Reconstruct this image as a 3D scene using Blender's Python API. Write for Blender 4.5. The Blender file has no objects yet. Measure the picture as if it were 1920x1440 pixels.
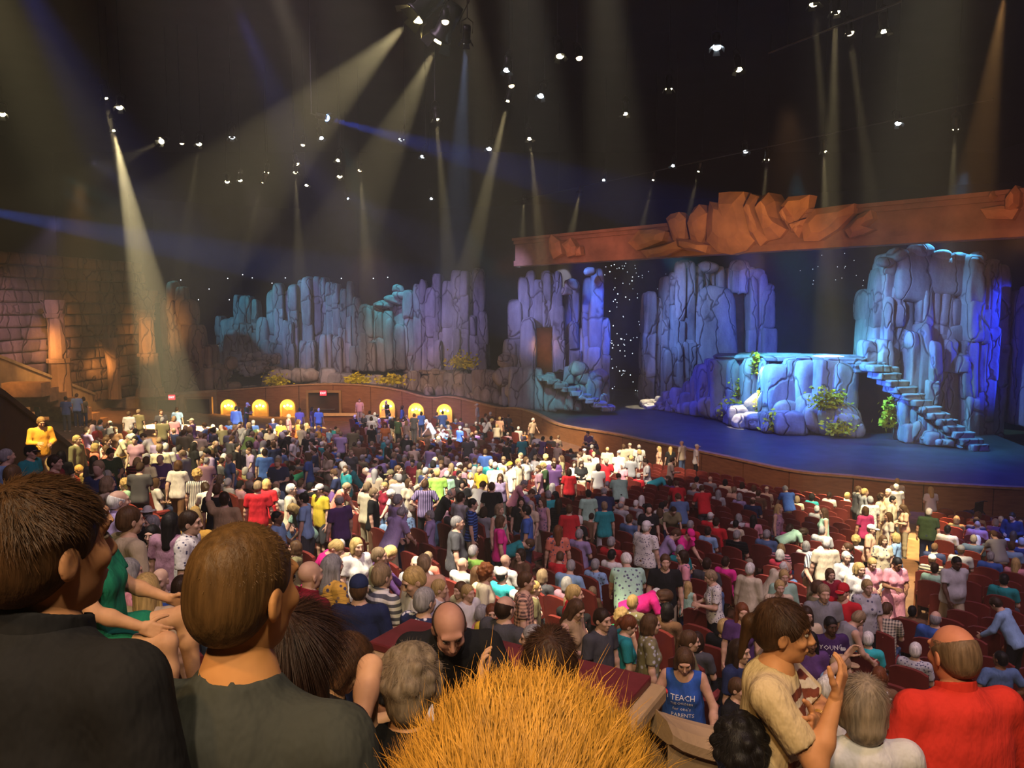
import bpy, math, random
import numpy as np
from mathutils import Vector, Matrix, Euler
from mathutils.bvhtree import BVHTree

random.seed(7)
SC = bpy.context.scene
COL = SC.collection
pi = math.pi
# ------------------------------------------------------------------ camera
F = 1507.0                      # focal length in pixels of a 1920 px wide frame
H = 8.2                         # eye height above the orchestra floor
PITCH = math.atan(145.0 / F)
cd = bpy.data.cameras.new('camera')
cd.sensor_width = 36.0
cd.lens = 36.0 * F / 1920.0
cd.clip_start = 0.05
cd.clip_end = 400
cam = bpy.data.objects.new('camera', cd)
COL.objects.link(cam)
cam.location = (0, 0, H)
cam.rotation_euler = (pi / 2 - PITCH, 0, 0)
SC.camera = cam


def ray(px, py):
    u = (px - 960.0) / F
    v = (720.0 - py) / F
    c, s = math.cos(PITCH), math.sin(PITCH)
    return Vector((u, v * s + c, v * c - s))


def at(px, py, d):
    """Point of the hall that lies d metres ahead (along +Y) on the sight line of a pixel."""
    r = ray(px, py)
    return Vector((0, 0, H)) + r * (d / r.y)


# ------------------------------------------------------------------ the rake of the hall
NX, NY = 0.68, 0.733            # rows run across this direction, towards the main stage
RZ = [(-30, 4.5), (0, -2.80), (3, -3.75), (4.8, -4.35), (6.2, -4.95), (8, -5.25), (12, -5.95), (16.5, -6.55), (21.7, -7.1), (25, -7.45), (30, -7.95), (36, -8.2), (90, -8.2)]
ROW = 0.95


def zs(s):
    for (a, za), (b, zb) in zip(RZ, RZ[1:]):
        if s <= b:
            return H + za + (zb - za) * (s - a) / (b - a)
    return 0.0


def st(x, y):
    return x * NX + y * NY, x * NY - y * NX


def xy(s, t):
    return s * NX + t * NY, s * NY - t * NX


def floor_z(x, y):
    s, t = st(x, y)
    return zs(math.floor(s / ROW) * ROW + ROW * 0.5)


def hit_floor(px, py, h, dmax=75, d0=1.6):
    """First place along a sight line where somebody h above the stepped floor would be seen."""
    d = d0
    while d < dmax:
        p = at(px, py, d)
        if p.z <= floor_z(p.x, p.y) + h:
            return p.x, p.y, d
        d += 0.03
    p = at(px, py, dmax)
    return p.x, p.y, dmax


# ------------------------------------------------------------------ view, world
SC.view_settings.view_transform = 'Standard'
SC.view_settings.look = 'None'
SC.view_settings.exposure = 0.0
SC.view_settings.gamma = 1.0
SC.view_settings.use_curve_mapping = False
SC.cycles.max_bounces = 3
SC.cycles.diffuse_bounces = 1
SC.cycles.glossy_bounces = 2
SC.cycles.volume_bounces = 0
SC.cycles.transmission_bounces = 2
SC.cycles.sample_clamp_indirect = 3.0
SC.cycles.sample_clamp_direct = 0.0
SC.cycles.use_adaptive_sampling = True
SC.cycles.adaptive_threshold = 0.05
world = bpy.data.worlds.new('hall_air')
SC.world = world
world.use_nodes = True
wn = world.node_tree
wn.nodes.clear()
wo = wn.nodes.new('ShaderNodeOutputWorld')
wb = wn.nodes.new('ShaderNodeBackground')
wb.inputs[0].default_value = (0, 0, 0, 1)
wb.inputs[1].default_value = 0.0
wn.links.new(wb.outputs[0], wo.inputs[0])
wv = wn.nodes.new('ShaderNodeVolumeScatter')     # stage haze hanging in the whole hall
wv.inputs['Color'].default_value = (1, 1, 1, 1)
wv.inputs['Density'].default_value = 0.0013
wv.inputs['Anisotropy'].default_value = 0.0
wn.links.new(wv.outputs[0], wo.inputs['Volume'])


# ------------------------------------------------------------------ lights
def spot(name, loc, target, power, color, deg, blend=0.3, radius=0.1):
    l = bpy.data.lights.new(name, 'SPOT')
    l.energy = power
    l.color = color
    l.spot_size = math.radians(deg)
    l.spot_blend = blend
    l.shadow_soft_size = radius
    o = bpy.data.objects.new(name, l)
    COL.objects.link(o)
    o.location = loc
    o.rotation_euler = (Vector(target) - Vector(loc)).to_track_quat('-Z', 'Y').to_euler()
    return o


WARM = (1.0, 0.72, 0.36)
AMBER = (1.0, 0.50, 0.16)
WHITE = (1.0, 0.88, 0.66)
CYAN = (0.16, 0.62, 1.0)
BLUE = (0.03, 0.12, 1.0)
VIOLET = (0.40, 0.30, 1.0)
MAUVE = (0.80, 0.55, 0.75)
# house and stage lighting: unseen spots overhead, behind the carved beam and at the sides
def S(px, py, d, frm, power, col, deg, blend=0.6, rad=0.25, name='house_or_fill_light'):
    """house, stage or added fill lamp at frm = (x, y, height over the eye), aimed at a place of the hall"""
    return spot(name, (frm[0], frm[1], H + frm[2]), at(px, py, d), power, col, deg, blend, rad)


def pool(px, py, r, power, col, blend=.6, back=None, up=12.5):
    """ceiling spot making a pool of radius r on the audience"""
    x, y, d = hit_floor(px, py, 1.0, 75, 5.0)
    z = floor_z(x, y) + 1.0
    back = back or (-1.5 - .05 * y, -.36 * y)
    loc = Vector((x + back[0], y + back[1], H + up))
    D = (loc - Vector((x, y, z))).length
    return spot('house_or_fill_light', loc, (x, y, z), 1.15 * power * (D / 16.0) ** 2, col, math.degrees(2 * math.atan(r / D)), blend, .25)


# --- stage washes, many put out of view behind the carved beam
def behind_beam(f):
    return (0.2 + 19.0 * f + 1.3, 52.0 - 21.8 * f + 1.1, 4.3)


S(1740, 630, 45.3, behind_beam(.62), 9500, (0.22, 0.38, 0.92), 40, 1.0)
S(1640, 560, 45.8, behind_beam(.35), 7000, (0.12, 0.55, 0.85), 34, 1.0)
S(1860, 640, 46.0, (38, 38, 3), 34000, (0.02, 0.05, 1.0), 30, .6)
S(1330, 610, 57.6, behind_beam(.20), 9500, (0.17, 0.36, 0.98), 44, 1.0)
S(1440, 590, 57.8, behind_beam(.75), 16000, (0.03, 0.10, 1.0), 22, .6)
S(1230, 640, 58.5, behind_beam(.05), 3000, (0.10, 0.25, 1.0), 40, 1.0)
S(1050, 600, 56.3, (-9, 42, 6), 17000, (0.32, 0.32, 0.92), 24, .8)
S(1150, 600, 55.8, behind_beam(.45), 15000, (0.02, 0.10, 1.0), 24, .6)
S(1060, 740, 54.0, (-3, 46, 5), 9000, (0.10, 0.65, 0.75), 22, .8)
S(1480, 680, 47.5, behind_beam(.32), 26000, (.12, .60, .85), 44, 1.0)
S(1500, 660, 49.0, (18, 52, 9), 16000, (.12, .65, .9), 34, 1.0)
S(1640, 770, 43.0, (22, 33, 4.3), 2500, (.75, .85, .35), 40, 1.0)
S(1440, 770, 46.0, (14, 37, 4.3), 3500, (.75, .85, .35), 40, 1.0)
S(1720, 740, 42.0, behind_beam(.55), 17000, (.12, .60, .95), 40, 1.0)
S(1720, 740, 42.0, (26, 47, 8), 12000, (.10, .55, 1.0), 40, 1.0)
S(1500, 760, 46.0, behind_beam(.50), 5500, (.30, .45, .90), 60, 1.0)
S(1450, 840, 42.0, behind_beam(.55), 12000, (0.02, 0.06, 1.0), 80, 1.0)
S(1230, 790, 50.0, behind_beam(.10), 9000, (0.02, 0.05, 1.0), 70, 1.0)
S(1700, 870, 36.0, behind_beam(.85), 7000, (0.02, 0.05, 1.0), 80, 1.0)
S(1022, 650, 57.4, (1.6, 52.5, -2.5), 500, (1.0, .40, .15), 40, 1.0)  # small warm fill added in the air before the brown cave
# --- side stage at the left
S(820, 590, 64.0, (-12, 44, 8.6), 17000, (0.42, 0.34, 0.88), 24, 1.0)
S(580, 600, 66.0, (-24, 46, 8.6), 16000, (0.28, 0.36, 0.90), 24, 1.0)
S(560, 570, 66.0, (-31, 56, 9.0), 8000, (0.10, 0.75, 0.80), 28, 1.0)
S(450, 600, 66.5, (-30, 54, 8.0), 7000, (0.12, 0.60, 0.85), 26, 1.0)
S(730, 560, 64.6, (-12, 58, 12.0), 12000, (0.10, 0.75, 0.85), 22, 1.0)
S(640, 705, 60.5, (-16, 48, 8.0), 8000, (0.75, 0.55, 0.50), 40, 1.0)
# --- carved beam, stone columns, plaster
S(1400, 420, 42, (8, 27, 1.2), 3300, (1.0, 0.50, 0.18), 50, 1.0)
S(1130, 465, 47, (-1, 36, 1.6), 2600, (1.0, 0.30, 0.22), 40, 1.0)
S(1760, 395, 33, (12, 19, 1.5), 2200, (1.0, 0.34, 0.16), 60, 1.0)
S(276, 635, 56, (-23.2, 48.0, -4.0), 8000, AMBER, 27, 1.0)
S(110, 640, 49, (-26.6, 43.5, -2.5), 4200, AMBER, 40, 1.0)
S(205, 680, 55, (-26.6, 50, -4.0), 2600, AMBER, 40, 1.0)
S(30, 600, 46, (-20, 36, 4), 14000, (0.62, 0.42, 0.85), 26, 1.0)
S(140, 740, 48, (-20, 38, 6), 16000, AMBER, 36, 1.0)
S(60, 700, 42, (-22, 32, 3), 6000, AMBER, 30, 1.0)
S(700, 775, 57.5, (-8, 46, 4), 6500, (1, .45, .18), 70, 1.0)
S(1080, 820, 47, (1, 36, 6), 8000, (1.0, .52, .2), 34, 1.0)
S(1500, 905, 34, (8, 24, 6), 4200, (1.0, .50, .2), 50, 1.0)
# --- pools on the audience
pool(590, 960, 2.3, 24000, WHITE)
pool(725, 935, 2.6, 27200, WHITE)
pool(850, 915, 2.6, 30400, (1, .90, .62))
pool(965, 895, 3.0, 32000, (1, .90, .62))
pool(1085, 885, 3.0, 30400, WHITE)
pool(1190, 870, 3.2, 27200, (1, .84, .55))
pool(1630, 960, 2.8, 32000, (1, .86, .50))
pool(1640, 1030, 2.3, 32000, (1, .88, .58))
pool(1560, 1080, 2.0, 27200, WHITE)
pool(1700, 1010, 2.2, 19200, (1, .72, .30))
pool(700, 1050, 1.9, 20800, WHITE)
pool(840, 1090, 1.9, 24000, WHITE)
pool(990, 1120, 1.7, 19200, (1, .86, .55))
pool(1120, 1150, 1.5, 12800, (1, .80, .48))
pool(600, 1090, 1.5, 11200, WHITE)
pool(300, 870, 3.6, 26880, (1, .82, .42))
pool(370, 940, 2.6, 22400, (1, .76, .40))
pool(420, 810, 5.0, 19040, (1, .82, .42))
pool(230, 800, 4.0, 7200, AMBER)
S(77, 812, 18.5, (-10.5, 12.0, 11), 42000, (1, .62, .2), 8, .5)
pool(1020, 810, 3.5, 17600, (1, .80, .50))
pool(800, 800, 4.0, 11200, (1, .80, .55))
pool(500, 785, 5.0, 11200, (.08, .16, 1.0))
pool(760, 775, 5.0, 8000, (.10, .16, 1.0))
pool(1890, 1010, 2.4, 14400, (.05, .20, 1.0), 1.0)
pool(260, 1060, 1.6, 8000, (1, .85, .7))
# dim mauve fill, added over all rows to lift the dark seats
S(1150, 1000, 18, (4, 2, 14), 7500, MAUVE, 100, 1.0, 1.5)
S(700, 850, 40, (-8, 24, 14), 10000, MAUVE, 100, 1.0, 1.5)
S(1750, 1150, 15, (12, 8, 12), 4500, (.75, .50, .62), 80, 1.0, 1.5)
# --- tier in front of the eye, lit from lamps above and behind
S(1500, 1300, 2.7, (-1.5, -4.0, 6), 2100, (1.0, 0.74, 0.46), 60, 0.8, 0.3)
S(900, 1250, 3.5, (1.0, -2.5, 7), 1500, (1.0, 0.78, 0.50), 60, 0.8, 0.3)
S(300, 1150, 1.5, (-3.5, -1.5, 6), 900, (1.0, 0.56, 0.20), 60, 0.8, 0.3)
# ------------------------------------------------------------------ materials
def new_mat(name):
    m = bpy.data.materials.new(name)
    m.use_nodes = True
    nt = m.node_tree
    b = nt.nodes['Principled BSDF']
    b.inputs['Roughness'].default_value = 0.8
    b.inputs['Specular IOR Level'].default_value = 0.25
    return m, nt, b


def nd(nt, kind, **kw):
    n = nt.nodes.new(kind)
    for k, v in kw.items():
        if k.startswith('i_'):
            n.inputs[k[2:].replace('_', ' ')].default_value = v
        else:
            setattr(n, k, v)
    return n


def coord(nt, scale=(1, 1, 1), kind='Object'):
    tc = nd(nt, 'ShaderNodeTexCoord')
    mp = nd(nt, 'ShaderNodeMapping')
    mp.inputs['Scale'].default_value = scale
    nt.links.new(tc.outputs[kind], mp.inputs['Vector'])
    return mp.outputs['Vector']


def ramp(nt, fac, stops):
    r = nd(nt, 'ShaderNodeValToRGB')
    el = r.color_ramp.elements
    while len(el) < len(stops):
        el.new(0.5)
    for e, (p, c) in zip(el, stops):
        e.position = p
        e.color = (c[0], c[1], c[2], 1)
    nt.links.new(fac, r.inputs[0])
    return r.outputs[0]


def mix(nt, fac, a, b, mode='MIX'):
    m = nd(nt, 'ShaderNodeMix', data_type='RGBA', blend_type=mode)
    for sock, v in ((m.inputs[0], fac), (m.inputs[6], a), (m.inputs[7], b)):
        if isinstance(v, bpy.types.NodeSocket):
            nt.links.new(v, sock)
        elif isinstance(v, (int, float)):
            sock.default_value = v
        else:
            sock.default_value = (v[0], v[1], v[2], 1)
    return m.outputs[2]


def bump(nt, b, height, strength=0.4, dist=0.02):
    bn = nd(nt, 'ShaderNodeBump')
    bn.inputs['Strength'].default_value = strength
    bn.inputs['Distance'].default_value = dist
    nt.links.new(height, bn.inputs['Height'])
    nt.links.new(bn.outputs[0], b.inputs['Normal'])


def noise(nt, vec, scale, detail=4, rough=0.55):
    n = nd(nt, 'ShaderNodeTexNoise')
    n.inputs['Scale'].default_value = scale
    n.inputs['Detail'].default_value = detail
    n.inputs['Roughness'].default_value = rough
    nt.links.new(vec, n.inputs['Vector'])
    return n.outputs['Fac']


def flat(name, col, rough=0.8, nscale=6.0, var=0.25, bs=0.2, metal=0.0):
    m, nt, b = new_mat(name)
    v = coord(nt)
    f = noise(nt, v, nscale)
    c0 = [x * (1 - var) for x in col]
    c1 = [min(1, x * (1 + var)) for x in col]
    nt.links.new(ramp(nt, f, [(0.3, c0), (0.7, c1)]), b.inputs['Base Color'])
    b.inputs['Roughness'].default_value = rough
    b.inputs['Metallic'].default_value = metal
    if bs:
        bump(nt, b, noise(nt, v, nscale * 8), bs, 0.01)
    return m


def glow(name, col, strength):
    m = bpy.data.materials.new(name)
    m.use_nodes = True
    nt = m.node_tree
    nt.nodes.clear()
    e = nd(nt, 'ShaderNodeEmission')
    e.inputs[0].default_value = (*col, 1)
    e.inputs[1].default_value = strength
    o = nd(nt, 'ShaderNodeOutputMaterial')
    nt.links.new(e.outputs[0], o.inputs[0])
    return m


MAT = {}


def M(name, *a, **k):
    if name not in MAT:
        MAT[name] = flat(name, *a, **k)
    return MAT[name]


# ------------------------------------------------------------------ mesh helpers
def mesh_from(name, verts, faces, mat=None, smooth=False):
    me = bpy.data.meshes.new(name)
    me.from_pydata([tuple(v) for v in verts], [], [tuple(f) for f in faces])
    if smooth:
        me.polygons.foreach_set('use_smooth', [True] * len(me.polygons))
    if mat:
        me.materials.append(mat)
    me.update()
    return me


def link(name, me, parent=None, loc=None, rot=None, scale=None):
    o = bpy.data.objects.new(name, me)
    COL.objects.link(o)
    if parent is not None:
        o.parent = parent
    if loc is not None:
        o.location = loc
    if rot is not None:
        o.rotation_euler = rot
    if scale is not None:
        o.scale = scale
    return o


def tag(o, label=None, cat=None, group=None, kind=None):
    if label:
        o['label'] = label
    if cat:
        o['category'] = cat
    if group:
        o['group'] = group
    if kind:
        o['kind'] = kind
    return o


def empty(name, loc=(0, 0, 0), rot=(0, 0, 0)):
    o = bpy.data.objects.new(name, None)
    COL.objects.link(o)
    o.location = loc
    o.rotation_euler = rot
    return o


class MB:
    """Collects shapes and links them as one mesh object."""

    def __init__(s):
        s.v = []
        s.f = []

    def add(s, verts, faces):
        b = len(s.v)
        s.v += [tuple(v) for v in verts]
        s.f += [tuple(i + b for i in f) for f in faces]
        return s

    def box(s, c, size, rot=0.0, bev=0.0, taper=1.0):
        x, y, z = [q / 2 for q in size]
        vs = []
        for k, (sz, tp) in enumerate(((-1, 1.0), (1, taper))):
            for sx, sy in ((-1, -1), (1, -1), (1, 1), (-1, 1)):
                vs.append(Vector((sx * x * tp, sy * y * tp, sz * z)))
        R = Matrix.Rotation(rot, 3, 'Z') if isinstance(rot, (int, float)) else rot
        vs = [R @ v + Vector(c) for v in vs]
        return s.add(vs, [(3, 2, 1, 0), (4, 5, 6, 7), (0, 1, 5, 4), (1, 2, 6, 5), (2, 3, 7, 6), (3, 0, 4, 7)])

    def tube(s, pts, r, n=8, cap=True):
        pts = [Vector(p) for p in pts]
        rs = r if isinstance(r, (list, tuple)) else [r] * len(pts)
        vs, fs = [], []
        for i, p in enumerate(pts):
            a = pts[max(i - 1, 0)]
            b = pts[min(i + 1, len(pts) - 1)]
            t = (b - a).normalized() if (b - a).length > 1e-9 else Vector((0, 0, 1))
            q = t.orthogonal().normalized() if abs(t.z) > 0.95 else Vector((0, 0, 1)).cross(t).normalized()
            w = t.cross(q)
            for k in range(n):
                an = 2 * pi * k / n
                vs.append(p + (q * math.cos(an) + w * math.sin(an)) * rs[i])
        for i in range(len(pts) - 1):
            for k in range(n):
                k2 = (k + 1) % n
                fs.append((i * n + k, i * n + k2, (i + 1) * n + k2, (i + 1) * n + k))
        if cap:
            fs.append(tuple(range(n - 1, -1, -1)))
            fs.append(tuple((len(pts) - 1) * n + k for k in range(n)))
        return s.add(vs, fs)

    def lathe(s, prof, c=(0, 0, 0), n=20, R=None, caps=True):
        vs, fs = [], []
        for r, z in prof:
            for k in range(n):
                an = 2 * pi * k / n
                v = Vector((r * math.cos(an), r * math.sin(an), z))
                vs.append((R @ v if R else v) + Vector(c))
        for i in range(len(prof) - 1):
            for k in range(n):
                k2 = (k + 1) % n
                fs.append((i * n + k, i * n + k2, (i + 1) * n + k2, (i + 1) * n + k))
        if caps:
            fs.append(tuple(range(n - 1, -1, -1)))
            fs.append(tuple((len(prof) - 1) * n + k for k in range(n)))
        return s.add(vs, fs)

    def prism(s, poly, base, ux, uz, un, depth):
        """Outline poly (a,b) in the plane (ux,uz), pushed depth along un."""
        n = len(poly)
        base, ux, uz, un = Vector(base), Vector(ux), Vector(uz), Vector(un)
        fr = [base + ux * a + uz * b for a, b in poly]
        bk = [p + un * depth for p in fr]
        fs = [tuple(range(n)), tuple(range(2 * n - 1, n - 1, -1))]
        fs += [(i, n + i, n + (i + 1) % n, (i + 1) % n) for i in range(n)]
        return s.add(fr + bk, fs)

    def mesh(s, name, mat=None, smooth=True):
        return mesh_from(name, s.v, s.f, mat, smooth)

    def build(s, name, mat, parent=None, smooth=False, loc=None, bevel=0.0, autosm=None):
        me = mesh_from(name, s.v, s.f, mat, smooth)
        o = link(name, me, parent, loc)
        if bevel:
            b = o.modifiers.new('bevel', 'BEVEL')
            b.width = bevel
            b.segments = 2
            b.limit_method = 'ANGLE'
        return o


def text_mesh(txt, size, depth=0.004, mat=None, align='CENTER', res=2):
    c = bpy.data.curves.new('lettering', 'FONT')
    c.body = txt
    c.size = size
    c.extrude = depth
    c.align_x = align
    c.align_y = 'CENTER'
    c.resolution_u = res
    o = bpy.data.objects.new('lettering', c)
    COL.objects.link(o)
    bpy.context.view_layer.update()
    me = bpy.data.meshes.new_from_object(o.evaluated_get(bpy.context.evaluated_depsgraph_get()))
    bpy.data.objects.remove(o)
    bpy.data.curves.remove(c)
    me.materials.clear()
    if mat:
        me.materials.append(mat)
    return me


# ------------------------------------------------------------------ signed distance bodies
class SDF:
    def __init__(s, lo, hi, h):
        s.h = h
        s.lo = np.array(lo, float) - 2 * h
        n = np.ceil((np.array(hi, float) + 2 * h - s.lo) / h).astype(int) + 1
        s.n = n
        s.d = np.full(tuple(n), 0.5, np.float32)
        s.ax = [s.lo[i] + h * np.arange(n[i]) for i in range(3)]

    def sub(s, lo, hi, m):
        sl = []
        for i in range(3):
            a = int(max(0, math.floor((lo[i] - m - s.lo[i]) / s.h)))
            b = int(min(s.n[i], math.ceil((hi[i] + m - s.lo[i]) / s.h) + 1))
            if b <= a:
                return None, None
            sl.append(slice(a, b))
        X = s.ax[0][sl[0]][:, None, None]
        Y = s.ax[1][sl[1]][None, :, None]
        Z = s.ax[2][sl[2]][None, None, :]
        return tuple(sl), (X, Y, Z)

    def put(s, sl, v, k):
        a = s.d[sl]
        if k > 0:
            hh = np.maximum(k - np.abs(a - v), 0) / k
            s.d[sl] = np.minimum(a, v) - hh * hh * k * 0.25
        else:
            s.d[sl] = np.minimum(a, v)

    def carve(s, sl, v, k):
        a = s.d[sl]
        v = -v
        if k > 0:
            hh = np.maximum(k - np.abs(a - v), 0) / k
            s.d[sl] = np.maximum(a, v) + hh * hh * k * 0.25
        else:
            s.d[sl] = np.maximum(a, v)

    @staticmethod
    def cone_d(P, a, b, ra, rb):
        ba = [b[i] - a[i] for i in range(3)]
        L = sum(q * q for q in ba) + 1e-12
        t = ((P[0] - a[0]) * ba[0] + (P[1] - a[1]) * ba[1] + (P[2] - a[2]) * ba[2]) / L
        t = np.clip(t, 0, 1)
        dx = P[0] - a[0] - t * ba[0]
        dy = P[1] - a[1] - t * ba[1]
        dz = P[2] - a[2] - t * ba[2]
        return np.sqrt(dx * dx + dy * dy + dz * dz) - (ra + (rb - ra) * t)

    @staticmethod
    def ell_d(P, c, r, R):
        x, y, z = P[0] - c[0], P[1] - c[1], P[2] - c[2]
        if R is not None:
            # local = R^T * p
            x, y, z = (R[0][0] * x + R[1][0] * y + R[2][0] * z,
                       R[0][1] * x + R[1][1] * y + R[2][1] * z,
                       R[0][2] * x + R[1][2] * y + R[2][2] * z)
        k0 = np.sqrt((x / r[0]) ** 2 + (y / r[1]) ** 2 + (z / r[2]) ** 2)
        k1 = np.sqrt((x / r[0] ** 2) ** 2 + (y / r[1] ** 2) ** 2 + (z / r[2] ** 2) ** 2) + 1e-9
        return k0 * (k0 - 1) / k1

    def prim(s, p, grow=0.0):
        """p = ('c', a, b, ra, rb, k) | ('e', c, r, R, k) | ('-e', ...) | ('-c', ...) | ('p', point, normal): keep the side against the normal."""
        t = p[0]
        if t == 'p':
            q, n = p[1], p[2]
            X, Y, Z = s.ax[0][:, None, None], s.ax[1][None, :, None], s.ax[2][None, None, :]
            v = (X - q[0]) * n[0] + (Y - q[1]) * n[1] + (Z - q[2]) * n[2]
            s.d = np.maximum(s.d, v.astype(np.float32))
            return
        neg = t[0] == '-'
        g = 0.0 if neg else grow
        if t[-1] == 'c':
            a, b, ra, rb, k = p[1:6]
            ra, rb = ra + g, rb + g
            r = max(ra, rb)
            lo = [min(a[i], b[i]) - r for i in range(3)]
            hi = [max(a[i], b[i]) + r for i in range(3)]
            sl, P = s.sub(lo, hi, k + 2 * s.h)
            if sl is None:
                return
            v = s.cone_d(P, a, b, ra, rb)
        else:
            c, r, R, k = p[1:5]
            r = [q + g for q in r]
            rm = max(r) if R is not None else None
            lo = [c[i] - (rm or r[i]) for i in range(3)]
            hi = [c[i] + (rm or r[i]) for i in range(3)]
            sl, P = s.sub(lo, hi, k + 2 * s.h)
            if sl is None:
                return
            v = s.ell_d(P, c, r, R)
        v = v.astype(np.float32)
        if neg:
            s.carve(sl, v, k)
        else:
            s.put(sl, v, k)

    def mesh(s):
        d = s.d
        ins = d < 0
        n = np.array(d.shape) - 1
        cnt = np.zeros(tuple(n), np.int8)
        offs = [(i, j, k) for i in (0, 1) for j in (0, 1) for k in (0, 1)]
        for i, j, k in offs:
            cnt += ins[i:i + n[0], j:j + n[1], k:k + n[2]]
        act = (cnt > 0) & (cnt < 8)
        idx = np.argwhere(act)
        if len(idx) == 0:
            return np.zeros((0, 3)), np.zeros((0, 4), int)
        vals = np.stack([d[idx[:, 0] + o[0], idx[:, 1] + o[1], idx[:, 2] + o[2]] for o in offs], 1)
        acc = np.zeros((len(idx), 3))
        num = np.zeros(len(idx))
        oa = np.array(offs, float)
        for a in range(8):
            for b in range(a + 1, 8):
                if abs(oa[a] - oa[b]).sum() != 1:
                    continue
                va, vb = vals[:, a], vals[:, b]
                m = (va < 0) != (vb < 0)
                t = np.where(m, va / np.where(m, va - vb, 1), 0)
                acc += np.where(m[:, None], oa[a] + t[:, None] * (oa[b] - oa[a]), 0)
                num += m
        V = s.lo + s.h * (idx + acc / num[:, None])
        vid = np.full(tuple(n), -1, np.int64)
        vid[act] = np.arange(len(idx))
        Q = []
        for axis in range(3):
            o = [0, 0, 0]
            o[axis] = 1
            A = ins[:d.shape[0] - o[0], :d.shape[1] - o[1], :d.shape[2] - o[2]]
            B = ins[o[0]:, o[1]:, o[2]:]
            e = np.argwhere(A != B)
            u, w = (axis + 1) % 3, (axis + 2) % 3
            ok = (e[:, u] > 0) & (e[:, w] > 0) & (e[:, u] < n[u]) & (e[:, w] < n[w])
            e = e[ok]
            fl = A[e[:, 0], e[:, 1], e[:, 2]]

            def g(du, dw):
                q = e.copy()
                q[:, u] += du
                q[:, w] += dw
                return vid[q[:, 0], q[:, 1], q[:, 2]]
            q = np.stack([g(-1, -1), g(0, -1), g(0, 0), g(-1, 0)], 1)
            q[~fl] = q[~fl][:, ::-1]
            Q.append(q)
        Q = np.concatenate(Q)
        Q = Q[(Q >= 0).all(1)]
        return V, Q


def np_mesh(name, parts, mat, smooth=True):
    """parts: list of (V, Q) quads -> one mesh."""
    VV, QQ, b = [], [], 0
    for V, Q in parts:
        VV.append(V)
        QQ.append(Q + b)
        b += len(V)
    V = np.concatenate(VV)
    Q = np.concatenate(QQ)
    me = bpy.data.meshes.new(name)
    me.vertices.add(len(V))
    me.vertices.foreach_set('co', V.astype(np.float32).ravel())
    me.loops.add(Q.size)
    me.loops.foreach_set('vertex_index', Q.astype(np.int32).ravel())
    me.polygons.add(len(Q))
    me.polygons.foreach_set('loop_start', np.arange(0, Q.size, 4, dtype=np.int32))
    me.polygons.foreach_set('loop_total', np.full(len(Q), 4, np.int32))
    if smooth:
        me.polygons.foreach_set('use_smooth', np.ones(len(Q), bool))
    if mat:
        me.materials.append(mat)
    me.update(calc_edges=True)
    me.validate()
    return me


# ------------------------------------------------------------------ setting: shell of the hall
m_dark = M('black_painted_plaster', (0.012, 0.011, 0.012), 0.95, 0.5, 0.3, 0.1)
m_carpet = M('brown_aisle_carpet', (0.20, 0.105, 0.055), 0.95, 3.0, 0.25, 0.3)
m_stage = M('black_stage_boards', (0.05, 0.05, 0.06), 0.42, 1.2, 0.3, 0.1)

# stepped auditorium floor
mb = MB()
s0, s1, t0, t1 = -26, 62, -62, 42
k0, k1 = int(s0 / ROW), int(s1 / ROW)
prev = None
for k in range(k0, k1):
    sa, sb = k * ROW, (k + 1) * ROW
    z = zs(sa + ROW / 2)
    # the balcony tier stands on the near right part of the rake
    t1 = 42 if sb > 3.6 else -4.9
    q = [(*xy(sa, t0), z), (*xy(sb, t0), z), (*xy(sb, t1), z), (*xy(sa, t1), z)]
    mb.add(q, [(0, 1, 2, 3)])
    if prev is not None and abs(prev - z) > 1e-4:
        mb.add([(*xy(sa, t0), prev), (*xy(sa, t0), z), (*xy(sa, t1), z), (*xy(sa, t1), prev)], [(0, 1, 2, 3)])
    prev = z
fl = mb.build('floor', m_carpet)
tag(fl, kind='structure')

# tier the picture was taken from: four broad steps
mb = MB()
TIER = ((-7.0, 0.22, -1.62), (0.22, 1.0, -2.05), (1.0, 1.9, -2.35), (1.9, 3.32, -2.88))
for sa, sb, z in TIER:
    q = [(*xy(sa, -4.9), H + z), (*xy(sb, -4.9), H + z), (*xy(sb, 9), H + z), (*xy(sa, 9), H + z)]
    lo_ = [(a, b_, H - 5.2) for a, b_, c in q]
    mb.add(q + lo_, [(0, 3, 2, 1), (4, 5, 6, 7), (0, 1, 5, 4), (1, 2, 6, 5), (2, 3, 7, 6), (3, 0, 4, 7)])
tag(mb.build('floor_tier', m_carpet), kind='structure')

# outer shell
for nm, c, sz in (('ceiling', (0, 38, H + 15.5), (110, 110, 0.4)), ('wall_back', (0, -9, 10), (110, 0.4, 30)),
                  ('wall_far', (0, 82, 10), (110, 0.4, 30)), ('wall_left', (-46, 38, 10), (0.4, 110, 30)),
                  ('wall_right', (48, 38, 10), (0.4, 110, 30))):
    tag(MB().box(c, sz).build(nm, m_dark), kind='structure')

# stage deck, higher at the far left than on the right
EDGE = [(200, 752, 57.0), (300, 743, 58.0), (400, 735, 58.5), (560, 723, 59), (660, 722, 59), (740, 731, 58.5), (800, 746, 57.8), (850, 746, 57.0), (930, 765, 55.3), (965, 766, 54.2), (1000, 775, 52.6),
        (1050, 798, 49), (1150, 815, 44.0), (1230, 832, 41), (1340, 854, 37.8), (1480, 884, 34.2), (1600, 896, 32.8), (1690, 905, 31.8), (1800, 912, 31.2), (1920, 918, 30.8), (2150, 925, 30.6)]
EP = [at(*e) for e in EDGE]
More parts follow.
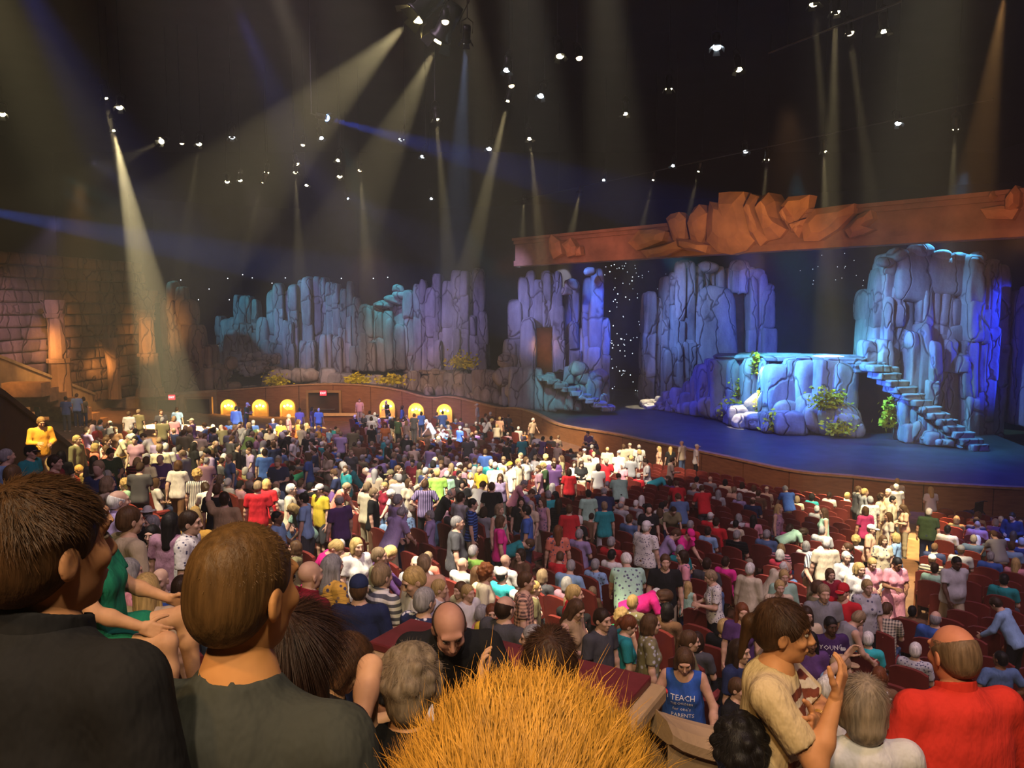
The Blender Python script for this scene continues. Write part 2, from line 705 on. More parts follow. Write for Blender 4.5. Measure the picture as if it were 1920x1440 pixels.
# wooden front of the stage: one panel after the other
m_wood = None
MAT['stage_wood'], nt, b = new_mat('stage_wood')
v = coord(nt, (0.6, 0.6, 3.0))
f = noise(nt, v, 3.0, 6, 0.6)
nt.links.new(ramp(nt, f, [(0.25, (0.20, 0.085, 0.035)), (0.75, (0.34, 0.16, 0.065))]), b.inputs['Base Color'])
b.inputs['Roughness'].default_value = 0.55
bump(nt, b, noise(nt, v, 20), 0.15, 0.01)
MAT['stage_cap'] = M('stage_cap_wood', (0.42, 0.25, 0.12), 0.45, 4, 0.2, 0.1)


def densify(pts, step):
    out = []
    for a, b in zip(pts, pts[1:]):
        n = max(1, int(round((b - a).length / step)))
        out += [a.lerp(b, i / n) for i in range(n)]
    return out + [pts[-1]]


# smooth the edge with a Catmull-Rom pass so that the front sweeps in curves
def catmull(P, n=6):
    out = []
    for i in range(len(P) - 1):
        p0, p1, p2, p3 = P[max(i - 1, 0)], P[i], P[i + 1], P[min(i + 2, len(P) - 1)]
        for j in range(n):
            t = j / n
            out.append(0.5 * ((2 * p1) + (p2 - p0) * t + (2 * p0 - 5 * p1 + 4 * p2 - p3) * t * t + (3 * p1 - p0 - 3 * p2 + p3) * t ** 3))
    return out + [P[-1]]


EC = densify(catmull(EP, 5), 0.9)
wall = empty('wall_stage_front')
tag(wall, kind='structure')
cum = 0.0
pan = []
start = 0
for i in range(1, len(EC)):
    if (EC[i] - EC[start]).length > 2.3 or i == len(EC) - 1:
        pan.append((start, i))
        start = i
for a, b_ in pan:
    mb = MB()
    seg = EC[a:b_ + 1]
    for k, (p, q) in enumerate(zip(seg, seg[1:])):
        t = (q - p)
        t.z = 0
        t.normalize()
        n = Vector((-t.y, t.x, 0))      # away from the audience
        if k == 0:
            p = p + t * 0.02
        if k == len(seg) - 2:
            q = q - t * 0.02
        zp, zq = p.z - 0.02, q.z - 0.02
        w = 0.16
        vs = [(p.x, p.y, -0.1), (q.x, q.y, -0.1), (q.x, q.y, zq), (p.x, p.y, zp),
              (p.x + n.x * w, p.y + n.y * w, -0.1), (q.x + n.x * w, q.y + n.y * w, -0.1), (q.x + n.x * w, q.y + n.y * w, zq), (p.x + n.x * w, p.y + n.y * w, zp)]
        mb.add(vs, [(0, 1, 2, 3), (5, 4, 7, 6), (3, 2, 6, 7), (0, 3, 7, 4), (1, 5, 6, 2)])
    mb.build('panel', MAT['stage_wood'], wall)
cap = MB()
for p, q in zip(EC, EC[1:]):
    t = (q - p)
    t.z = 0
    t.normalize()
    n = Vector((-t.y, t.x, 0))
    A, B, C, D = p - n * 0.06, q - n * 0.06, q + n * 0.25, p + n * 0.25
    vs = [A, B, C, D] + [x + Vector((0, 0, 0.09)) for x in (A, B, C, D)]
    cap.add(vs, [(0, 3, 2, 1), (4, 5, 6, 7), (0, 1, 5, 4), (2, 3, 7, 6)])
cap.build('cap_rail', MAT['stage_cap'], wall)
# deck
mb = MB()
n = len(EC)
far = [Vector((p.x * 1.15 + 6 if p.x > 0 else p.x * 1.1, 81.5, max(p.z, H - 7.1) - 0.04)) for p in EC]
for i in range(n - 1):
    p, q = EC[i].copy(), EC[i + 1].copy()
    p.z -= 0.04
    q.z -= 0.04
    dz = 0
    mb.add([p + Vector((0.0, 0.1, 0)), q + Vector((0, 0.1, 0)), far[i + 1], far[i]], [(0, 1, 2, 3)])
stage = mb.build('floor_stage', m_stage)
tag(stage, kind='structure')

# deep blue star cloth behind the stage
MAT['star_cloth'] = M('star_cloth', (0.006, 0.008, 0.03), 0.95, 1.0, 0.4, 0.0)
bc = []
for px, d in ((250, 66), (330, 70), (600, 76), (900, 74), (1150, 70), (1400, 67), (1700, 62), (2000, 58), (2200, 56)):
    a = at(px, 575, d)
    bc.append(Vector((a.x, a.y, 0)))
bc = catmull(bc, 4)
mb = MB()
for p, q in zip(bc, bc[1:]):
    mb.add([(p.x, p.y, 0.0), (q.x, q.y, 0.0), (q.x, q.y, H + 9), (p.x, p.y, H + 9)], [(0, 1, 2, 3)])
backdrop = mb.build('star_backdrop', MAT['star_cloth'])
tag(backdrop, 'dark blue night sky cloth with tiny stars, hung behind the rock scenery', 'backdrop')
MAT['star'] = glow('star_light', (0.75, 0.85, 1.0), 3.0)
mb = MB()
rs = random.Random(3)


def star(px, py, d, r):
    p = at(px, py, d)
    vs = [p + Vector(o) * r for o in ((1, 0, 0), (-1, 0, 0), (0, 1, 0), (0, -1, 0), (0, 0, 1), (0, 0, -1))]
    mb.add(vs, [(0, 2, 4), (2, 1, 4), (1, 3, 4), (3, 0, 4), (2, 0, 5), (1, 2, 5), (3, 1, 5), (0, 3, 5)])


for i in range(70):
    star(rs.uniform(1142, 1205), rs.uniform(495, 735), 66.0, rs.choice((0.025, 0.035, 0.05)))
for i in range(26):
    star(rs.uniform(1130, 1250), rs.uniform(478, 560), 66.0, rs.choice((0.02, 0.03)))
for i in range(16):
    star(rs.uniform(1455, 1640), rs.uniform(470, 540), 61.5, 0.025)
for x, y in ((339, 525), (427, 522), (473, 521), (510, 531), (535, 521), (392, 542), (372, 562), (430, 562), (640, 522), (727, 520), (700, 522), (455, 515)):
    star(x, y, 69.0, 0.05)
so = mb.build('star_light', MAT['star'], backdrop)
tag(so, kind='stuff')
# ------------------------------------------------------------------ rock scenery
def rock_mat(name, lo, hi, sc=0.6):
    m, nt, b = new_mat(name)
    v = coord(nt, (1, 1, 1), 'Object')
    oi = nd(nt, 'ShaderNodeObjectInfo')
    geo = nd(nt, 'ShaderNodeNewGeometry')
    mp = nd(nt, 'ShaderNodeMapping')
    mp.inputs['Scale'].default_value = (sc * 1.6, sc * 1.6, sc * 0.5)
    nt.links.new(geo.outputs['Position'], mp.inputs['Vector'])
    f = noise(nt, mp.outputs[0], 1.0, 6, 0.65)
    c = ramp(nt, f, [(0.3, lo), (0.7, hi)])
    val = ramp(nt, oi.outputs['Random'], [(0.0, (0.75, 0.75, 0.75)), (1.0, (1.1, 1.1, 1.1))])
    c = mix(nt, 1.0, c, val, 'MULTIPLY')
    b.inputs['Roughness'].default_value = 0.85
    vor = nd(nt, 'ShaderNodeTexVoronoi', feature='DISTANCE_TO_EDGE')
    vor.inputs['Scale'].default_value = 0.42
    mp2 = nd(nt, 'ShaderNodeMapping')
    mp2.inputs['Scale'].default_value = (1.9, 1.9, 0.55)
    wob = nd(nt, 'ShaderNodeVectorMath', operation='ADD')
    nz = nd(nt, 'ShaderNodeTexNoise')
    nz.inputs['Scale'].default_value = 0.8
    nt.links.new(geo.outputs['Position'], nz.inputs['Vector'])
    nt.links.new(geo.outputs['Position'], wob.inputs[0])
    nt.links.new(nz.outputs['Color'], wob.inputs[1])
    nt.links.new(wob.outputs[0], mp2.inputs['Vector'])
    nt.links.new(mp2.outputs[0], vor.inputs['Vector'])
    cr = ramp(nt, vor.outputs['Distance'], [(0.0, (0, 0, 0)), (0.05, (1, 1, 1))])
    n2 = noise(nt, geo.outputs['Position'], 2.5, 5, 0.6)
    hgt = mix(nt, 0.45, cr, n2)
    # the carved cracks are painted dark
    pr_ = ramp(nt, vor.outputs['Distance'], [(0.0, (0.42, 0.37, 0.40)), (0.028, (1, 1, 1))])
    nt.links.new(mix(nt, 1.0, c, pr_, 'MULTIPLY'), b.inputs['Base Color'])
    bump(nt, b, hgt, 0.9, 0.14)
    return m


m_rock = rock_mat('grey_scenic_rock', (0.17, 0.165, 0.19), (0.42, 0.42, 0.45))
m_brown = rock_mat('brown_scenic_rock', (0.16, 0.11, 0.075), (0.34, 0.24, 0.16))
m_boul = rock_mat('tan_scenic_boulder', (0.22, 0.19, 0.17), (0.46, 0.42, 0.40), 1.2)
m_cave = M('cave_brown', (0.15, 0.065, 0.03), 0.9, 0.8, 0.4, 0.3)
m_moss = M('yellow_green_moss', (0.55, 0.52, 0.02), 0.9, 3.0, 0.5, 0.6)
m_dark2 = M('black_flat', (0.01, 0.01, 0.012), 0.95, 1.0, 0.3, 0.0)


def vnoise(seed):
    r = random.Random(seed)
    ws = [(Vector((r.uniform(-1, 1), r.uniform(-1, 1), r.uniform(-1, 1))) * r.uniform(1.5, 5.5), r.uniform(0, 6.28), r.uniform(0.4, 1)) for _ in range(9)]

    def f(p):
        return sum(math.sin(w.dot(p) + ph) * a / (0.6 + w.length * 0.28) for w, ph, a in ws) / 3.0
    return f


def rock_mesh(name, seed, power, amp, cuts=5, topround=False, mat=None):
    """Unit block -0.5..0.5, base at z=0, rounded and knocked about."""
    N = cuts + 1
    fn = vnoise(seed)
    r = random.Random(seed)
    vmap, vs, fs = {}, [], []

    def vert(i, j, k):
        key = (i, j, k)
        if key in vmap:
            return vmap[key]
        p = Vector((2 * i / N - 1, 2 * j / N - 1, 2 * k / N - 1))
        pw = power if not (topround and p.z > 0) else power * 0.55
        L = (abs(p.x) ** pw + abs(p.y) ** pw + abs(p.z) ** pw) ** (1 / pw)
        q = p / max(L, 1e-6)
        q = q * (max(abs(p.x), abs(p.y), abs(p.z)))
        q *= 1 + amp * fn(q * 1.0 + Vector((seed, 0, 0)))
        q.x += 0.05 * math.sin(q.z * 2.1 + seed)
        vmap[key] = len(vs)
        vs.append((q.x * 0.5, q.y * 0.5, q.z * 0.5 + 0.5))
        return vmap[key]
    for a in range(N):
        for b in range(N):
            for w in (0, N):
                for ax in range(3):
                    def kk(u, v):
                        c = [0, 0, 0]
                        c[ax] = w
                        c[(ax + 1) % 3] = u
                        c[(ax + 2) % 3] = v
                        return vert(*c)
                    q = (kk(a, b), kk(a + 1, b), kk(a + 1, b + 1), kk(a, b + 1))
                    fs.append(q if w else q[::-1])
    return mesh_from(name, vs, fs, mat, True)


BLK = {}
for mname, mm in (('grey', m_rock), ('brown', m_brown), ('tan', m_boul)):
    BLK[mname] = [rock_mesh('rock_block', 10 + i, 12.0, 0.085, 7, False, mm) for i in range(8)]
    BLK[mname + '_top'] = [rock_mesh('rock_top', 40 + i, 9.0, 0.11, 7, True, mm) for i in range(8)]
    BLK[mname + '_ball'] = [rock_mesh('boulder', 70 + i, 2.7, 0.26, 5, False, mm) for i in range(6)]
RR = random.Random(11)


def place_rock(parent, kind, base, w, dp, h, name, rz=None, tilt=0.03):
    o = link(name, RR.choice(BLK[kind]), parent)
    o.location = base
    o.scale = (w, dp, h)
    o.rotation_euler = (RR.uniform(-tilt, tilt), RR.uniform(-tilt, tilt), RR.uniform(-0.25, 0.25) if rz is None else rz)
    return o


def behind_edge(px, d, m=1.0):
    """keep scenery behind the front of the stage"""
    if px > 1145:
        return d
    for (xa, ya, da), (xb, yb, db) in zip(EDGE, EDGE[1:]):
        if px <= xb:
            return max(d, da + (db - da) * max(0, px - xa) / (xb - xa) + m)
    return d


def column(parent, pl, pr, yt, yb, d, mat='grey', dp=1.6, seg=2.5, rnd=True):
    """a slab of cliff: upright ribs side by side, each broken across once or twice"""
    d = behind_edge((pl + pr) / 2, d, .8)
    a, b_ = at(pl, (yt + yb) / 2, d), at(pr, (yt + yb) / 2, d)
    zt, zb = at((pl + pr) / 2, yt, d).z, at((pl + pr) / 2, yb, d).z
    W = abs(b_.x - a.x)
    m = max(1, int(round(W / 0.66))) if seg < 3.9 else 1
    ws = [RR.uniform(.7, 1.3) for _ in range(m)]
    tot = sum(ws)
    x = a.x
    hero = RR.randrange(m)
    for q in range(m):
        w = W * ws[q] / tot
        cx = x + w / 2
        x += w
        ztq = zt if q == hero else zt - abs(RR.gauss(0, .45))
        hh = ztq - zb
        n = max(1, int(round(hh / (seg * RR.uniform(.8, 1.5)))))
        cuts = [0.0] + sorted(min(0.9, max(0.1, (i + RR.uniform(-0.35, 0.35)) / n)) for i in range(1, n)) + [1.0]
        dq = RR.uniform(-.32, .32)
        for i in range(n):
            z0, z1 = zb + hh * cuts[i], zb + hh * cuts[i + 1]
            top = i == n - 1
            ww = w * 1.16 * RR.uniform(0.97, 1.05) * (1.0 - 0.06 * cuts[i])
            place_rock(parent, mat + ('_top' if top and rnd else ''), (cx + RR.uniform(-0.02, 0.02) * w, d + dp / 2 + dq + RR.uniform(-0.10, 0.10), z0 - 0.05),
                       ww, dp * RR.uniform(0.92, 1.08), (z1 - z0) + .14, 'rock_block', RR.uniform(-0.16, 0.16), 0.012)


def cliff(name, label, cols, mat='grey', group='painted rock scenery on the stage'):
    x = sum((c[0] + c[1]) / 2 for c in cols) / len(cols)
    p = at(x, max(c[3] for c in cols), cols[0][4])
    t = empty(name, (0, 0, 0))
    tag(t, label, 'rock scenery', group)
    for c in cols:
        column(t, *c[:5], mat=mat, **(c[5] if len(c) > 5 else {}))
    return t


def boulder(parent, px, py, d, w, h, kind='tan_ball', name='boulder', dp=None):
    """py is where its foot shows."""
    d = behind_edge(px, d)
    p = at(px, py, d)
    return place_rock(parent, kind, (p.x, p.y + (dp or w) / 2, p.z - 0.06), w, dp or w * 0.9, h, name, RR.uniform(0, 0.6), 0.1)


def moss(parent, px, py, d, w, h, seed=0):
    """ragged plant clump: many small leaves."""
    r = random.Random(seed)
    p = at(px, py, d)
    mb = MB()
    for i in range(330):
        a = Vector((r.gauss(0, 0.27) * w, -r.uniform(0.0, 0.35), abs(r.gauss(0.4, 0.28)) * h))
        L = r.uniform(0.14, 0.36)
        u = Vector((r.uniform(-1, 1), r.uniform(-0.8, 0.2), r.uniform(-0.7, 0.7))).normalized()
        q = u.orthogonal().normalized() * L * 0.3
        mb.add([a, a + u * L * 0.5 + q, a + u * L, a + u * L * 0.5 - q], [(0, 1, 2, 3)])
    o = mb.build('moss_clump', m_moss, parent, loc=p)
    tag(o, kind='stuff')
    return o


G = dict
# --- right-hand cliff
cR = cliff('rock_cliff', 'tall grey rock cliff at far right of the stage, behind the stone stairs', [
    (1622, 1646, 545, 690, 47.5), (1640, 1668, 505, 690, 46.5), (1656, 1694, 478, 575, 46, G(seg=1.6)), (1662, 1700, 560, 700, 45.6),
    (1694, 1756, 470, 562, 45.2, G(seg=4.0, dp=2.2)), (1694, 1732, 545, 720, 45.8), (1728, 1764, 540, 720, 45.4), (1710, 1746, 612, 740, 44.6),
    (1754, 1820, 480, 552, 45.2, G(seg=4.0, dp=2.2)), (1762, 1790, 545, 770, 45.3), (1786, 1818, 560, 800, 45.0), (1812, 1852, 480, 838, 44.8, G(dp=2.0)),
    (1848, 1868, 486, 838, 45.6), (1862, 1894, 498, 836, 46.4), (1890, 1903, 565, 770, 47.5), (1628, 1670, 640, 690, 45.0, G(seg=3)), (1744, 1764, 640, 760, 44.4), (1784, 1822, 640, 700, 44.5, G(seg=3))])
for px, py, w, h in ((1668, 498, 0.9, 0.6), (1690, 486, 1.0, 0.7), (1735, 480, 1.3, 0.8), (1775, 488, 1.3, 0.7), (1808, 490, 1.1, 0.6), (1840, 492, 1.0, 0.7)):
    boulder(cR, px, py, 45.3, w, h, 'grey_ball', 'boulder')
cliff('rock_cliff', 'dark rock columns cut off by the right edge of the picture', [(1903, 1935, 548, 790, 46.5), (1925, 1965, 530, 800, 45.5), (1960, 2000, 560, 800, 45)])

# --- middle cliff with the cave slot
cM = cliff('rock_cliff', 'grey blue rock cliff with dark cave slot, left of the wide platform', [
    (1206, 1240, 547, 755, 58.5), (1236, 1262, 565, 758, 58.8), (1244, 1274, 513, 745, 58.2), (1266, 1302, 493, 745, 58.0), (1298, 1334, 499, 560, 58.4, G(seg=1.6)), (1326, 1356, 502, 560, 58.8, G(seg=1.6)),
    (1312, 1382, 537, 705, 57.6, G(seg=5.5, dp=2.4)), (1290, 1316, 560, 740, 57.8), (1350, 1384, 503, 548, 59, G(seg=1.5)), (1376, 1420, 497, 548, 58.0, G(seg=1.5, dp=2.0)), (1408, 1440, 512, 680, 57.6), (1428, 1453, 545, 690, 57.8),
    (1246, 1276, 655, 760, 57.0), (1270, 1296, 640, 758, 57.2)])
for px, py, w, h in ((1290, 503, 1.2, 0.7), (1330, 510, 1.4, 0.8), (1392, 508, 1.5, 0.9), (1405, 520, 1.2, 0.8), (1425, 522, 1.1, 0.8), (1440, 548, 1.0, 0.7)):
    boulder(cM, px, py, 57.9, w, h, 'grey_ball', 'boulder')
p0, p1 = at(1376, 548, 59.6), at(1416, 690, 59.6)
MB().box(((p0.x + p1.x) / 2, 59.8, (p0.z + p1.z) / 2), (p1.x - p0.x + 0.8, 0.3, p0.z - p1.z)).build('cave_back', m_cave, cM)

# --- left cliff beside the proscenium, with round cave and steps
cL = cliff('rock_cliff', 'purple lit rock cliff with brown cave and small stairs, left end of the main stage', [
    (953, 978, 566, 745, 56.4), (944, 966, 640, 765, 55.9), (972, 992, 522, 720, 56.5), (986, 1004, 512, 640, 56.7), (1000, 1030, 510, 612, 56.3, G(dp=1.9)), (1024, 1053, 507, 612, 56.1, G(dp=2.0)),
    (978, 1004, 600, 720, 55.7), (1040, 1060, 575, 700, 55.9), (1058, 1086, 532, 700, 56.7), (1070, 1100, 606, 705, 55.9), (1094, 1112, 524, 700, 56.1), (1106, 1130, 509, 720, 55.7), (1126, 1140, 600, 765, 55.5),
    (955, 1018, 690, 768, 54.7, G(seg=2.0)), (1010, 1042, 705, 770, 54.5, G(seg=2)), (1036, 1062, 722, 770, 54.2, G(seg=2)), (1060, 1088, 738, 770, 53.9, G(seg=2)), (1060, 1100, 690, 720, 55.3, G(seg=2)), (1100, 1140, 700, 765, 54.5, G(seg=1.5))])
p0, p1 = at(998, 600, 57.6), at(1048, 700, 57.6)
MB().box(((p0.x + p1.x) / 2, 57.7, (p0.z + p1.z) / 2), (p1.x - p0.x, 0.3, p0.z - p1.z)).build('cave_back', m_cave, cL)
for i in range(9):
    px, py = 1022 + i * 14.5, 704 + i * 7.0
    a = at(px, py, 54.2 - i * 0.12)
    place_rock(cL, 'grey', (a.x, a.y, a.z - 0.35), 0.95, 1.2, 0.36, 'step', 0.1, 0.03)
for px, py, w, h in ((1085, 705, 1.2, 1.0), (1098, 722, 1.3, 1.0), (1115, 735, 1.3, 1.2), (1126, 720, 1.0, 1.0), (1090, 745, 1.2, 0.9), (1132, 758, 0.8, 0.8), (1108, 515, 0.8, 0.6), (1072, 542, 1.0, 0.8), (1064, 552, 0.8, 0.6), (905 + 45, 690, 1.4, 1.2), (945, 725, 1.5, 1.3), (962, 745, 1.2, 1.0)):
    boulder(cL, px, py, 54.1, w, h, 'tan_ball')

# --- long cliffs on the left side stage
cA = cliff('rock_cliff', 'highest purple cliff at the right end of the left side stage', [
    (756, 788, 533, 700, 64.5), (784, 818, 525, 703, 64.2), (812, 850, 514, 703, 64.0, G(dp=2)), (846, 880, 508, 703, 63.8, G(dp=2)), (872, 906, 507, 600, 64.2), (878, 914, 585, 705, 63.9), (800, 830, 640, 705, 63.4), (850, 880, 620, 700, 63.5)])
cB = cliff('rock_cliff', 'low saddle of rock columns between two taller cliffs', [
    (656, 690, 558, 695, 65.0), (686, 712, 572, 695, 64.8), (704, 736, 584, 695, 64.6), (728, 762, 555, 695, 65.2), (690, 720, 635, 695, 64.2), (722, 758, 600, 697, 64.3, G(seg=3))])
for px, py, w, h in ((715, 578, 1.6, 0.7), (735, 570, 1.8, 0.8), (752, 560, 1.5, 0.8), (745, 548, 1.0, 0.7)):
    boulder(cB, px, py, 64.6, w, h, 'grey_ball')
cC = cliff('rock_cliff', 'broad blue grey cliff of upright columns on the left side stage', [
    (502, 530, 548, 700, 66.5), (514, 548, 533, 700, 66.2), (542, 574, 526, 700, 66.0), (570, 600, 519, 700, 65.8), (594, 628, 523, 700, 66.0), (622, 660, 530, 700, 65.6), (528, 552, 600, 700, 65.3), (600, 640, 628, 700, 65.0), (560, 590, 640, 700, 65.1)])
cD = cliff('rock_cliff', 'two thin rock pinnacles left of the broad blue cliff', [
    (404, 432, 594, 695, 67.0), (424, 450, 582, 695, 66.8), (440, 466, 553, 695, 66.6), (460, 484, 557, 695, 66.4), (480, 502, 598, 695, 66.2), (418, 440, 620, 695, 66), (486, 520, 640, 700, 66)])
cE = cliff('rock_cliff', 'brown shadowed cliff sloping down at the left end of the rocks', [
    (303, 328, 548, 742, 60.5), (318, 346, 530, 742, 60.3), (338, 362, 564, 742, 60.0), (354, 378, 610, 742, 59.8), (370, 396, 648, 742, 59.6), (384, 412, 690, 738, 59.4)], 'brown')
for i in range(16):
    boulder(cE, RR.uniform(360, 440), RR.uniform(690, 738), 60.2, RR.uniform(0.8, 1.5), RR.uniform(0.6, 1.2), 'brown_ball')
# rubble and the low rock wall along the side stage
rub = empty('rubble_heap')
tag(rub, 'heap of broken grey rubble at the foot of the pinnacles', 'rubble', 'painted rock scenery on the stage')
for i in range(44):
    boulder(rub, RR.gauss(480, 26), RR.uniform(672, 706), 63.2, RR.uniform(0.4, 1.1), RR.uniform(0.3, 0.7), RR.choice(('grey_ball', 'tan_ball')))
low = empty('boulder_bank')
tag(low, 'low wall of rounded boulders along the front of the left side stage', 'boulders', 'painted rock scenery on the stage')
for i, px in enumerate(range(404, 950, 17)):
    yb = 738 if px < 560 else (728 + max(0, px - 730) * 0.14)
    yt = 704 if px < 520 else (690 if not 640 < px < 750 else 700)
    d = 61.2 if px < 760 else 61.2 - (px - 760) * 0.016
    h = (yb - yt) / F * d * RR.uniform(0.85, 1.1)
    if px < 500:
        h *= 0.55
    boulder(low, px + RR.uniform(-4, 4), yb + 2, d, RR.uniform(0.85, 1.25), h, RR.choice(('tan_top', 'tan_ball', 'grey_top')))
    if RR.random() < 0.8 and px > 480:
        boulder(low, px + RR.uniform(-9, 9), yb + 3, d - 0.6, RR.uniform(0.6, 1.0), h * RR.uniform(0.3, 0.6), 'tan_ball')
for px in range(800, 890, 22):
    boulder(low, px, 700, 60.5, 1.1, 0.25, 'tan')
for i in range(8):
    boulder(low, 545 + RR.uniform(-35, 35), 716, 60.0, RR.uniform(0.9, 1.4), RR.uniform(0.7, 1.1), 'tan_ball')
for i, (px, py, w, h) in enumerate(((672, 716, 1.4, 0.6), (735, 718, 1.6, 0.6), (520, 722, 1.3, 0.8), (868, 688, 1.6, 1.0))):
    moss(low, px, py, 59.4, w, h, i)

# --- platform with stairs in the middle of the main stage
plat = empty('rock_platform')
tag(plat, 'wide grey rock platform with moss, arched cave mouth and stone stairs on both sides', 'rock platform', 'painted rock scenery on the stage')


def fd(px):           # depth of the platform front at a pixel column
    P = ((1200, 56.5), (1240, 55.0), (1340, 51.0), (1500, 45.5), (1840, 39.8), (1900, 39.2))
    for (a, da), (b, db) in zip(P, P[1:]):
        if px <= b:
            return da + (db - da) * (px - a) / (b - a)
    return 39


def front(px, yt, w_px, yb, off=0.0, kind='grey_top', dp=1.6):
    d = fd(px) + off
    a, b_ = at(px - w_px / 2, yb, d), at(px + w_px / 2, yt, d)
    zb = H - 7.12
    place_rock(plat, kind, ((a.x + b_.x) / 2, d + dp / 2, zb), (b_.x - a.x) * 1.08, dp, b_.z - zb, 'rock_block', 0.62 * 0 + RR.uniform(-0.1, 0.1), 0.02)


for px, yt, w, off, kind in ((1348, 684, 32, 0.6, 'grey_top'), (1378, 676, 40, 0.4, 'grey'), (1404, 674, 28, 0.3, 'grey_top'),
                             (1436, 673, 36, 0.6, 'grey'), (1470, 675, 30, 0.8, 'grey'), (1494, 682, 44, 0.0, 'grey_top'), (1515, 674, 20, 0.6, 'grey'),
                             (1548, 674, 36, 0.5, 'grey_top'), (1580, 675, 36, 0.4, 'grey'), (1604, 678, 20, 0.4, 'grey_top')):
    front(px, yt - 1, w * 1.15, 0, off - .2, kind, 2.6)
for px, yt, w, off in ((1350, 742, 40, -0.5), (1385, 755, 40, -0.6), (1480, 720, 40, -0.5), (1500, 752, 40, -0.8), (1440, 735, 34, -0.3), (1545, 738, 34, -0.5), (1565, 752, 50, -0.7), (1592, 755, 44, -0.6), (1610, 775, 30, -0.8)):
    front(px, yt, w, 0, off, 'tan_ball', 1.3)
# basin of rocks standing out in front
for px, yt, w in ((1400, 762, 26), (1420, 778, 30), (1446, 776, 34), (1474, 773, 34), (1500, 772, 30)):
    front(px, yt, w, 0, -1.5, 'grey_top', 1.6)
# top slab
for a, b_, yt in ((1362, 1412, 672), (1406, 1470, 671), (1464, 1530, 672), (1524, 1585, 674), (1580, 1650, 676)):
    d = (fd(a) + fd(b_)) / 2
    A, B = at(a, yt, d), at(b_, yt, d)
    place_rock(plat, 'grey', ((A.x + B.x) / 2, d + 2.45, A.z - 0.26), (B.x - A.x) * 1.06, 3.6, 0.36, 'top_slab', -0.62 * 0.55, 0.01)
# cave mouth
d = fd(1635) + 1.6
A, B = at(1600, 690, d), at(1675, 815, d)
MB().box(((A.x + B.x) / 2, d + 0.3, (A.z + B.z) / 2), (B.x - A.x, 0.2, A.z - B.z)).build('cave_back', M('cave_dark_red', (0.05, 0.02, 0.015), 0.9, 1, 0.3, 0.2), plat)
for px, yb_, w, h, dz in ((1612, 700, 26, 0.5, 0), (1640, 698, 34, 0.55, 0), (1668, 705, 26, 0.5, 0)):
    q = at(px, yb_, fd(px) + 0.5)
    place_rock(plat, 'grey', (q.x, q.y + 0.6, q.z), w / F * fd(px) * 1.2, 1.6, h, 'lintel_rock', 0, 0.03)
# stairs down to the right
n = 13
for i in range(n):
    f_ = i / (n - 1)
    px = 1652 + (1836 - 1652) * f_
    py = 686 + (834 - 686) * (f_ ** 0.95)
    d = fd(px) - 0.2
    q = at(px, py, d)
    place_rock(plat, 'grey', (q.x, q.y + 0.6, q.z - 0.36), 1.08 * RR.uniform(0.92, 1.1), 1.5, 0.38, 'step', 0.05, 0.03)
    zb = H - 7.12
    hh = q.z - 0.36 - zb
    if hh > 0.2 and i > 3:
        place_rock(plat, 'grey_top', (q.x + .05, q.y + .75, zb), .95, 1.2, hh * 1.02, 'rock_block', 0.05, 0.02)
        place_rock(plat, RR.choice(('tan_ball', 'grey_top')), (q.x + RR.uniform(-.2, .2), q.y + .15, zb), .9, .8, hh * RR.uniform(.35, .75), 'rock_block', 0.1, 0.05)
# rocky stairs up from the left
for i in range(9):
    f_ = i / 8
    px = 1226 + (1372 - 1226) * f_
    py = 752 - (752 - 678) * f_ ** 1.15
    d = fd(px) + 0.2
    q = at(px, py, d)
    zb = H - 7.12
    for k in range(3):
        hh = max(0.3, (q.z - zb) * (1.0 - 0.3 * k))
        place_rock(plat, RR.choice(('grey_top', 'tan_top')), (q.x + RR.uniform(-0.2, 0.2), q.y + 0.9 - 0.45 * k, zb), 1.1, 1.1, hh, 'rock_block', None, 0.05)
for i, (px, py, off, w, h) in enumerate(((1432, 772, -0.6, 1.1, 2.1), (1376, 778, -0.9, 1.5, 0.9), (1385, 742, -0.2, 0.6, 1.0), (1465, 805, -1.7, 1.6, 0.9), (1548, 766, -1.0, 1.7, 1.2), (1572, 812, -1.0, 1.3, 0.9), (1664, 800, 0.2, 0.9, 1.6), (1412, 700, -0.1, 0.3, 1.2))):
    moss(plat, px, py, fd(px) + off, w, h, 20 + i)
# thin white jet of water
q = at(1464, 705, fd(1464) - 0.2)
MB().lathe([(0.16, -2.0), (0.2, -1.0), (0.15, -0.2), (0.05, 0.25)], q, 10).build('water_spout', M('pale_water', (0.75, 0.85, 0.95), 0.25, 4, 0.1, 0.1), plat, True)

# ------------------------------------------------------------------ proscenium beam with broken stone relief
MAT['beam'] = M('carved_brown_beam', (0.30, 0.15, 0.08), 0.7, 0.9, 0.3, 0.4)
MAT['shard'] = M('broken_stone_shard', (0.48, 0.24, 0.095), 0.7, 0.8, 0.3, 0.4)
BL = at(966, 499, 52.0)
BR = at(1920, 437, 30.2)
BR.z = BL.z
bt = (BR - BL).normalized()
bn_ = Vector((bt.y, -bt.x, 0))            # towards the audience
if bn_.y > 0:
    bn_ = -bn_
blen = (BR - BL).length + 7
beam = empty('proscenium_beam')
tag(beam, 'long carved brown beam above the stage with broken stone crown in the middle', 'beam')
for nm, zz, hh, dp, off in (('bottom_molding', 0.0, 0.32, 1.0, 0.12), ('beam_face', 0.32, 1.05, 0.9, 0.0), ('top_molding', 1.37, 0.22, 1.0, 0.14), ('cornice', 1.59, 0.16, 1.1, 0.28)):
    L = blen
    c = BL + bt * (L / 2) - bn_ * (dp / 2 - off)
    R = Matrix((bt, -bn_, Vector((0, 0, 1)))).transposed()
    MB().box((c.x, c.y, BL.z + zz + hh / 2), (L, dp, hh), R).build(nm, MAT['beam'], beam)


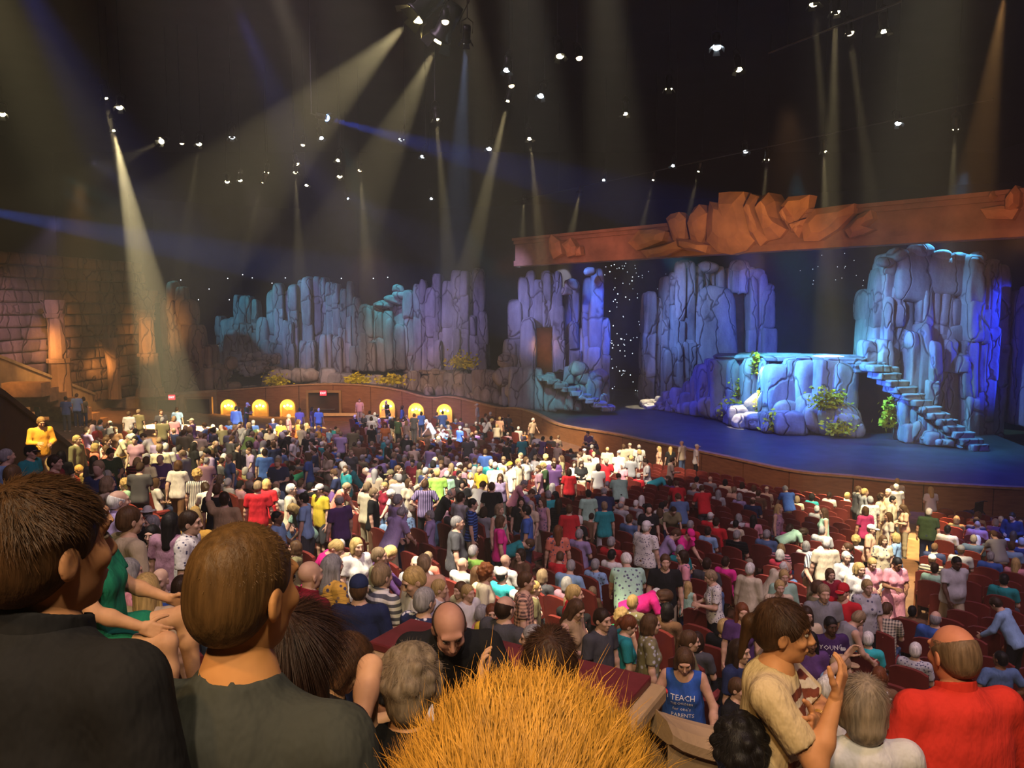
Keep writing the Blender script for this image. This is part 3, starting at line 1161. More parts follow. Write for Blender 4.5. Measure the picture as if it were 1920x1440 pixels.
def onbeam(px, py, off=0.3):
    """point of the beam's front face seen at a pixel"""
    r = ray(px, py)
    o = Vector((0, 0, H))
    q = BL + bn_ * off
    k = (q - o).dot(bn_) / r.dot(bn_)
    return o + r * k


def shard(pts, off=0.3, th=0.35, lean=0.0, curl=0.0):
    """irregular slab: outline in picture points laid on the beam's front, domed and thick"""
    P = [onbeam(x, y, off) for x, y in pts]
    c = sum(P, Vector()) / len(P)
    mb = MB()
    n = len(P)
    fr = [p + bn_ * (0.12 + lean * (p.z - c.z)) for p in P]
    mid = [c.lerp(p, 0.55) + bn_ * (th + lean * (p.z - c.z) + curl * abs(i / n - 0.5)) for i, p in enumerate(P)]
    ctr = c + bn_ * (th * 1.15)
    bk = [p - bn_ * th for p in P]
    mb.add(fr + mid + [ctr] + bk,
           [(i, (i + 1) % n, n + (i + 1) % n, n + i) for i in range(n)] + [(n + i, n + (i + 1) % n, 2 * n) for i in range(n)] +
           [((i + 1) % n, i, 2 * n + 1 + i, 2 * n + 1 + (i + 1) % n) for i in range(n)] + [tuple(2 * n + 1 + i for i in range(n))[::-1]])
    return mb.build('stone_shard', MAT['shard'], beam, False)


for pts, th, ln in (
        ([(1253, 410), (1262, 402), (1278, 398), (1290, 410), (1286, 440), (1280, 462), (1262, 450)], 0.35, 0.15),
        ([(1292, 418), (1308, 390), (1318, 384), (1330, 400), (1322, 440), (1310, 462), (1294, 452)], 0.5, 0.2),
        ([(1330, 400), (1334, 378), (1350, 382), (1352, 362), (1372, 360), (1398, 360), (1402, 376), (1412, 420), (1418, 450), (1400, 470), (1372, 478), (1346, 472), (1326, 452)], 0.5, 0.05),
        ([(1404, 378), (1414, 364), (1424, 368), (1428, 394), (1436, 420), (1440, 448), (1424, 462), (1410, 450)], 0.7, 0.15),
        ([(1424, 384), (1440, 366), (1448, 362), (1458, 378), (1462, 410), (1474, 430), (1460, 446), (1436, 452)], 0.8, 0.2),
        ([(1468, 386), (1484, 370), (1524, 366), (1518, 390), (1498, 410), (1488, 420)], 0.4, 0.3),
        ([(1470, 396), (1482, 384), (1490, 408), (1488, 424), (1474, 412)], 0.6, 0.2),
        ([(1504, 420), (1532, 392), (1606, 382), (1604, 400), (1572, 430), (1536, 452), (1508, 452)], 0.4, 0.1),
        ([(1586, 432), (1612, 404), (1636, 394), (1640, 410), (1624, 424), (1640, 430), (1618, 440), (1594, 446)], 0.35, 0.1),
        ([(1490, 430), (1500, 412), (1508, 428), (1500, 446)], 0.4, 0.0), ([(1480, 420), (1520, 408), (1512, 424), (1486, 436)], 0.4, 0.0),
        ([(1884, 396), (1888, 372), (1908, 348), (1916, 360), (1912, 386), (1896, 400)], 0.45, 0.2), ([(1856, 368), (1864, 358), (1868, 368), (1860, 376)], 0.3, 0.1),
        ([(1840, 392), (1880, 386), (1912, 392), (1900, 412), (1852, 410)], 0.2, 0.0),
        ([(1180, 455), (1200, 432), (1232, 430), (1250, 434), (1244, 452), (1220, 462), (1196, 470)], 0.3, 0.0),
        ([(1204, 470), (1240, 462), (1270, 452), (1280, 466), (1250, 480), (1216, 484)], 0.35, 0.0),
        ([(1032, 448), (1036, 440), (1052, 452), (1056, 476), (1040, 486), (1032, 470)], 0.3, 0.0), ([(1056, 458), (1072, 446), (1082, 462), (1080, 478), (1066, 482)], 0.3, 0.0),
        ([(1080, 466), (1090, 462), (1092, 478), (1082, 480)], 0.2, 0.0), ([(1270, 446), (1300, 450), (1330, 460), (1326, 474), (1290, 470), (1272, 462)], 0.45, 0.0)):
    shard(pts, 0.3, th, ln)

# ------------------------------------------------------------------ left: sandstone wall, columns, stair wall
MAT['sand'] = rock_mat('sandstone', (0.10, 0.055, 0.03), (0.23, 0.135, 0.075), 0.5)
for n_ in ('sand',):
    BLK['sand'] = [rock_mesh('stone_course', 110 + i, 9.0, 0.05, 3, False, MAT['sand']) for i in range(5)]
    BLK['sandcol'] = [rock_mesh('stone_drum', 130 + i, 3.5, 0.03, 4, False, MAT['sand']) for i in range(3)]
SW0, SW1 = at(-60, 640, 44.0), at(262, 640, 58.6)
swt = (SW1 - SW0)
swt.z = 0
swl = swt.length
swt.normalize()
swr = math.atan2(swt.y, swt.x)
sw = empty('wall_sandstone')
tag(sw, kind='structure')
zb, zt = H - 6.4, H + 3.2
MB().box(((SW0.x + SW1.x) / 2 - swt.y * -0.0 - 0.9, (SW0.y + SW1.y) / 2 + 0.9, (zb + zt) / 2), (swl, 0.6, zt - zb), swr).build('core', MAT['sand'], sw)
rows = 13
for r_ in range(rows):
    z0 = zb + (zt - zb) * r_ / rows
    hgt = (zt - zb) / rows
    x = 0.0
    while x < swl:
        w = RR.uniform(1.2, 3.0)
        c = SW0 + swt * (x + w / 2)
        place_rock(sw, 'sand', (c.x - 0.35, c.y + 0.35, z0), w * 1.0, 0.8 + RR.uniform(-0.08, 0.16), hgt * 0.99, 'stone_course', swr, 0.0)
        x += w


def stone_column(px_c, d, spec, label):
    """spec: rows of (picture y, picture width) from top to bottom"""
    t = empty('stone_column')
    tag(t, label, 'column', 'orange lit stone columns by the left wall')
    p = at(px_c, 640, d)
    for nm, ya, wa, yb_, wb_, dx in spec:
        za, zb_ = at(px_c, ya, d).z, at(px_c, yb_, d).z
        ra, rb = wa / F * d / 2, wb_ / F * d / 2
        MB().lathe([(rb, zb_), (rb * 0.97 + ra * 0.03, zb_ + 0.02), (ra, za - 0.02), (ra * 0.96, za)], (p.x + dx / F * d, p.y, 0), 10).build(nm, MAT['sand'], t, False)
    return t


stone_column(276, 56.2, (('capital_top', 545, 46, 556, 44, 0), ('capital', 556, 40, 580, 30, 0), ('collar', 580, 34, 586, 30, 0), ('collar', 594, 32, 600, 34, 0), ('neck', 586, 28, 594, 28, 0), ('shaft', 600, 26, 662, 30, 0), ('band', 662, 38, 668, 38, 0), ('pedestal', 668, 32, 726, 42, 2), ('plinth', 726, 48, 742, 54, 2)), 'orange lit stone column with flared capital at the corner of the left wall')
stone_column(104, 47.6, (('broken_capital', 562, 44, 588, 30, 0), ('collar', 588, 38, 596, 34, 0), ('shaft', 596, 28, 672, 32, 3), ('band', 672, 42, 680, 42, 4), ('pedestal', 680, 36, 760, 42, 5)), 'stone column with broken capital half sunk in the left wall')
# stump with broken fingers of stone
t = empty('broken_pillar')
tag(t, 'orange lit broken stone pillar with jagged top between the two left columns', 'pillar', 'orange lit stone columns by the left wall')
for px, yt, w in ((196, 618, 8), (203, 610, 7), (210, 620, 7)):
    a, b_ = at(px, 640, 53.6), at(px + 2, yt, 53.6)
    MB().tube([a - Vector((0, 0, 0.5)), a, b_], [w / F * 55 / 2, w / F * 55 / 2, 0.06], 7).build('jagged_tip', MAT['sand'], t)
a, b_ = at(205, 634, 53.6), at(216, 748, 53.6)
MB().tube([b_, b_.lerp(a, 0.5) + Vector((0.12, 0, 0)), a], [0.42, 0.4, 0.46], 9).build('shaft', MAT['sand'], t)

MAT['plaster'] = M('tan_plaster', (0.42, 0.29, 0.15), 0.85, 1.2, 0.2, 0.2)
MAT['rail_stone'] = M('stone_rail', (0.40, 0.30, 0.18), 0.7, 2.0, 0.2, 0.2)
MAT['dark_wood'] = M('dark_brown_wall', (0.05, 0.028, 0.016), 0.7, 1.2, 0.25, 0.2)


def slope_wall(name, pts, zbase, mat, capmat, th=0.3, kind='structure'):
    o = empty(name)
    tag(o, kind=kind)
    mb, cp = MB(), MB()
    for p, q in zip(pts, pts[1:]):
        t = (q - p)
        t.z = 0
        t.normalize()
        n = Vector((-t.y, t.x, 0)) * th
        fz = lambda v: (floor_z(v.x, v.y) if zbase is None else zbase) - 0.3
        b0, b1 = fz(p), fz(q)
        vs = [(p.x, p.y, b0), (q.x, q.y, b1), tuple(q), tuple(p), (p.x + n.x, p.y + n.y, b0), (q.x + n.x, q.y + n.y, b1), (q.x + n.x, q.y + n.y, q.z), (p.x + n.x, p.y + n.y, p.z)]
        mb.add(vs, [(0, 1, 2, 3), (5, 4, 7, 6), (3, 2, 6, 7), (0, 3, 7, 4), (1, 5, 6, 2)])
        e = Vector((-t.y, t.x, 0)) * 0.08
        A, B, C, D = p - e, q - e, q + n + e, p + n + e
        u = Vector((0, 0, 0.16))
        cp.add([A, B, C, D, A + u, B + u, C + u, D + u], [(0, 3, 2, 1), (4, 5, 6, 7), (0, 1, 5, 4), (2, 3, 7, 6), (3, 0, 4, 7), (1, 2, 6, 5)])
    mb.build('wall_face', mat, o)
    cp.build('cap_rail', capmat, o)
    return o


slope_wall('wall_stairs', [at(-90, 625, 36.5), at(0, 672, 41.0), at(206, 752, 56.8), at(300, 743, 57.6), at(405, 735, 58.2)], None, MAT['plaster'], MAT['rail_stone'], 0.3)
WTA, WTB = at(-60, 705, 18.5), at(210, 905, 26.5)
slope_wall('wall_tier', [WTA, at(5, 745, 20.2), WTB], None, MAT['dark_wood'], MAT['dark_wood'], 0.25)

# lit steps climbing along the plaster wall
stp = empty('stair_flight')
tag(stp, 'flight of orange lit steps climbing along the plaster wall at far left', 'stairs')
for i in range(11):
    f_ = i / 10
    c = at(188 - 172 * f_, 812 - 96 * f_, 49.5 - 9.5 * f_)
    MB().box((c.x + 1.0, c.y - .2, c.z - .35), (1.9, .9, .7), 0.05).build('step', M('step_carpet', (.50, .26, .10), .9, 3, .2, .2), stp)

# arched lamp niches in the stage front, doors, exit signs, counter
MAT['niche'] = M('golden_niche', (0.75, 0.46, 0.12), 0.5, 4, 0.1, 0.1)
MAT['bulb'] = glow('lamp_bulb', (1.0, 0.62, 0.18), 30.0)


def arch_niche(px, py, d, wpx, hpx, label):
    t = empty('wall_niche')
    tag(t, label, 'wall lamp', 'golden arched lamp niches along the stage front')
    c = at(px, py, d)
    w, h = wpx / F * d, hpx / F * d
    n = 14
    arc = [(-w / 2, -h / 2), (w / 2, -h / 2)] + [(w / 2 * math.cos(a), h / 2 - w / 2 + w / 2 * math.sin(a)) for a in [pi * i / n for i in range(n + 1)]]
    # shallow shell standing in the wall
    mb = MB()
    m_ = len(arc)
    dep = 0.22
    outer = [Vector((c.x + a * 1.06, c.y, c.z + b * 1.03)) for a, b in arc]
    inner = [Vector((c.x + a, c.y, c.z + b)) for a, b in arc]
    back = [Vector((c.x + a * 0.85, c.y + dep, c.z + b * 0.92)) for a, b in arc]
    outb = [p + Vector((0, dep + 0.05, 0)) for p in outer]
    mb.add(outer + inner + back + outb,
           [(i, (i + 1) % m_, m_ + (i + 1) % m_, m_ + i) for i in range(m_)] + [(m_ + i, m_ + (i + 1) % m_, 2 * m_ + (i + 1) % m_, 2 * m_ + i) for i in range(m_)] +
           [tuple(2 * m_ + i for i in range(m_))] + [((i + 1) % m_, i, 3 * m_ + i, 3 * m_ + (i + 1) % m_) for i in range(m_)])
    mb.build('shell', MAT['niche'], t)
    for dx, dz in ((-0.24, 0.0), (0, 0.07), (0.24, 0.0)):
        MB().lathe([(0.0, -0.07), (0.07, -0.03), (0.075, 0.03), (0.0, 0.1)], (c.x + dx, c.y + 0.05, c.z + h * 0.12 + dz), 8).build('bulb', MAT['bulb'], t, True)
        MB().tube([(c.x + dx, c.y + 0.05, c.z + h * 0.12 + dz - 0.08), (c.x, c.y + 0.12, c.z - 0.18)], 0.025, 5).build('arm', MAT['niche'], t)
    l = bpy.data.lights.new('niche_light', 'POINT')
    l.energy = 55
    l.color = (1, 0.55, 0.14)
    l.shadow_soft_size = 0.12
    o = bpy.data.objects.new('niche_light', l)
    COL.objects.link(o)
    o.location = (c.x, c.y - 0.12, c.z + h * 0.2)
    o.parent = t


NW = ('leftmost', 'second from left', 'third from left', 'fourth from left', 'fifth from left', 'rightmost')
for i, (px, py, d) in enumerate(((428, 766, 57.6), (487, 766, 57.9), (539, 766, 58.1), (726, 766, 57.5), (780, 773, 56.7), (833, 775, 56.0))):
    arch_niche(px, py, d, 28, 34, 'golden arched wall niche with three bulbs in the stage front, ' + NW[i])

MAT['door'] = M('dark_door', (0.06, 0.03, 0.018), 0.6, 1, 0.2, 0.1)
MAT['jamb'] = M('door_jamb', (0.30, 0.18, 0.07), 0.6, 1, 0.2, 0.1)


def doorway(idx, px0, px1, py0, py1, d, leaf=True):
    t = empty('door_%d' % idx)
    tag(t, kind='structure')
    a, b_ = at(px0, py1, d), at(px1, py0, d)
    w, h = b_.x - a.x, b_.z - a.z
    MB().box((a.x + w / 2, d + 0.1, a.z + h / 2), (w, 0.1, h)).build('door_leaf', MAT['door'], t)
    for x in (a.x - 0.08, b_.x + 0.08):
        MB().box((x, d - 0.02, a.z + h / 2), (0.16, 0.3, h)).build('jamb', MAT['jamb'], t)
    MB().box((a.x + w / 2, d - 0.02, b_.z + 0.08), (w + 0.32, 0.3, 0.16)).build('lintel', MAT['jamb'], t)
    MB().box((a.x + w / 2, d + 0.02, a.z + h * 0.42), (w * 0.7, 0.06, 0.06)).build('push_bar', M('steel', (0.5, 0.5, 0.5), 0.35, 3, 0.1, 0, 1.0), t)


doorway(1, 298, 332, 750, 800, 57.0)
doorway(2, 352, 394, 748, 800, 57.3)
doorway(3, 580, 636, 736, 790, 57.9)
MAT['exit'] = glow('exit_sign_red', (1.0, 0.05, 0.07), 1.6)
MAT['exit_letter'] = glow('exit_sign_letters', (1.0, 0.75, 0.75), 2.4)
MAT['sign_box'] = M('sign_box', (0.02, 0.02, 0.02), 0.5, 3, 0.1, 0)
for px, py, d, lab in ((322, 745, 56.6, 'red glowing exit sign above the left door'), (606, 737, 57.2, 'red glowing exit sign above the door behind the counter')):
    t = empty('exit_sign')
    tag(t, lab, 'exit sign', 'exit signs over the doors')
    c = at(px, py, d)
    MB().box((c.x, c.y, c.z), (0.46, 0.06, 0.34)).build('sign_face', MAT['exit'], t)
    MB().box((c.x, c.y + 0.09, c.z), (0.5, 0.12, 0.38)).build('sign_housing', MAT['sign_box'], t)
    o = link('lettering', text_mesh('EXIT', 0.2, 0.004, MAT['exit_letter']), t, (c.x, c.y - 0.036, c.z), (pi / 2, 0, 0))
    MB().tube([(c.x, c.y + 0.1, c.z), (c.x, c.y + 1.2, c.z)], 0.03, 6).build('bracket', MAT['sign_box'], t)
t = empty('counter')
tag(t, 'small counter with brightly lit top edge in front of the middle door', 'counter')
a, b_ = at(604, 775, 56.6), at(671, 772, 56.6)
MB().box(((a.x + b_.x) / 2, 56.6, a.z - 0.08), (b_.x - a.x, 0.6, 0.14)).build('counter_top', M('pale_counter', (0.85, 0.62, 0.28), 0.4, 3, 0.1, 0), t)
MB().box(((a.x + b_.x) / 2, 56.65, (a.z - 0.15) / 2), (b_.x - a.x - 0.1, 0.5, a.z - 0.15)).build('counter_front', MAT['stage_wood'], t)
# ------------------------------------------------------------------ stage lamps hung from the roof
m_can = M('lamp_black_metal', (0.03, 0.03, 0.03), 0.4, 8, 0.2, 0.0, 0.6)
LENS = {}


def lens_mat(kind):
    if kind not in LENS:
        col, st_ = {'w': ((1.0, 0.86, 0.50), 22.0), 'b': ((0.75, 0.88, 1.0), 16.0), 'y': ((1.0, 0.72, 0.25), 40.0), 'd': ((1.0, 0.8, 0.5), 4.0), 'u': ((0.15, 0.35, 1.0), 20.0)}[kind]
        LENS[kind] = glow('lens_' + kind, col, st_)
    return LENS[kind]


def lamp_meshes():
    R = Matrix.Identity(3)
    can = MB().lathe([(0.05, 0.62), (0.15, 0.6), (0.17, 0.42), (0.165, 0.40), (0.165, 0.05), (0.22, 0.0), (0.22, -0.05), (0.20, -0.05), (0.15, 0.02)], (0, 0, 0), 14)
    body = mesh_from('lamp_body', can.v, can.f, m_can, True)
    l = MB().lathe([(0.0, -0.15), (0.09, -0.13), (0.155, -0.075), (0.17, 0.0), (0.0, 0.013)], (0, 0, 0), 14, caps=False)
    y = MB()
    for s_ in (-1, 1):
        y.tube([(s_ * 0.24, 0, 0.3), (s_ * 0.24, 0, 0.75), (s_ * 0.03, 0, 0.9)], 0.02, 5)
    yoke = mesh_from('yoke', y.v, y.f, m_can)
    b = MB()
    for k in range(4):
        an = k * pi / 2
        b.add([(0.21 * math.cos(an - .5), 0.21 * math.sin(an - .5), -0.04), (0.21 * math.cos(an + .5), 0.21 * math.sin(an + .5), -0.04), (0.34 * math.cos(an + .45), 0.34 * math.sin(an + .45), -0.22), (0.34 * math.cos(an - .45), 0.34 * math.sin(an - .45), -0.22)], [(0, 1, 2, 3), (3, 2, 1, 0)])
    doors = mesh_from('barn_door', b.v, b.f, m_can)
    return body, (l.v, l.f), yoke, doors


LB, LL, LY, LD = lamp_meshes()
LLM = {}


def lens_mesh(kind):
    if kind not in LLM:
        LLM[kind] = mesh_from('lens', LL[0], LL[1], lens_mat(kind), True)
    return LLM[kind]


CEIL = H + 15.28


def lamp(px, py, kind, label, h=None, d=None, aim=None, power=0, deg=10, col=WHITE, scale=1.0, blend=0.25, tgt=None):
    """Lamp seen at a pixel, hanging h above the eye; aim = picture point its beam runs towards."""
    r = ray(px, py)
    if d is None:
        d = h / (r.z / r.y)
    p = at(px, py, d)
    t = empty('stage_lamp', p)
    tag(t, label, 'stage lamp', 'stage lamps hanging from the dark ceiling')
    if tgt is not None:
        dirv = (Vector(tgt) - p).normalized()
    elif aim is not None:
        ax, ay, ad = aim
        dirv = (at(ax, ay, ad) - p).normalized()
    else:
        dirv = Vector((RR.uniform(-0.25, 0.25), RR.uniform(-0.45, 0.05), -1)).normalized()
    q = dirv.to_track_quat('-Z', 'Y').to_euler()
    sc_ = (scale, scale, scale)
    link('lamp_body', LB, t, (0, 0, 0), q, sc_)
    link('lens', lens_mesh(kind), t, (0, 0, 0), q, sc_)
    if scale > 0.8:
        link('barn_door', LD, t, (0, 0, 0), q, sc_)
    yk = link('yoke', LY, t, -dirv * 0.0, None, sc_)
    yk.rotation_euler = q
    top = -dirv * 0.9 * scale
    MB().tube([top, (top.x, top.y, CEIL - p.z)], 0.02, 4).build('drop_rod', m_can, t)
    if power:
        o = spot('lamp_beam', (0, 0, 0), (0, 0, -1), power, col, deg, blend, 0.09)
        o.rotation_euler = q
        o.location = dirv * (0.3 * scale)
        o.parent = t
    return t


# beams that show in the haze: (x, y, kind, height, aim(px,py,d), power, angle, colour, wording)
HZ = (1.0, 0.80, 0.40)
BEAMS = [
    (197, 181, 'w', 9.5, (318, 800, 42), 160000, 6, HZ, 'upper left lamp of the bright pair at far left, throwing a wide yellow beam'),
    (213, 242, 'w', 9.2, (330, 800, 46), 520000, 14, HZ, 'lower lamp of the bright pair at far left, throwing a wide yellow beam'),
    (783, 25, 'y', 9.5, (470, 330, 27), 66000, 26, HZ, 'big glaring yellow lamp at top centre, beam to the lower left'),
    (827, 67, 'y', 9.5, (650, 430, 33), 52000, 22, HZ, 'second glaring yellow lamp just right below the biggest one'),
    (818, 221, 'w', 8.8, (872, 830, 42), 80000, 8, HZ, 'lamp above the saddle of rocks, thin pale beam straight down'),
    (953, 186, 'w', 9.0, (800, 830, 40), 130000, 9, HZ, 'lamp with a pale beam slanting down left toward the tall cliff'),
    (993, 258, 'w', 8.6, (1050, 830, 40), 90000, 7, HZ, 'lamp with a narrow beam dropping onto the left end of the beam'),
    (1526, 5, 'w', 9.8, (1602, 960, 27), 60000, 5, HZ, 'left one of two lamps at the top edge with long narrow beams'),
    (1567, 20, 'w', 9.8, (1545, 950, 29), 90000, 7, HZ, 'brighter right one of two lamps at the top edge with long beams'),
    (1593, 60, 'd', 9.4, (1712, 960, 27), 45000, 6, HZ, 'dim lamp with a slanting beam right of the two top edge lamps'),
    (983, 375, 'w', 8.4, (976, 500, 74), 50000, 7, HZ, 'leftmost of the small row of lamps above the carved beam'),
    (1088, 359, 'w', 8.4, (1062, 480, 68), 60000, 8, HZ, 'second small lamp in the row above the carved beam'),
    (1225, 335, 'w', 8.4, (1198, 450, 55), 34000, 8, HZ, 'third small lamp in the row above the carved beam'),
    (1311, 319, 'w', 8.4, (1284, 430, 52), 36000, 8, HZ, 'fourth small lamp in the row above the carved beam'),
    (1438, 298, 'w', 8.4, (1428, 420, 47), 45000, 8, HZ, 'fifth small lamp, its beam falling on the stone crown'),
    (1545, 282, 'w', 8.4, (1548, 440, 45), 55000, 9, HZ, 'sixth small lamp, its beam meeting the long one from above'),
    (1792, 240, 'w', 8.4, (1782, 400, 40), 45000, 8, HZ, 'small lamp at far right with a short beam to the carved beam'),
    (675, 318, 'd', 8.8, (712, 800, 50), 60000, 10, HZ, 'faint lamp between two hanging bulbs, soft beam onto the broad cliff'),
    (554, 322, 'w', 8.8, (574, 800, 52), 50000, 9, HZ, 'lowest lamp of the stacked cluster left of centre'),
    (874, 76, 'b', 9.2, (835, 820, 43), 45000, 11, (.45, .60, 1.0), 'white lamp right of the glaring yellow pair'),
    (373, 269, 'w', 9.0, (355, 400, 44), 20000, 8, HZ, 'rightmost of three lamps in a short row at left'),
    (303, 265, 'w', 9.0, (240, 295, 42), 14000, 10, HZ, 'leftmost of three lamps in a short row at left'),
    (494, 340, 'w', 8.6, (470, 430, 58), 20000, 8, HZ, 'third of a loose lower cluster of lamps'),
    (612, 221, 'u', 8.2, (900, 300, 34), 110000, 9, BLUE, 'blue lamp throwing a blue beam to the right'),
    (-150, 372, 'u', 7.0, (460, 486, 50), 420000, 6, (.05, .18, 1.0), 'blue lamp outside the left edge, long flat blue beam'),
    (1885, -25, 'w', 10.5, (1735, 960, 25), 60000, 12, AMBER, 'amber lamp above the top right corner of the picture')]
for px, py, k, h, aim, pw, dg_, co, lab in BEAMS:
    lamp(px, py, k, lab, h=h, aim=aim, power=pw * (1.15 if k == 'y' else 1.45), deg=dg_, col=co, scale=.85 if k != 'y' else 1.9)
# lamps that only show their bright front
PLAIN = [(4, 213, 'w', 'at the left edge of the picture'), (224, 200, 'w', 'right one of the pair at far left'), (341, 268, 'd', 'middle of three lamps in a short row at left'), 
         (435, 256, 'b', 'bright white lamp alone left of centre'), (426, 340, 'w', 'lower left of a loose cluster'), (450, 337, 'w', 'second of a loose lower cluster'), (500, 322, 'w', 'upper of a loose lower cluster'),
         (556, 306, 'w', 'middle of the stacked cluster'), (568, 271, 'd', 'topmost of the stacked cluster'), (575, 346, 'w', 'small lamp right below the stacked cluster'), (602, 257, 'b', 'bright lamp right of the stacked cluster'), (634, 299, 'w', 'upper of two below the blue lamp'), (637, 330, 'w', 'lower of two below the blue lamp'),
         (651, 371, 'b', 'white lamp low over the broad cliff'), (809, 371, 'b', 'white lamp low over the saddle of rocks'), (753, 260, 'b', 'small lamp at the end of the blue beam'), (793, 292, 'b', 'small lamp below the end of the blue beam'), (917, 278, 'b', 'small lamp left of the slanting beam'),
         (950, 129, 'b', 'lamp above the slanting beam lamp'), (959, 160, 'd', 'dim lamp just above the slanting beam lamp'), (1014, 178, 'b', 'lamp right of the slanting beam'), (1050, 103, 'w', 'cluster lamp at upper centre right'), (1172, 211, 'w', 'lamp in the dark right of centre'), (1254, 165, 'w', 'lamp in the dark above the third small lamp'),
         (1262, 309, 'b', 'white lamp beside the third small lamp'), (1344, 87, 'b', 'large white lamp at upper right'), (1385, 128, 'w', 'lamp below the large white one at upper right'), (1398, 283, 'b', 'white lamp left of the fifth small lamp'), (1657, 55, 'w', 'lamp right of the long narrow beams'), (1684, 230, 'b', 'white lamp left of the far right one'), (1132, 336, 'b', 'tiny white lamp over the second small lamp'), (1086, 108, 'd', 'tiny lamp beside the upper centre cluster'),
         (835, 40, 'd', 'dim lamp between the two glaring yellow lamps')]
for px, py, k, lab in PLAIN:
    lamp(px, py, k, ('lit lamp, ' if 'lamp' not in lab else '') + lab, h=9.0 if py < 290 else 8.6, scale=.85 if k in 'wb' else 0.7)
# steel bars that the lamps hang beside
m_pipe = M('lighting_pipe', (0.05, 0.05, 0.05), 0.4, 6, 0.2, 0, 0.5)
for nm, A, B, lab in (('lighting_pipe', at(965, 371, 68), at(1860, 226, 35), 'long dark lighting pipe above the carved beam'), ('lighting_pipe', at(1440, 128, 30), at(1690, 60, 25), 'thin dark wire pipe across the long narrow beams')):
    A.z = B.z = min(A.z, B.z) + 0.9
    o = empty(nm)
    tag(o, lab, 'pipe')
    MB().tube([A, B], 0.035, 6).build('pipe', m_pipe, o)
    for k in range(3):
        c = A.lerp(B, (k + 0.5) / 3)
        MB().tube([c, (c.x, c.y, CEIL)], 0.02, 4).build('drop_rod', m_pipe, o)
# ------------------------------------------------------------------ people
def body_mat(name, kind):
    m, nt, b = new_mat(name)
    oi = nd(nt, 'ShaderNodeObjectInfo')
    col = oi.outputs['Color']
    v = coord(nt, (1, 1, 1), 'Object')
    b.inputs['Specular IOR Level'].default_value = 0.2
    if kind == 'skin':
        f = noise(nt, v, 14, 3)
        c = mix(nt, 1.0, col, ramp(nt, f, [(0.3, (0.86, 0.80, 0.78)), (0.7, (1.06, 1.04, 1.02))]), 'MULTIPLY')
        b.inputs['Roughness'].default_value = 0.55
        nt.links.new(c, b.inputs['Base Color'])
        b.inputs['Subsurface Weight'].default_value = 0.0
        return m
    if kind == 'hair':
        mp = nd(nt, 'ShaderNodeMapping')
        mp.inputs['Scale'].default_value = (60, 60, 8)
        tc = nd(nt, 'ShaderNodeTexCoord')
        nt.links.new(tc.outputs['Object'], mp.inputs['Vector'])
        f = noise(nt, mp.outputs[0], 1.0, 4)
        c = mix(nt, 1.0, col, ramp(nt, f, [(0.3, (0.55, 0.55, 0.55)), (0.7, (1.2, 1.2, 1.2))]), 'MULTIPLY')
        nt.links.new(c, b.inputs['Base Color'])
        b.inputs['Roughness'].default_value = 0.5
        bump(nt, b, f, 0.6, 0.01)
        return m
    fold = noise(nt, coord(nt, (5, 5, 2.2)), 1.4, 4)
    if kind == 'cloth':
        c = mix(nt, 1.0, col, ramp(nt, fold, [(0.3, (0.84, 0.84, 0.84)), (0.7, (1.05, 1.05, 1.05))]), 'MULTIPLY')
    elif kind in ('stripe', 'vstripe', 'plaid'):
        def wave(axis, sc):
            w = nd(nt, 'ShaderNodeTexWave', wave_type='BANDS', bands_direction=axis)
            w.inputs['Scale'].default_value = sc
            nt.links.new(v, w.inputs['Vector'])
            return ramp(nt, w.outputs['Fac'], [(0.45, (0, 0, 0)), (0.55, (1, 1, 1))])
        if kind == 'stripe':
            f = wave('Z', 5.0)
        elif kind == 'vstripe':
            f = wave('X', 7.0)
        else:
            f = mix(nt, 0.5, wave('Z', 7.0), wave('X', 7.0))
        dark = mix(nt, 1.0, col, (0.14, 0.15, 0.2), 'MULTIPLY')
        c = mix(nt, f, col, dark)
    elif kind in ('floral', 'dots'):
        vo = nd(nt, 'ShaderNodeTexVoronoi')
        vo.inputs['Scale'].default_value = 16 if kind == 'floral' else 28
        wn_ = noise(nt, v, 12, 2)
        nt.links.new(v, vo.inputs['Vector'])
        f = ramp(nt, vo.outputs['Distance'], [(0.28, (1, 1, 1)), (0.36, (0, 0, 0))])
        g = ramp(nt, vo.outputs['Color'], [(0.35, (0, 0, 0)), (0.4, (1, 1, 1))])
        f2 = mix(nt, 1.0, f, g, 'MULTIPLY')
        lum = nd(nt, 'ShaderNodeRGBToBW')
        nt.links.new(col, lum.inputs[0])
        alt = ramp(nt, lum.outputs[0], [(0.16, (0.75, 0.76, 0.8)), (0.22, (0.09, 0.09, 0.16))])
        c = mix(nt, f2, col, alt)
    nt.links.new(c, b.inputs['Base Color'])
    b.inputs['Roughness'].default_value = 0.9
    bump(nt, b, fold, 0.8, 0.045)
    return m


PM = {k: body_mat('person_' + k, k) for k in ('skin', 'hair', 'cloth', 'stripe', 'vstripe', 'plaid', 'floral', 'dots')}
m_eye = M('eye_dark', (0.03, 0.02, 0.015), 0.3, 5, 0.1, 0)
m_lip = None


def rotx(a):
    return Matrix.Rotation(a, 3, 'X')


def rotz(a):
    return Matrix.Rotation(a, 3, 'Z')


def nrm(v):
    return Vector(v).normalized()


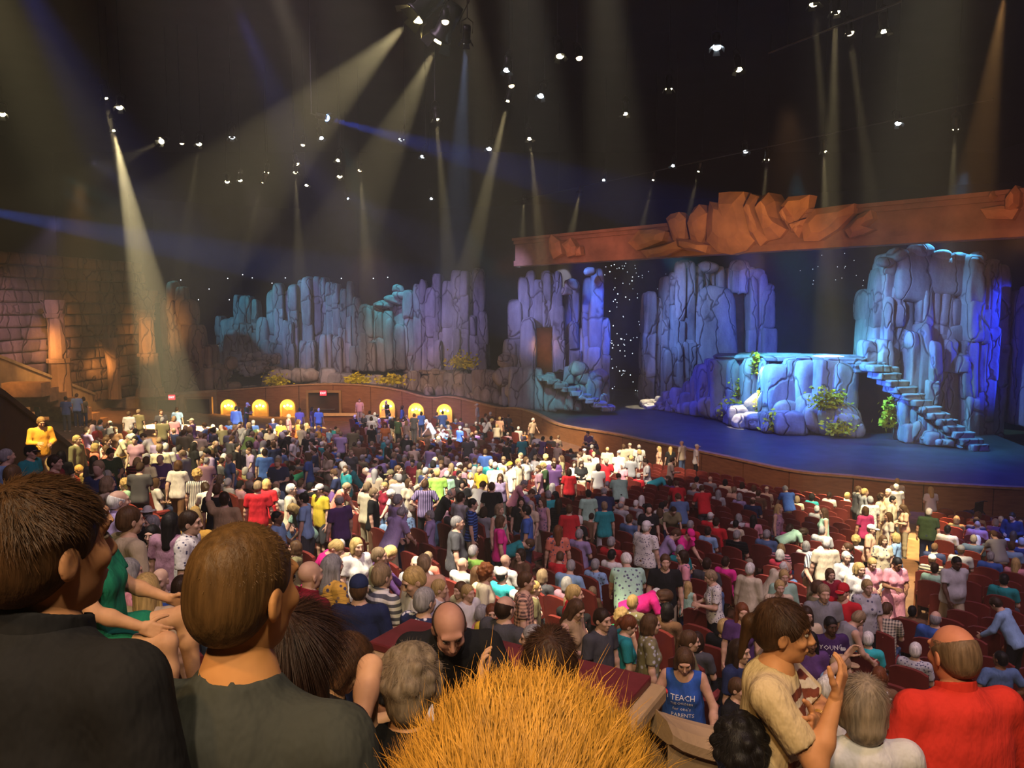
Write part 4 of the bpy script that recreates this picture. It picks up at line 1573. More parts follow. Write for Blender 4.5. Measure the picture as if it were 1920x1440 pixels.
POSES = {
    # hip height, lean (rad, forward), twist, head pitch, head yaw, arms [upper dir, fore dir] (x outward), legs [thigh dir, calf dir]
    'stand': G(hip=.93, lean=.03, hp=.05, hy=0, arms=(((.22, .03, -1), (.10, .18, -1)), ((.22, .03, -1), (.10, .18, -1))), legs=(((.05, .02, -1), (0, -.03, -1)), ((.05, .0, -1), (0, -.05, -1)))),
    'lookl': G(hip=.93, lean=.02, hp=.15, hy=.75, arms=(((.22, .03, -1), (.05, .35, -1)), ((.25, -.05, -1), (-.2, .8, -.7))), legs=(((.05, .02, -1), (0, -.03, -1)), ((.08, .04, -1), (0, -.05, -1)))),
    'walk': G(hip=.92, lean=.08, hp=.12, hy=.1, arms=(((.2, .35, -1), (.0, .7, -1)), ((.2, -.4, -1), (.05, -.05, -1))), legs=(((.04, -.28, -1), (0, -.45, -1)), ((.04, .32, -1), (0, .05, -1)))),
    'hold': G(hip=.93, lean=.06, hp=.38, hy=-.1, arms=(((.25, .15, -1), (-.5, 1, .05)), ((.25, .1, -1), (-.55, 1, -.1))), legs=(((.05, .02, -1), (0, -.03, -1)), ((.06, .0, -1), (0, -.05, -1)))),
    'hips': G(hip=.93, lean=0, hp=0, hy=-.4, arms=(((.65, -.3, -1), (-.8, .35, -.55)), ((.65, -.3, -1), (-.8, .35, -.55))), legs=(((.1, .02, -1), (0.03, -.03, -1)), ((.1, .0, -1), (.03, -.05, -1)))),
    'lean': G(hip=.91, lean=.5, hp=.35, hy=.25, arms=(((.15, .55, -1), (0, .6, -.8)), ((.25, .3, -1), (-.2, .7, -.6))), legs=(((.05, .05, -1), (0, -.12, -1)), ((.05, .15, -1), (0, -.12, -1)))),
    'bend': G(hip=.88, lean=1.15, hp=.35, hy=0, arms=(((.1, .25, -1), (0, .25, -1)), ((.15, .4, -1), (0, .1, -1))), legs=(((.06, .18, -1), (0, -.18, -1)), ((.06, .1, -1), (0, -.2, -1)))),
    'sit': G(hip=.50, lean=-.08, hp=.12, hy=0, arms=(((.2, .25, -1), (-.55, 1, -.35)), ((.2, .25, -1), (-.5, 1, -.35))), legs=(((.14, 1, -.02), (.02, .08, -1)), ((.14, 1, -.02), (.02, .05, -1)))),
    'sitl': G(hip=.50, lean=.25, hp=.3, hy=.5, arms=(((.2, .35, -1), (-.3, 1, -.2)), ((.2, .3, -1), (-.6, 1, 0)),), legs=(((.14, 1, -.02), (.02, .08, -1)), ((.14, 1, -.02), (.02, .05, -1)))),
    'reach': G(hip=.93, lean=.05, hp=-.1, hy=.2, arms=(((.5, .6, .55), (.0, .7, .75)), ((.22, .1, -1), (.0, .5, -1))), legs=(((.05, .02, -1), (0, -.03, -1)), ((.06, .0, -1), (0, -.05, -1)))),
}


def skeleton(pose, sex, build=1.0):
    P = POSES[pose] if isinstance(pose, str) else pose
    S_ = {}
    R = rotx(-P['lean']) @ rotz(P.get('twist', 0))
    hip = Vector((0, P.get('hy0', 0), P['hip']))
    S_['hip'], S_['R'] = hip, R
    fem = sex == 'f'
    sw = (.172 if fem else .195) * (0.5 + 0.5 * build)
    up = R @ Vector((0, 0, 1))
    S_['chest'] = hip + up * .36
    S_['neck'] = hip + up * (.545 + P.get('neckup', 0)) + R @ Vector((0, .005, 0))
    HR = R @ rotz(P['hy']) @ rotx(-P['hp'])
    if 'HR' in P:
        HR = P['HR']
    S_['HR'] = HR
    S_['head'] = S_['neck'] + (up * .07 + HR @ Vector((0, .012, .085)))
    S_['arms'], S_['legs'] = [], []
    for side, (u, f) in zip((-1, 1), P['arms']):
        sh = hip + R @ Vector((side * sw, -.01, .495 - P.get('shdrop', 0)))
        uu = Vector((u[0] * side, u[1], u[2]))
        ff = Vector((f[0] * side, f[1], f[2]))
        if P.get('armlocal'):
            uu, ff = R @ uu, R @ ff
        uu, ff = uu.normalized(), ff.normalized()
        el = sh + uu * .285
        wr = el + ff * .255
        S_['arms'].append((sh, el, wr, ff, side))
    for side, (u, f) in zip((-1, 1), P['legs']):
        hp = hip + Vector((side * (.098 if fem else .092), 0, -.03))
        kn = hp + nrm((u[0] * side, u[1], u[2])) * .43
        an = kn + nrm((f[0] * side, f[1], f[2])) * .42
        S_['legs'].append((hp, kn, an, side))
    return S_


def torso_prims(S_, sex, bw=1.0, k=.05):
    """bw widens the trunk"""
    R, hip = S_['R'], S_['hip']
    RR_ = [list(r) for r in R]
    at_ = lambda x, y, z: tuple(hip + R @ Vector((x, y, z)))
    fem = sex == 'f'
    L = [('e', at_(0, -.005, .0), (.165 * bw if not fem else .175 * bw, .118 * bw, .125), RR_, k),
         ('e', at_(0, .012 * bw, .15), ((.148 if not fem else .132) * bw, .112 * bw, .17), RR_, k),
         ('e', at_(0, .0, .345), ((.172 if not fem else .150) * bw, .118 * (0.5 + .5 * bw), .19), RR_, k)]
    a0, a1 = S_['arms'][0][0], S_['arms'][1][0]
    c = S_['chest'] + R @ Vector((0, -.015, .11))
    L.append(('c', tuple(c.lerp(a0, .25)), tuple(c.lerp(a0, .93)), .075, .058, k))
    L.append(('c', tuple(c.lerp(a1, .25)), tuple(c.lerp(a1, .93)), .075, .058, k))
    L.append(('c', tuple(S_['chest'] + R @ Vector((0, -.02, .13))), tuple(S_['neck'] + R @ Vector((0, -.01, -.01))), .085, .060, k))   # trapezius
    if fem:
        for s_ in (-1, 1):
            L.append(('e', at_(s_ * .07, .085, .32), (.068, .06, .07), RR_, .04))
    if sex == 'm' and bw > 1.1:
        L.append(('e', at_(0, .06 * bw, .10), (.14 * bw, .1 * bw, .13), RR_, k))
    for hp, kn, an, side in S_['legs']:
        d = (kn - hp).normalized()
        L.append(('e', tuple(hip + Vector((side * .075, -.055, -.03))), (.09, .085, .09), None, .05))
    return L


def arm_prims(arm, bw=1.0, part='all', k=.03):
    sh, el, wr, ff, side = arm
    L = []
    r0 = .052 * (0.6 + .4 * bw)
    if part in ('all', 'upper'):
        L += [('c', tuple(sh), tuple(el), r0, .040, k)]
    if part in ('all', 'fore'):
        L += [('c', tuple(el), tuple(el.lerp(wr, .35)), .040, .041, k), ('c', tuple(el.lerp(wr, .35)), tuple(wr), .041, .027, k)]
    return L


def leg_prims(leg, bw=1.0, k=.03, grow=0.0, stop=1.0):
    hp, kn, an, side = leg
    L = [('c', tuple(hp), tuple(kn), .088 * (0.5 + .5 * bw) + grow, .056 + grow, k)]
    if stop > .5:
        L += [('c', tuple(kn), tuple(kn.lerp(an, .35)), .055 + grow, .056 + grow, k), ('c', tuple(kn.lerp(an, .35)), tuple(kn.lerp(an, min(1, stop))), .056 + grow, .038 + grow, k)]
    return L


def hand_prims(wr, ff, side, curl=.5, palm=None, spread=.012, thumb=.6):
    """palm, four bent fingers of unequal length and a thumb from the side near the wrist"""
    ff = ff.normalized()
    pn = Vector(palm) if palm is not None else Vector((-side * .8, .0, -.3))       # direction the palm faces
    pn = (pn - ff * pn.dot(ff)).normalized()
    ac = ff.cross(pn) * (1 if side > 0 else -1)          # towards the thumb
    if palm is None and ac.y < 0:
        ac = -ac
    L = []
    base = wr + ff * .012
    for i in range(4):
        o = (i - 1.5) * -.0205
        L.append(('c', tuple(base + ac * o * .75), tuple(base + ff * .082 + ac * o), .0145, .0125, .012))
    for i, ln in enumerate((.072, .082, .076, .060)):
        o = (i - 1.5) * -.0205
        p = base + ff * .086 + ac * o
        d = ff.copy()
        for j, fr in enumerate((.45, .31, .24)):
            c = curl * (.55 + .35 * j)
            d = (d * math.cos(c) + pn * math.sin(c)).normalized()
            q = p + (d + ac * (-(i - 1.5)) * spread * 3).normalized() * ln * fr
            L.append(('c', tuple(p), tuple(q), .0098 - j * .001, .0092 - j * .001, .003))
            p = q
    p = base + ff * .018 + ac * .026
    d = (ff * .55 + ac * .75 + pn * .35 * thumb).normalized()
    for j, ln in enumerate((.042, .034, .026)):
        q = p + d * ln
        L.append(('c', tuple(p), tuple(q), .0145 - .002 * j, .0125 - .002 * j, .006))
        d = (d * .8 + ff * .35 + pn * .3 * curl).normalized()
        p = q
    return L


def foot_prims(leg, R=None, grow=0.0):
    hp, kn, an, side = leg
    a = an
    return [('c', (a.x, a.y - .03, a.z - .045), (a.x + side * .012, a.y + .14, a.z - .062), .038 + grow, .032 + grow, .02), ('c', tuple(a), (a.x, a.y - .02, a.z - .04), .04 + grow, .04 + grow, .02),
            ('p', (0, 0, a.z - .088), (0, 0, -1))]


def head_prims(c, HR, sex, ears=True):
    R = [list(r) for r in HR]
    at_ = lambda x, y, z: tuple(c + HR @ Vector((x, y, z)))
    j = .94 if sex == 'f' else 1.0
    L = [('e', at_(0, -.016, .028), (.074, .094, .088), R, .0), ('e', at_(0, .022, -.022), (.061 * j, .072, .088), R, .03),
         ('e', at_(0, .03, -.068), (.045 * j, .055, .042), R, .03), ('e', at_(0, .068, -.098), (.022 * j, .018, .017), R, .025),
         ('e', at_(0, .078, .036), (.052, .016, .014), R, .02),
         ('e', at_(.04, .066, -.022), (.022, .02, .02), R, .02), ('e', at_(-.04, .066, -.022), (.022, .02, .02), R, .02),
         ('-e', at_(.031, .104, .014), (.016, .016, .011), R, .014), ('-e', at_(-.031, .104, .014), (.016, .016, .011), R, .014),
         ('c', at_(0, .092, .016), at_(0, .113, -.022), .008, .012, .012), ('e', at_(0, .103, -.028), (.018, .013, .010), R, .008),
         ('e', at_(0, .091, -.058), (.024, .011, .0065), R, .006), ('e', at_(0, .089, -.069), (.021, .011, .007), R, .006), ('-e', at_(0, .107, -.0635), (.024, .01, .0022), R, .004)]
    if ears:
        for s_ in (-1, 1):
            E = HR @ rotz(s_ * .35)
            L.append(('e', at_(s_ * .077, -.008, -.012), (.009, .021, .032), [list(r) for r in E], .008))
            L.append(('-e', at_(s_ * .087, -.002, -.010), (.006, .011, .018), [list(r) for r in E], .005))
    return L


def run(prims, lo, hi, h, grow=0.0):
    g = SDF(lo, hi, h)
    for p in prims:
        g.prim(p, grow)
    return g


def bounds(pts, pad):
    a = np.array([tuple(p) for p in pts])
    return a.min(0) - pad, a.max(0) + pad


def S_pts(S_):
    pts = [S_['hip'], S_['neck'], S_['head']]
    for a in S_['arms']:
        pts += list(a[:3])
    for l in S_['legs']:
        pts += list(l[:3])
    return pts


def body_mesh(S_, sex, bw, h=.02, hh=.009, hand_h=.0065, curl=.5, palms=(None, None), name='person', legs=True):
    pts = S_pts(S_)
    if not legs:
        pts = [S_['hip'] + Vector((0, 0, -.12)), S_['neck'], S_['head']] + [q for a in S_['arms'] for q in a[:3]]
    lo, hi = bounds(pts, .2)
    pr = [('c', tuple(S_['chest']), tuple(S_['neck']), .06, .052, .03), ('c', tuple(S_['neck']), tuple(S_['head'] + S_['HR'] @ Vector((0, -.02, -.03))), .052, .05, .03)]
    pr += torso_prims(S_, sex, bw)
    for a in S_['arms']:
        pr += arm_prims(a, bw)
    if legs:
        for l in S_['legs']:
            pr += leg_prims(l, bw)
            pr += foot_prims(l)[:2]
    g = run(pr, lo, hi, h)
    parts = [g.mesh()]
    c = S_['head']
    g = SDF(np.array(c) - .17, np.array(c) + .17, hh)
    g.prim(('c', tuple(S_['neck'] - S_['R'] @ Vector((0, 0, .0))), tuple(c + S_['HR'] @ Vector((0, -.02, -.03))), .052, .05, .0))
    for p in head_prims(c, S_['HR'], sex):
        g.prim(p)
    parts.append(g.mesh())
    for (sh, el, wr, ff, side), pm in zip(S_['arms'], palms):
        g = SDF(np.array(wr + ff * .08) - .15, np.array(wr + ff * .08) + .15, hand_h)
        g.prim(('c', tuple(wr - ff * .05), tuple(wr + ff * .015), .030, .024, .0))
        for p in hand_prims(wr, ff, side, curl, pm):
            g.prim(p)
        parts.append(g.mesh())
    return np_mesh(name, parts, PM['skin'])


def shirt_mesh(S_, sex, bw, h=.02, sleeve='short', hem=-.10, loose=.014, neck='crew', name='shirt', mat=None):
    pts = [S_['hip'] + S_['R'] @ Vector((0, 0, hem)), S_['neck']] + [q for a in S_['arms'] for q in a[:3]]
    lo, hi = bounds(pts, .22)
    R, hip = S_['R'], S_['hip']
    g = SDF(lo, hi, h)
    for p in torso_prims(S_, sex, bw):
        g.prim(p, loose)
    # cloth falls straight from the chest and the belly to the hem
    for s_ in (-1, 1):
        g.prim(('c', tuple(hip + R @ Vector((s_ * .075 * bw, .0, hem - .08))), tuple(hip + R @ Vector((s_ * .08 * bw, 0, .2))), .108 * bw, .095 * bw, .07), loose * .7)
    g.prim(('p', tuple(hip + R @ Vector((0, 0, hem))), tuple(R @ Vector((0, 0, -1)))))
    sl = {'short': .72, 'long': 2.0, 'tank': 0.0, 'half': 1.0}[sleeve]
    if sl:
        ga = SDF(lo, hi, h)
        for a in S_['arms']:
            sh, el, wr, ff, side = a
            e = sh.lerp(el, min(1, sl))
            ga.prim(('c', tuple(sh), tuple(e), .058, .054 if sl <= 1 else .048, .03), loose)
            if sl > 1:
                ga.prim(('c', tuple(el), tuple(el.lerp(wr, .93)), .047, .036, .02), loose)
        k = .03
        a_, b_ = g.d, ga.d
        hh = np.maximum(k - np.abs(a_ - b_), 0) / k
        g.d = np.minimum(a_, b_) - hh * hh * k * .25
        for a in S_['arms']:
            sh, el, wr, ff, side = a
            if sl <= 1:
                d = (el - sh).normalized()
                e = sh + d * (.285 * sl)
                # open the sleeve end flat
                sl_, P = g.sub([e[i] - .1 for i in range(3)], [e[i] + .1 for i in range(3)], .0)
                v = (P[0] - e.x) * d.x + (P[1] - e.y) * d.y + (P[2] - e.z) * d.z
                rad = np.sqrt(np.maximum((P[0] - e.x) ** 2 + (P[1] - e.y) ** 2 + (P[2] - e.z) ** 2 - v * v, 0)) - .085
                cut = np.maximum(-v, rad)
                cut = np.maximum(cut, v - .07).astype(np.float32)
                g.d[sl_] = np.maximum(g.d[sl_], -cut)
    else:
        for a in S_['arms']:
            g.prim(('-e', tuple(a[0] + R @ Vector((a[4] * .045, 0, -.01))), (.06, .10, .095), [list(r) for r in R], .01))
    n = S_['neck']
    dz = {'crew': (.082, .10, .075), 'v': (.085, .12, .13), 'collar': (.070, .078, .045), 'scoop': (.105, .15, .13)}[neck]
    g.prim(('-e', tuple(n + R @ Vector((0, .02, .055))), dz, [list(r) for r in R], .008))
    parts = [g.mesh()]
    if neck == 'collar':
        gc = SDF(np.array(n) - .16, np.array(n) + .16, .008 if h > .015 else .006)
        gc.prim(('c', tuple(n + R @ Vector((0, .0, -.035))), tuple(n + R @ Vector((0, .004, .07))), .086, .072, 0))
        gc.prim(('-c', tuple(n + R @ Vector((0, .0, -.1))), tuple(n + R @ Vector((0, .006, .12))), .064, .060, 0))
        gc.prim(('p', tuple(n + R @ Vector((0, -.02, .058))), tuple(R @ Vector((0, .35, 1)).normalized())))
        gc.prim(('p', tuple(n + R @ Vector((0, 0, -.05))), tuple(R @ Vector((0, 0, -1)))))
        gc.prim(('-e', tuple(n + R @ Vector((0, .09, .02))), (.03, .04, .08), [list(r) for r in R], .004))
        parts.append(gc.mesh())
    return np_mesh(name, parts, mat)


def pants_mesh(S_, sex, bw, h=.02, kind='trousers', name='trousers'):
    pts = [S_['hip'] + Vector((0, 0, .1))] + [q for a in S_['legs'] for q in a[:3]]
    lo, hi = bounds(pts, .25)
    R, hip = S_['R'], S_['hip']
    RR_ = [list(r) for r in R]
    g = SDF(lo, hi, h)
    for p in torso_prims(S_, sex, bw)[:1] + torso_prims(S_, sex, bw)[-2:]:
        g.prim(p, .012)
    g.prim(('c', tuple(hip + R @ Vector((-.05, 0, .05))), tuple(hip + R @ Vector((.05, 0, .05))), .108 * bw, .108 * bw, .05), .008)
    stop = .96 if kind == 'trousers' else 0
    for l in S_['legs']:
        hp, kn, an, side = l
        if kind == 'trousers':
            for p in leg_prims(l, bw, .03, .018, stop):
                g.prim(p)
        elif kind in ('shorts', 'short_shorts'):
            g.prim(('c', tuple(hp), tuple(hp.lerp(kn, .92 if kind == 'shorts' else .45)), .1 * (.5 + .5 * bw), .082, .03), .012)
        else:
            g.prim(('c', tuple(hp), tuple(kn.lerp(an, .2)), .115, .13, .12), .01)
    g.prim(('p', tuple(hip + R @ Vector((0, 0, .10))), tuple(R @ Vector((0, 0, 1)))))
    return np_mesh(name, [g.mesh()], PM['cloth'])


def shoes_mesh(S_, h=.02):
    parts = []
    for l in S_['legs']:
        a = l[2]
        g = SDF(np.array(a) - .15, np.array(a) + .22, min(h, .018))
        for p in foot_prims(l, None, .008):
            g.prim(p)
        g.prim(('p', (0, 0, a.z - .0), (0, 0, 1)))
        parts.append(g.mesh())
    return np_mesh('shoes', parts, PM['cloth'])


def hair_mesh(style, h=.010, sex='m'):
    """in head coordinates (origin at the head's centre, y to the face)"""
    g = SDF((-.2, -.24, -.42), (.2, .2, .24), h)
    I = None
    if style in ('short', 'thin', 'crop'):
        g_ = {'short': .010, 'thin': .003, 'crop': .006}[style]
        g.prim(('e', (0, -.02, .034), (.076 + g_, .095 + g_, .088 + g_ * 1.2), I, 0))
        g.prim(('e', (0, -.052, -.02), (.066 + g_, .06 + g_, .07), I, .03))
        g.prim(('-e', (0, .12, -.045), (.085, .105, .115), I, .02))
        g.prim(('-e', (0, -.02, -.15), (.12, .12, .07), I, .01))
        for s_ in (-1, 1):
            g.prim(('-e', (s_ * .095, .0, -.02), (.03, .028, .042), I, .008))
    elif style == 'bald':
        g.prim(('e', (0, -.02, .02), (.082, .101, .092), I, 0))
        g.prim(('e', (0, -.052, -.02), (.070, .062, .07), I, .03))
        g.prim(('-e', (0, .06, .12), (.12, .17, .11), I, .01))
        g.prim(('-e', (0, .13, -.03), (.085, .12, .14), I, .01))
        g.prim(('-e', (0, -.02, -.15), (.12, .12, .075), I, .01))
        for s_ in (-1, 1):
            g.prim(('-e', (s_ * .095, .0, -.02), (.03, .028, .042), I, .008))
    elif style in ('long', 'bob', 'curly', 'tied'):
        v = .012 if style != 'curly' else .026
        g.prim(('e', (0, -.022, .034), (.077 + v, .094 + v, .089 + v), I, 0))
        if style == 'long':
            g.prim(('c', (0, -.055, -.02), (0, -.075, -.26), .088, .075, .05))
            for s_ in (-1, 1):
                g.prim(('c', (s_ * .072, -.005, -.01), (s_ * .088, .01, -.20), .030, .028, .03))
        elif style == 'bob':
            g.prim(('c', (0, -.045, -.02), (0, -.05, -.075), .088, .082, .04))
            for s_ in (-1, 1):
                g.prim(('c', (s_ * .074, -.005, .0), (s_ * .078, .005, -.075), .030, .028, .03))
        elif style == 'curly':
            r = random.Random(5)
            for i in range(46):
                a, b = r.uniform(0, 2 * pi), r.uniform(-.45, 1.35)
                g.prim(('e', (math.cos(a) * math.cos(b) * .1, math.sin(a) * math.cos(b) * .112 - .022, math.sin(b) * .11 + .03), (.026, .026, .026), I, .012))
            g.prim(('c', (0, -.045, -.02), (0, -.05, -.06), .085, .075, .04))
        else:
            g.prim(('e', (0, -.118, .02), (.036, .04, .036), I, .01))
            g.prim(('c', (0, -.14, .01), (0, -.155, -.14), .028, .012, .02))
            g.prim(('e', (0, -.05, -.02), (.074, .064, .07), I, .03))
        g.prim(('-e', (0, .115, -.055), (.066, .10, .125), I, .015))
        if style == 'tied':
            for s_ in (-1, 1):
                g.prim(('-e', (s_ * .095, .01, -.02), (.03, .03, .045), I, .01))
            g.prim(('-e', (0, .02, -.13), (.12, .10, .08), I, .01))
    elif style == 'cap':
        g.prim(('e', (0, -.018, .046), (.086, .106, .090), I, 0))
        g.prim(('p', (0, 0, .028), (0, 0, -1)))
        g2 = SDF((-.12, .0, -.02), (.12, .24, .1), h)
        g2.prim(('e', (0, .105, .034), (.072, .082, .0085 + h * .3), I, 0))
        return np_mesh('cap', [g.mesh(), g2.mesh()], PM['cloth'])
    elif style == 'hat':
        g.prim(('e', (0, -.018, .055), (.086, .104, .10), I, 0))
        g.prim(('p', (0, 0, .045), (0, 0, -1)))
        g2 = SDF((-.2, -.22, -.02), (.2, .2, .1), h)
        g2.prim(('e', (0, -.018, .045), (.155, .175, .011), I, 0))
        return np_mesh('hat', [g.mesh(), g2.mesh()], PM['cloth'])
    elif style == 'hood':
        g.prim(('e', (0, -.03, .02), (.11, .125, .125), I, 0))
        g.prim(('c', (0, -.06, -.05), (0, -.06, -.16), .09, .10, .04))
        g.prim(('-e', (0, .14, -.01), (.07, .11, .1), I, .01))
    return np_mesh('hair', [g.mesh()], PM['hair'])


def eyes_mesh():
    mb = MB()
    for s_ in (-1, 1):
        for (x, y, z, r) in ((s_ * .031, .087, .014, .0095),):
            mb.lathe([(0, -r), (r * 1.3, 0), (0, r)], (x, y, z), 8, caps=False)
        mb.tube([(s_ * .016, .093, .034), (s_ * .046, .082, .035)], .004, 5)
    return mesh_from('eyes', mb.v, mb.f, m_eye)


_cache = {}


def proto(key, fn):
    if key not in _cache:
        _cache[key] = fn()
    return _cache[key]


def mirror_pose(P):
    Q = dict(P)
    Q['hy'] = -P['hy']
    Q['arms'] = P['arms'][::-1]
    Q['legs'] = P['legs'][::-1]
    return Q


for k_ in list(POSES):
    if POSES[k_]['hy'] or POSES[k_]['arms'][0] != POSES[k_]['arms'][1]:
        POSES[k_ + '_r'] = mirror_pose(POSES[k_])

SKIN = {'light': (.62, .40, .29), 'tan': (.50, .29, .18), 'brown': (.22, .11, .06), 'dark': (.09, .045, .028), 'pink': (.68, .38, .30)}
HAIRC = {'black': (.012, .010, .010), 'darkbrown': (.035, .018, .010), 'brown': (.10, .052, .025), 'auburn': (.17, .055, .02), 'blond': (.52, .36, .14), 'grey': (.33, .32, .32), 'white': (.78, .76, .70), 'sand': (.30, .21, .12)}


def make_person(loc, face, pose='stand', sex='m', shirt=(.5, .5, .5), pants=(.1, .1, .13), hair='short', hairc='brown', skin='light', pat='cloth', sleeve='short', bottom='trousers',
                scale=1.0, fat=1.0, cap=None, eyes=False, h=.022, neck='crew', res=0):
    """face: direction angle in the XY plane the person looks along (0 = +Y, positive to the left)"""
    S_ = proto(('S', pose, sex), lambda: skeleton(pose, sex))
    bw = 1.0 if fat < 1.12 else 1.22
    hh = .012 if res == 0 else .008
    hand = .009 if res == 0 else .0065
    me = proto(('b', pose, sex, bw, res), lambda: body_mesh(S_, sex, bw, h if res == 0 else .014, hh, hand))
    o = link('person', me)
    o.location = loc
    o.rotation_euler = (0, 0, face)
    o.scale = (scale * (1.0 if fat < 1.12 else 1.04), scale * (1.0 if fat < 1.12 else 1.04), scale)
    o.color = (*SKIN[skin], 1)
    hq = h if res == 0 else .014
    sm = link('shirt', proto(('t', pose, sex, bw, sleeve, neck, pat, res), lambda: shirt_mesh(S_, sex, bw, hq, sleeve, -.10 if sleeve != 'tank' else -.06, .014, neck, 'shirt', PM[pat])), o)
    sm.color = (*shirt, 1)
    pm = link(bottom, proto(('p', pose, sex, bw, bottom, res), lambda: pants_mesh(S_, sex, bw, hq, bottom, bottom)), o)
    pm.color = (*pants, 1)
    if not pose.startswith('sit'):
        sh = link('shoes', proto(('s', pose, sex), lambda: shoes_mesh(S_)), o)
        sh.color = (.05, .045, .04, 1)
    ML = Matrix.Translation(S_['head']) @ S_['HR'].to_4x4()
    if hair not in ('none', 'cap', 'hat'):
        ho = link('hair', proto(('h', hair, res), lambda: hair_mesh(hair, .011 if res == 0 else .008)), o)
        ho.matrix_local = ML
        ho.color = (*HAIRC[hairc], 1)
    if hair in ('cap', 'hat'):
        ho = link(hair, proto(('h', hair, res), lambda: hair_mesh(hair, .010)), o)
        ho.matrix_local = ML
        ho.color = (*(cap or (.05, .05, .08)), 1)
        ho2 = link('hair', proto(('h', 'crop', res), lambda: hair_mesh('crop', .010)), o)
        ho2.matrix_local = ML
        ho2.color = (*HAIRC[hairc], 1)
    if eyes:
        eo = link('eyes', proto(('eyes',), eyes_mesh), o)
        eo.matrix_local = ML
        eo['kind'] = 'stuff'
    return o
# ------------------------------------------------------------------ the audience seen one by one
CN = {  # name: (linear colour, wording)
    'white': ((.72, .70, .66), 'white'), 'cream': ((.70, .62, .44), 'cream'), 'black': ((.012, .012, .014), 'black'), 'navy': ((.02, .03, .09), 'navy blue'), 'blue': ((.05, .12, .42), 'blue'),
    'sky': ((.26, .42, .66), 'pale blue'), 'denim': ((.10, .17, .33), 'denim blue'), 'teal': ((.02, .26, .28), 'teal'), 'turq': ((.04, .45, .48), 'turquoise'), 'mint': ((.38, .62, .48), 'mint green'),
    'green': ((.03, .30, .14), 'green'), 'dgreen': ((.04, .075, .035), 'dark green'), 'lime': ((.30, .55, .10), 'lime green'), 'olive': ((.20, .18, .09), 'olive'), 'yellow': ((.75, .55, .05), 'yellow'),
    'gold': ((.80, .45, .08), 'golden yellow'), 'orange': ((.75, .25, .06), 'orange'), 'peach': ((.72, .42, .28), 'peach'), 'coral': ((.75, .22, .15), 'coral'), 'red': ((.55, .02, .03), 'red'),
    'maroon': ((.22, .012, .03), 'maroon'), 'pink': ((.70, .30, .36), 'pink'), 'hot': ((.85, .03, .28), 'hot pink'), 'magenta': ((.50, .05, .22), 'magenta'), 'purple': ((.10, .045, .16), 'purple'),
    'lav': ((.36, .28, .50), 'lavender'), 'mauve': ((.40, .22, .30), 'mauve'), 'grey': ((.24, .24, .26), 'grey'), 'lgrey': ((.48, .48, .50), 'light grey'), 'dgrey': ((.07, .07, .08), 'dark grey'),
    'tan': ((.42, .29, .16), 'tan'), 'brown': ((.16, .085, .045), 'brown'), 'beige': ((.58, .47, .33), 'beige'), 'khaki': ((.40, .33, .22), 'khaki')}
HW = {'short': 'short {} hair', 'thin': 'thin {} hair', 'crop': 'cropped {} hair', 'bald': 'balding head and {} hair', 'long': 'long {} hair', 'bob': '{} bob hair', 'curly': 'curly {} hair', 'tied': '{} ponytail', 'none': 'bald head', 'hood': '{} hood'}
HCW = {'black': 'black', 'darkbrown': 'dark', 'brown': 'brown', 'auburn': 'auburn', 'blond': 'blond', 'grey': 'grey', 'white': 'white', 'sand': 'sandy'}
PATW = {'cloth': '', 'stripe': 'striped ', 'vstripe': 'pinstriped ', 'plaid': 'checked ', 'floral': 'flowered ', 'dots': 'speckled '}
FACE = {'b': 0, 'br': -.75, 'r': -pi / 2, 'fr': -2.3, 'f': pi, 'fl': 2.3, 'l': pi / 2, 'bl': .75, 's': -.62}
POSEW = {'stand': 'standing', 'lookl': 'standing, head turned', 'walk': 'walking', 'hold': 'standing, hands together', 'hips': 'standing, hands on hips', 'lean': 'leaning forward', 'bend': 'bending down', 'sit': 'seated', 'sitl': 'seated, turned aside', 'reach': 'reaching out'}
FACEW = {'b': 'back to us', 'br': 'back to us', 'bl': 'back to us', 'r': 'facing right', 'l': 'facing left', 'f': 'facing us', 'fr': 'facing us', 'fl': 'facing us', 's': ''}

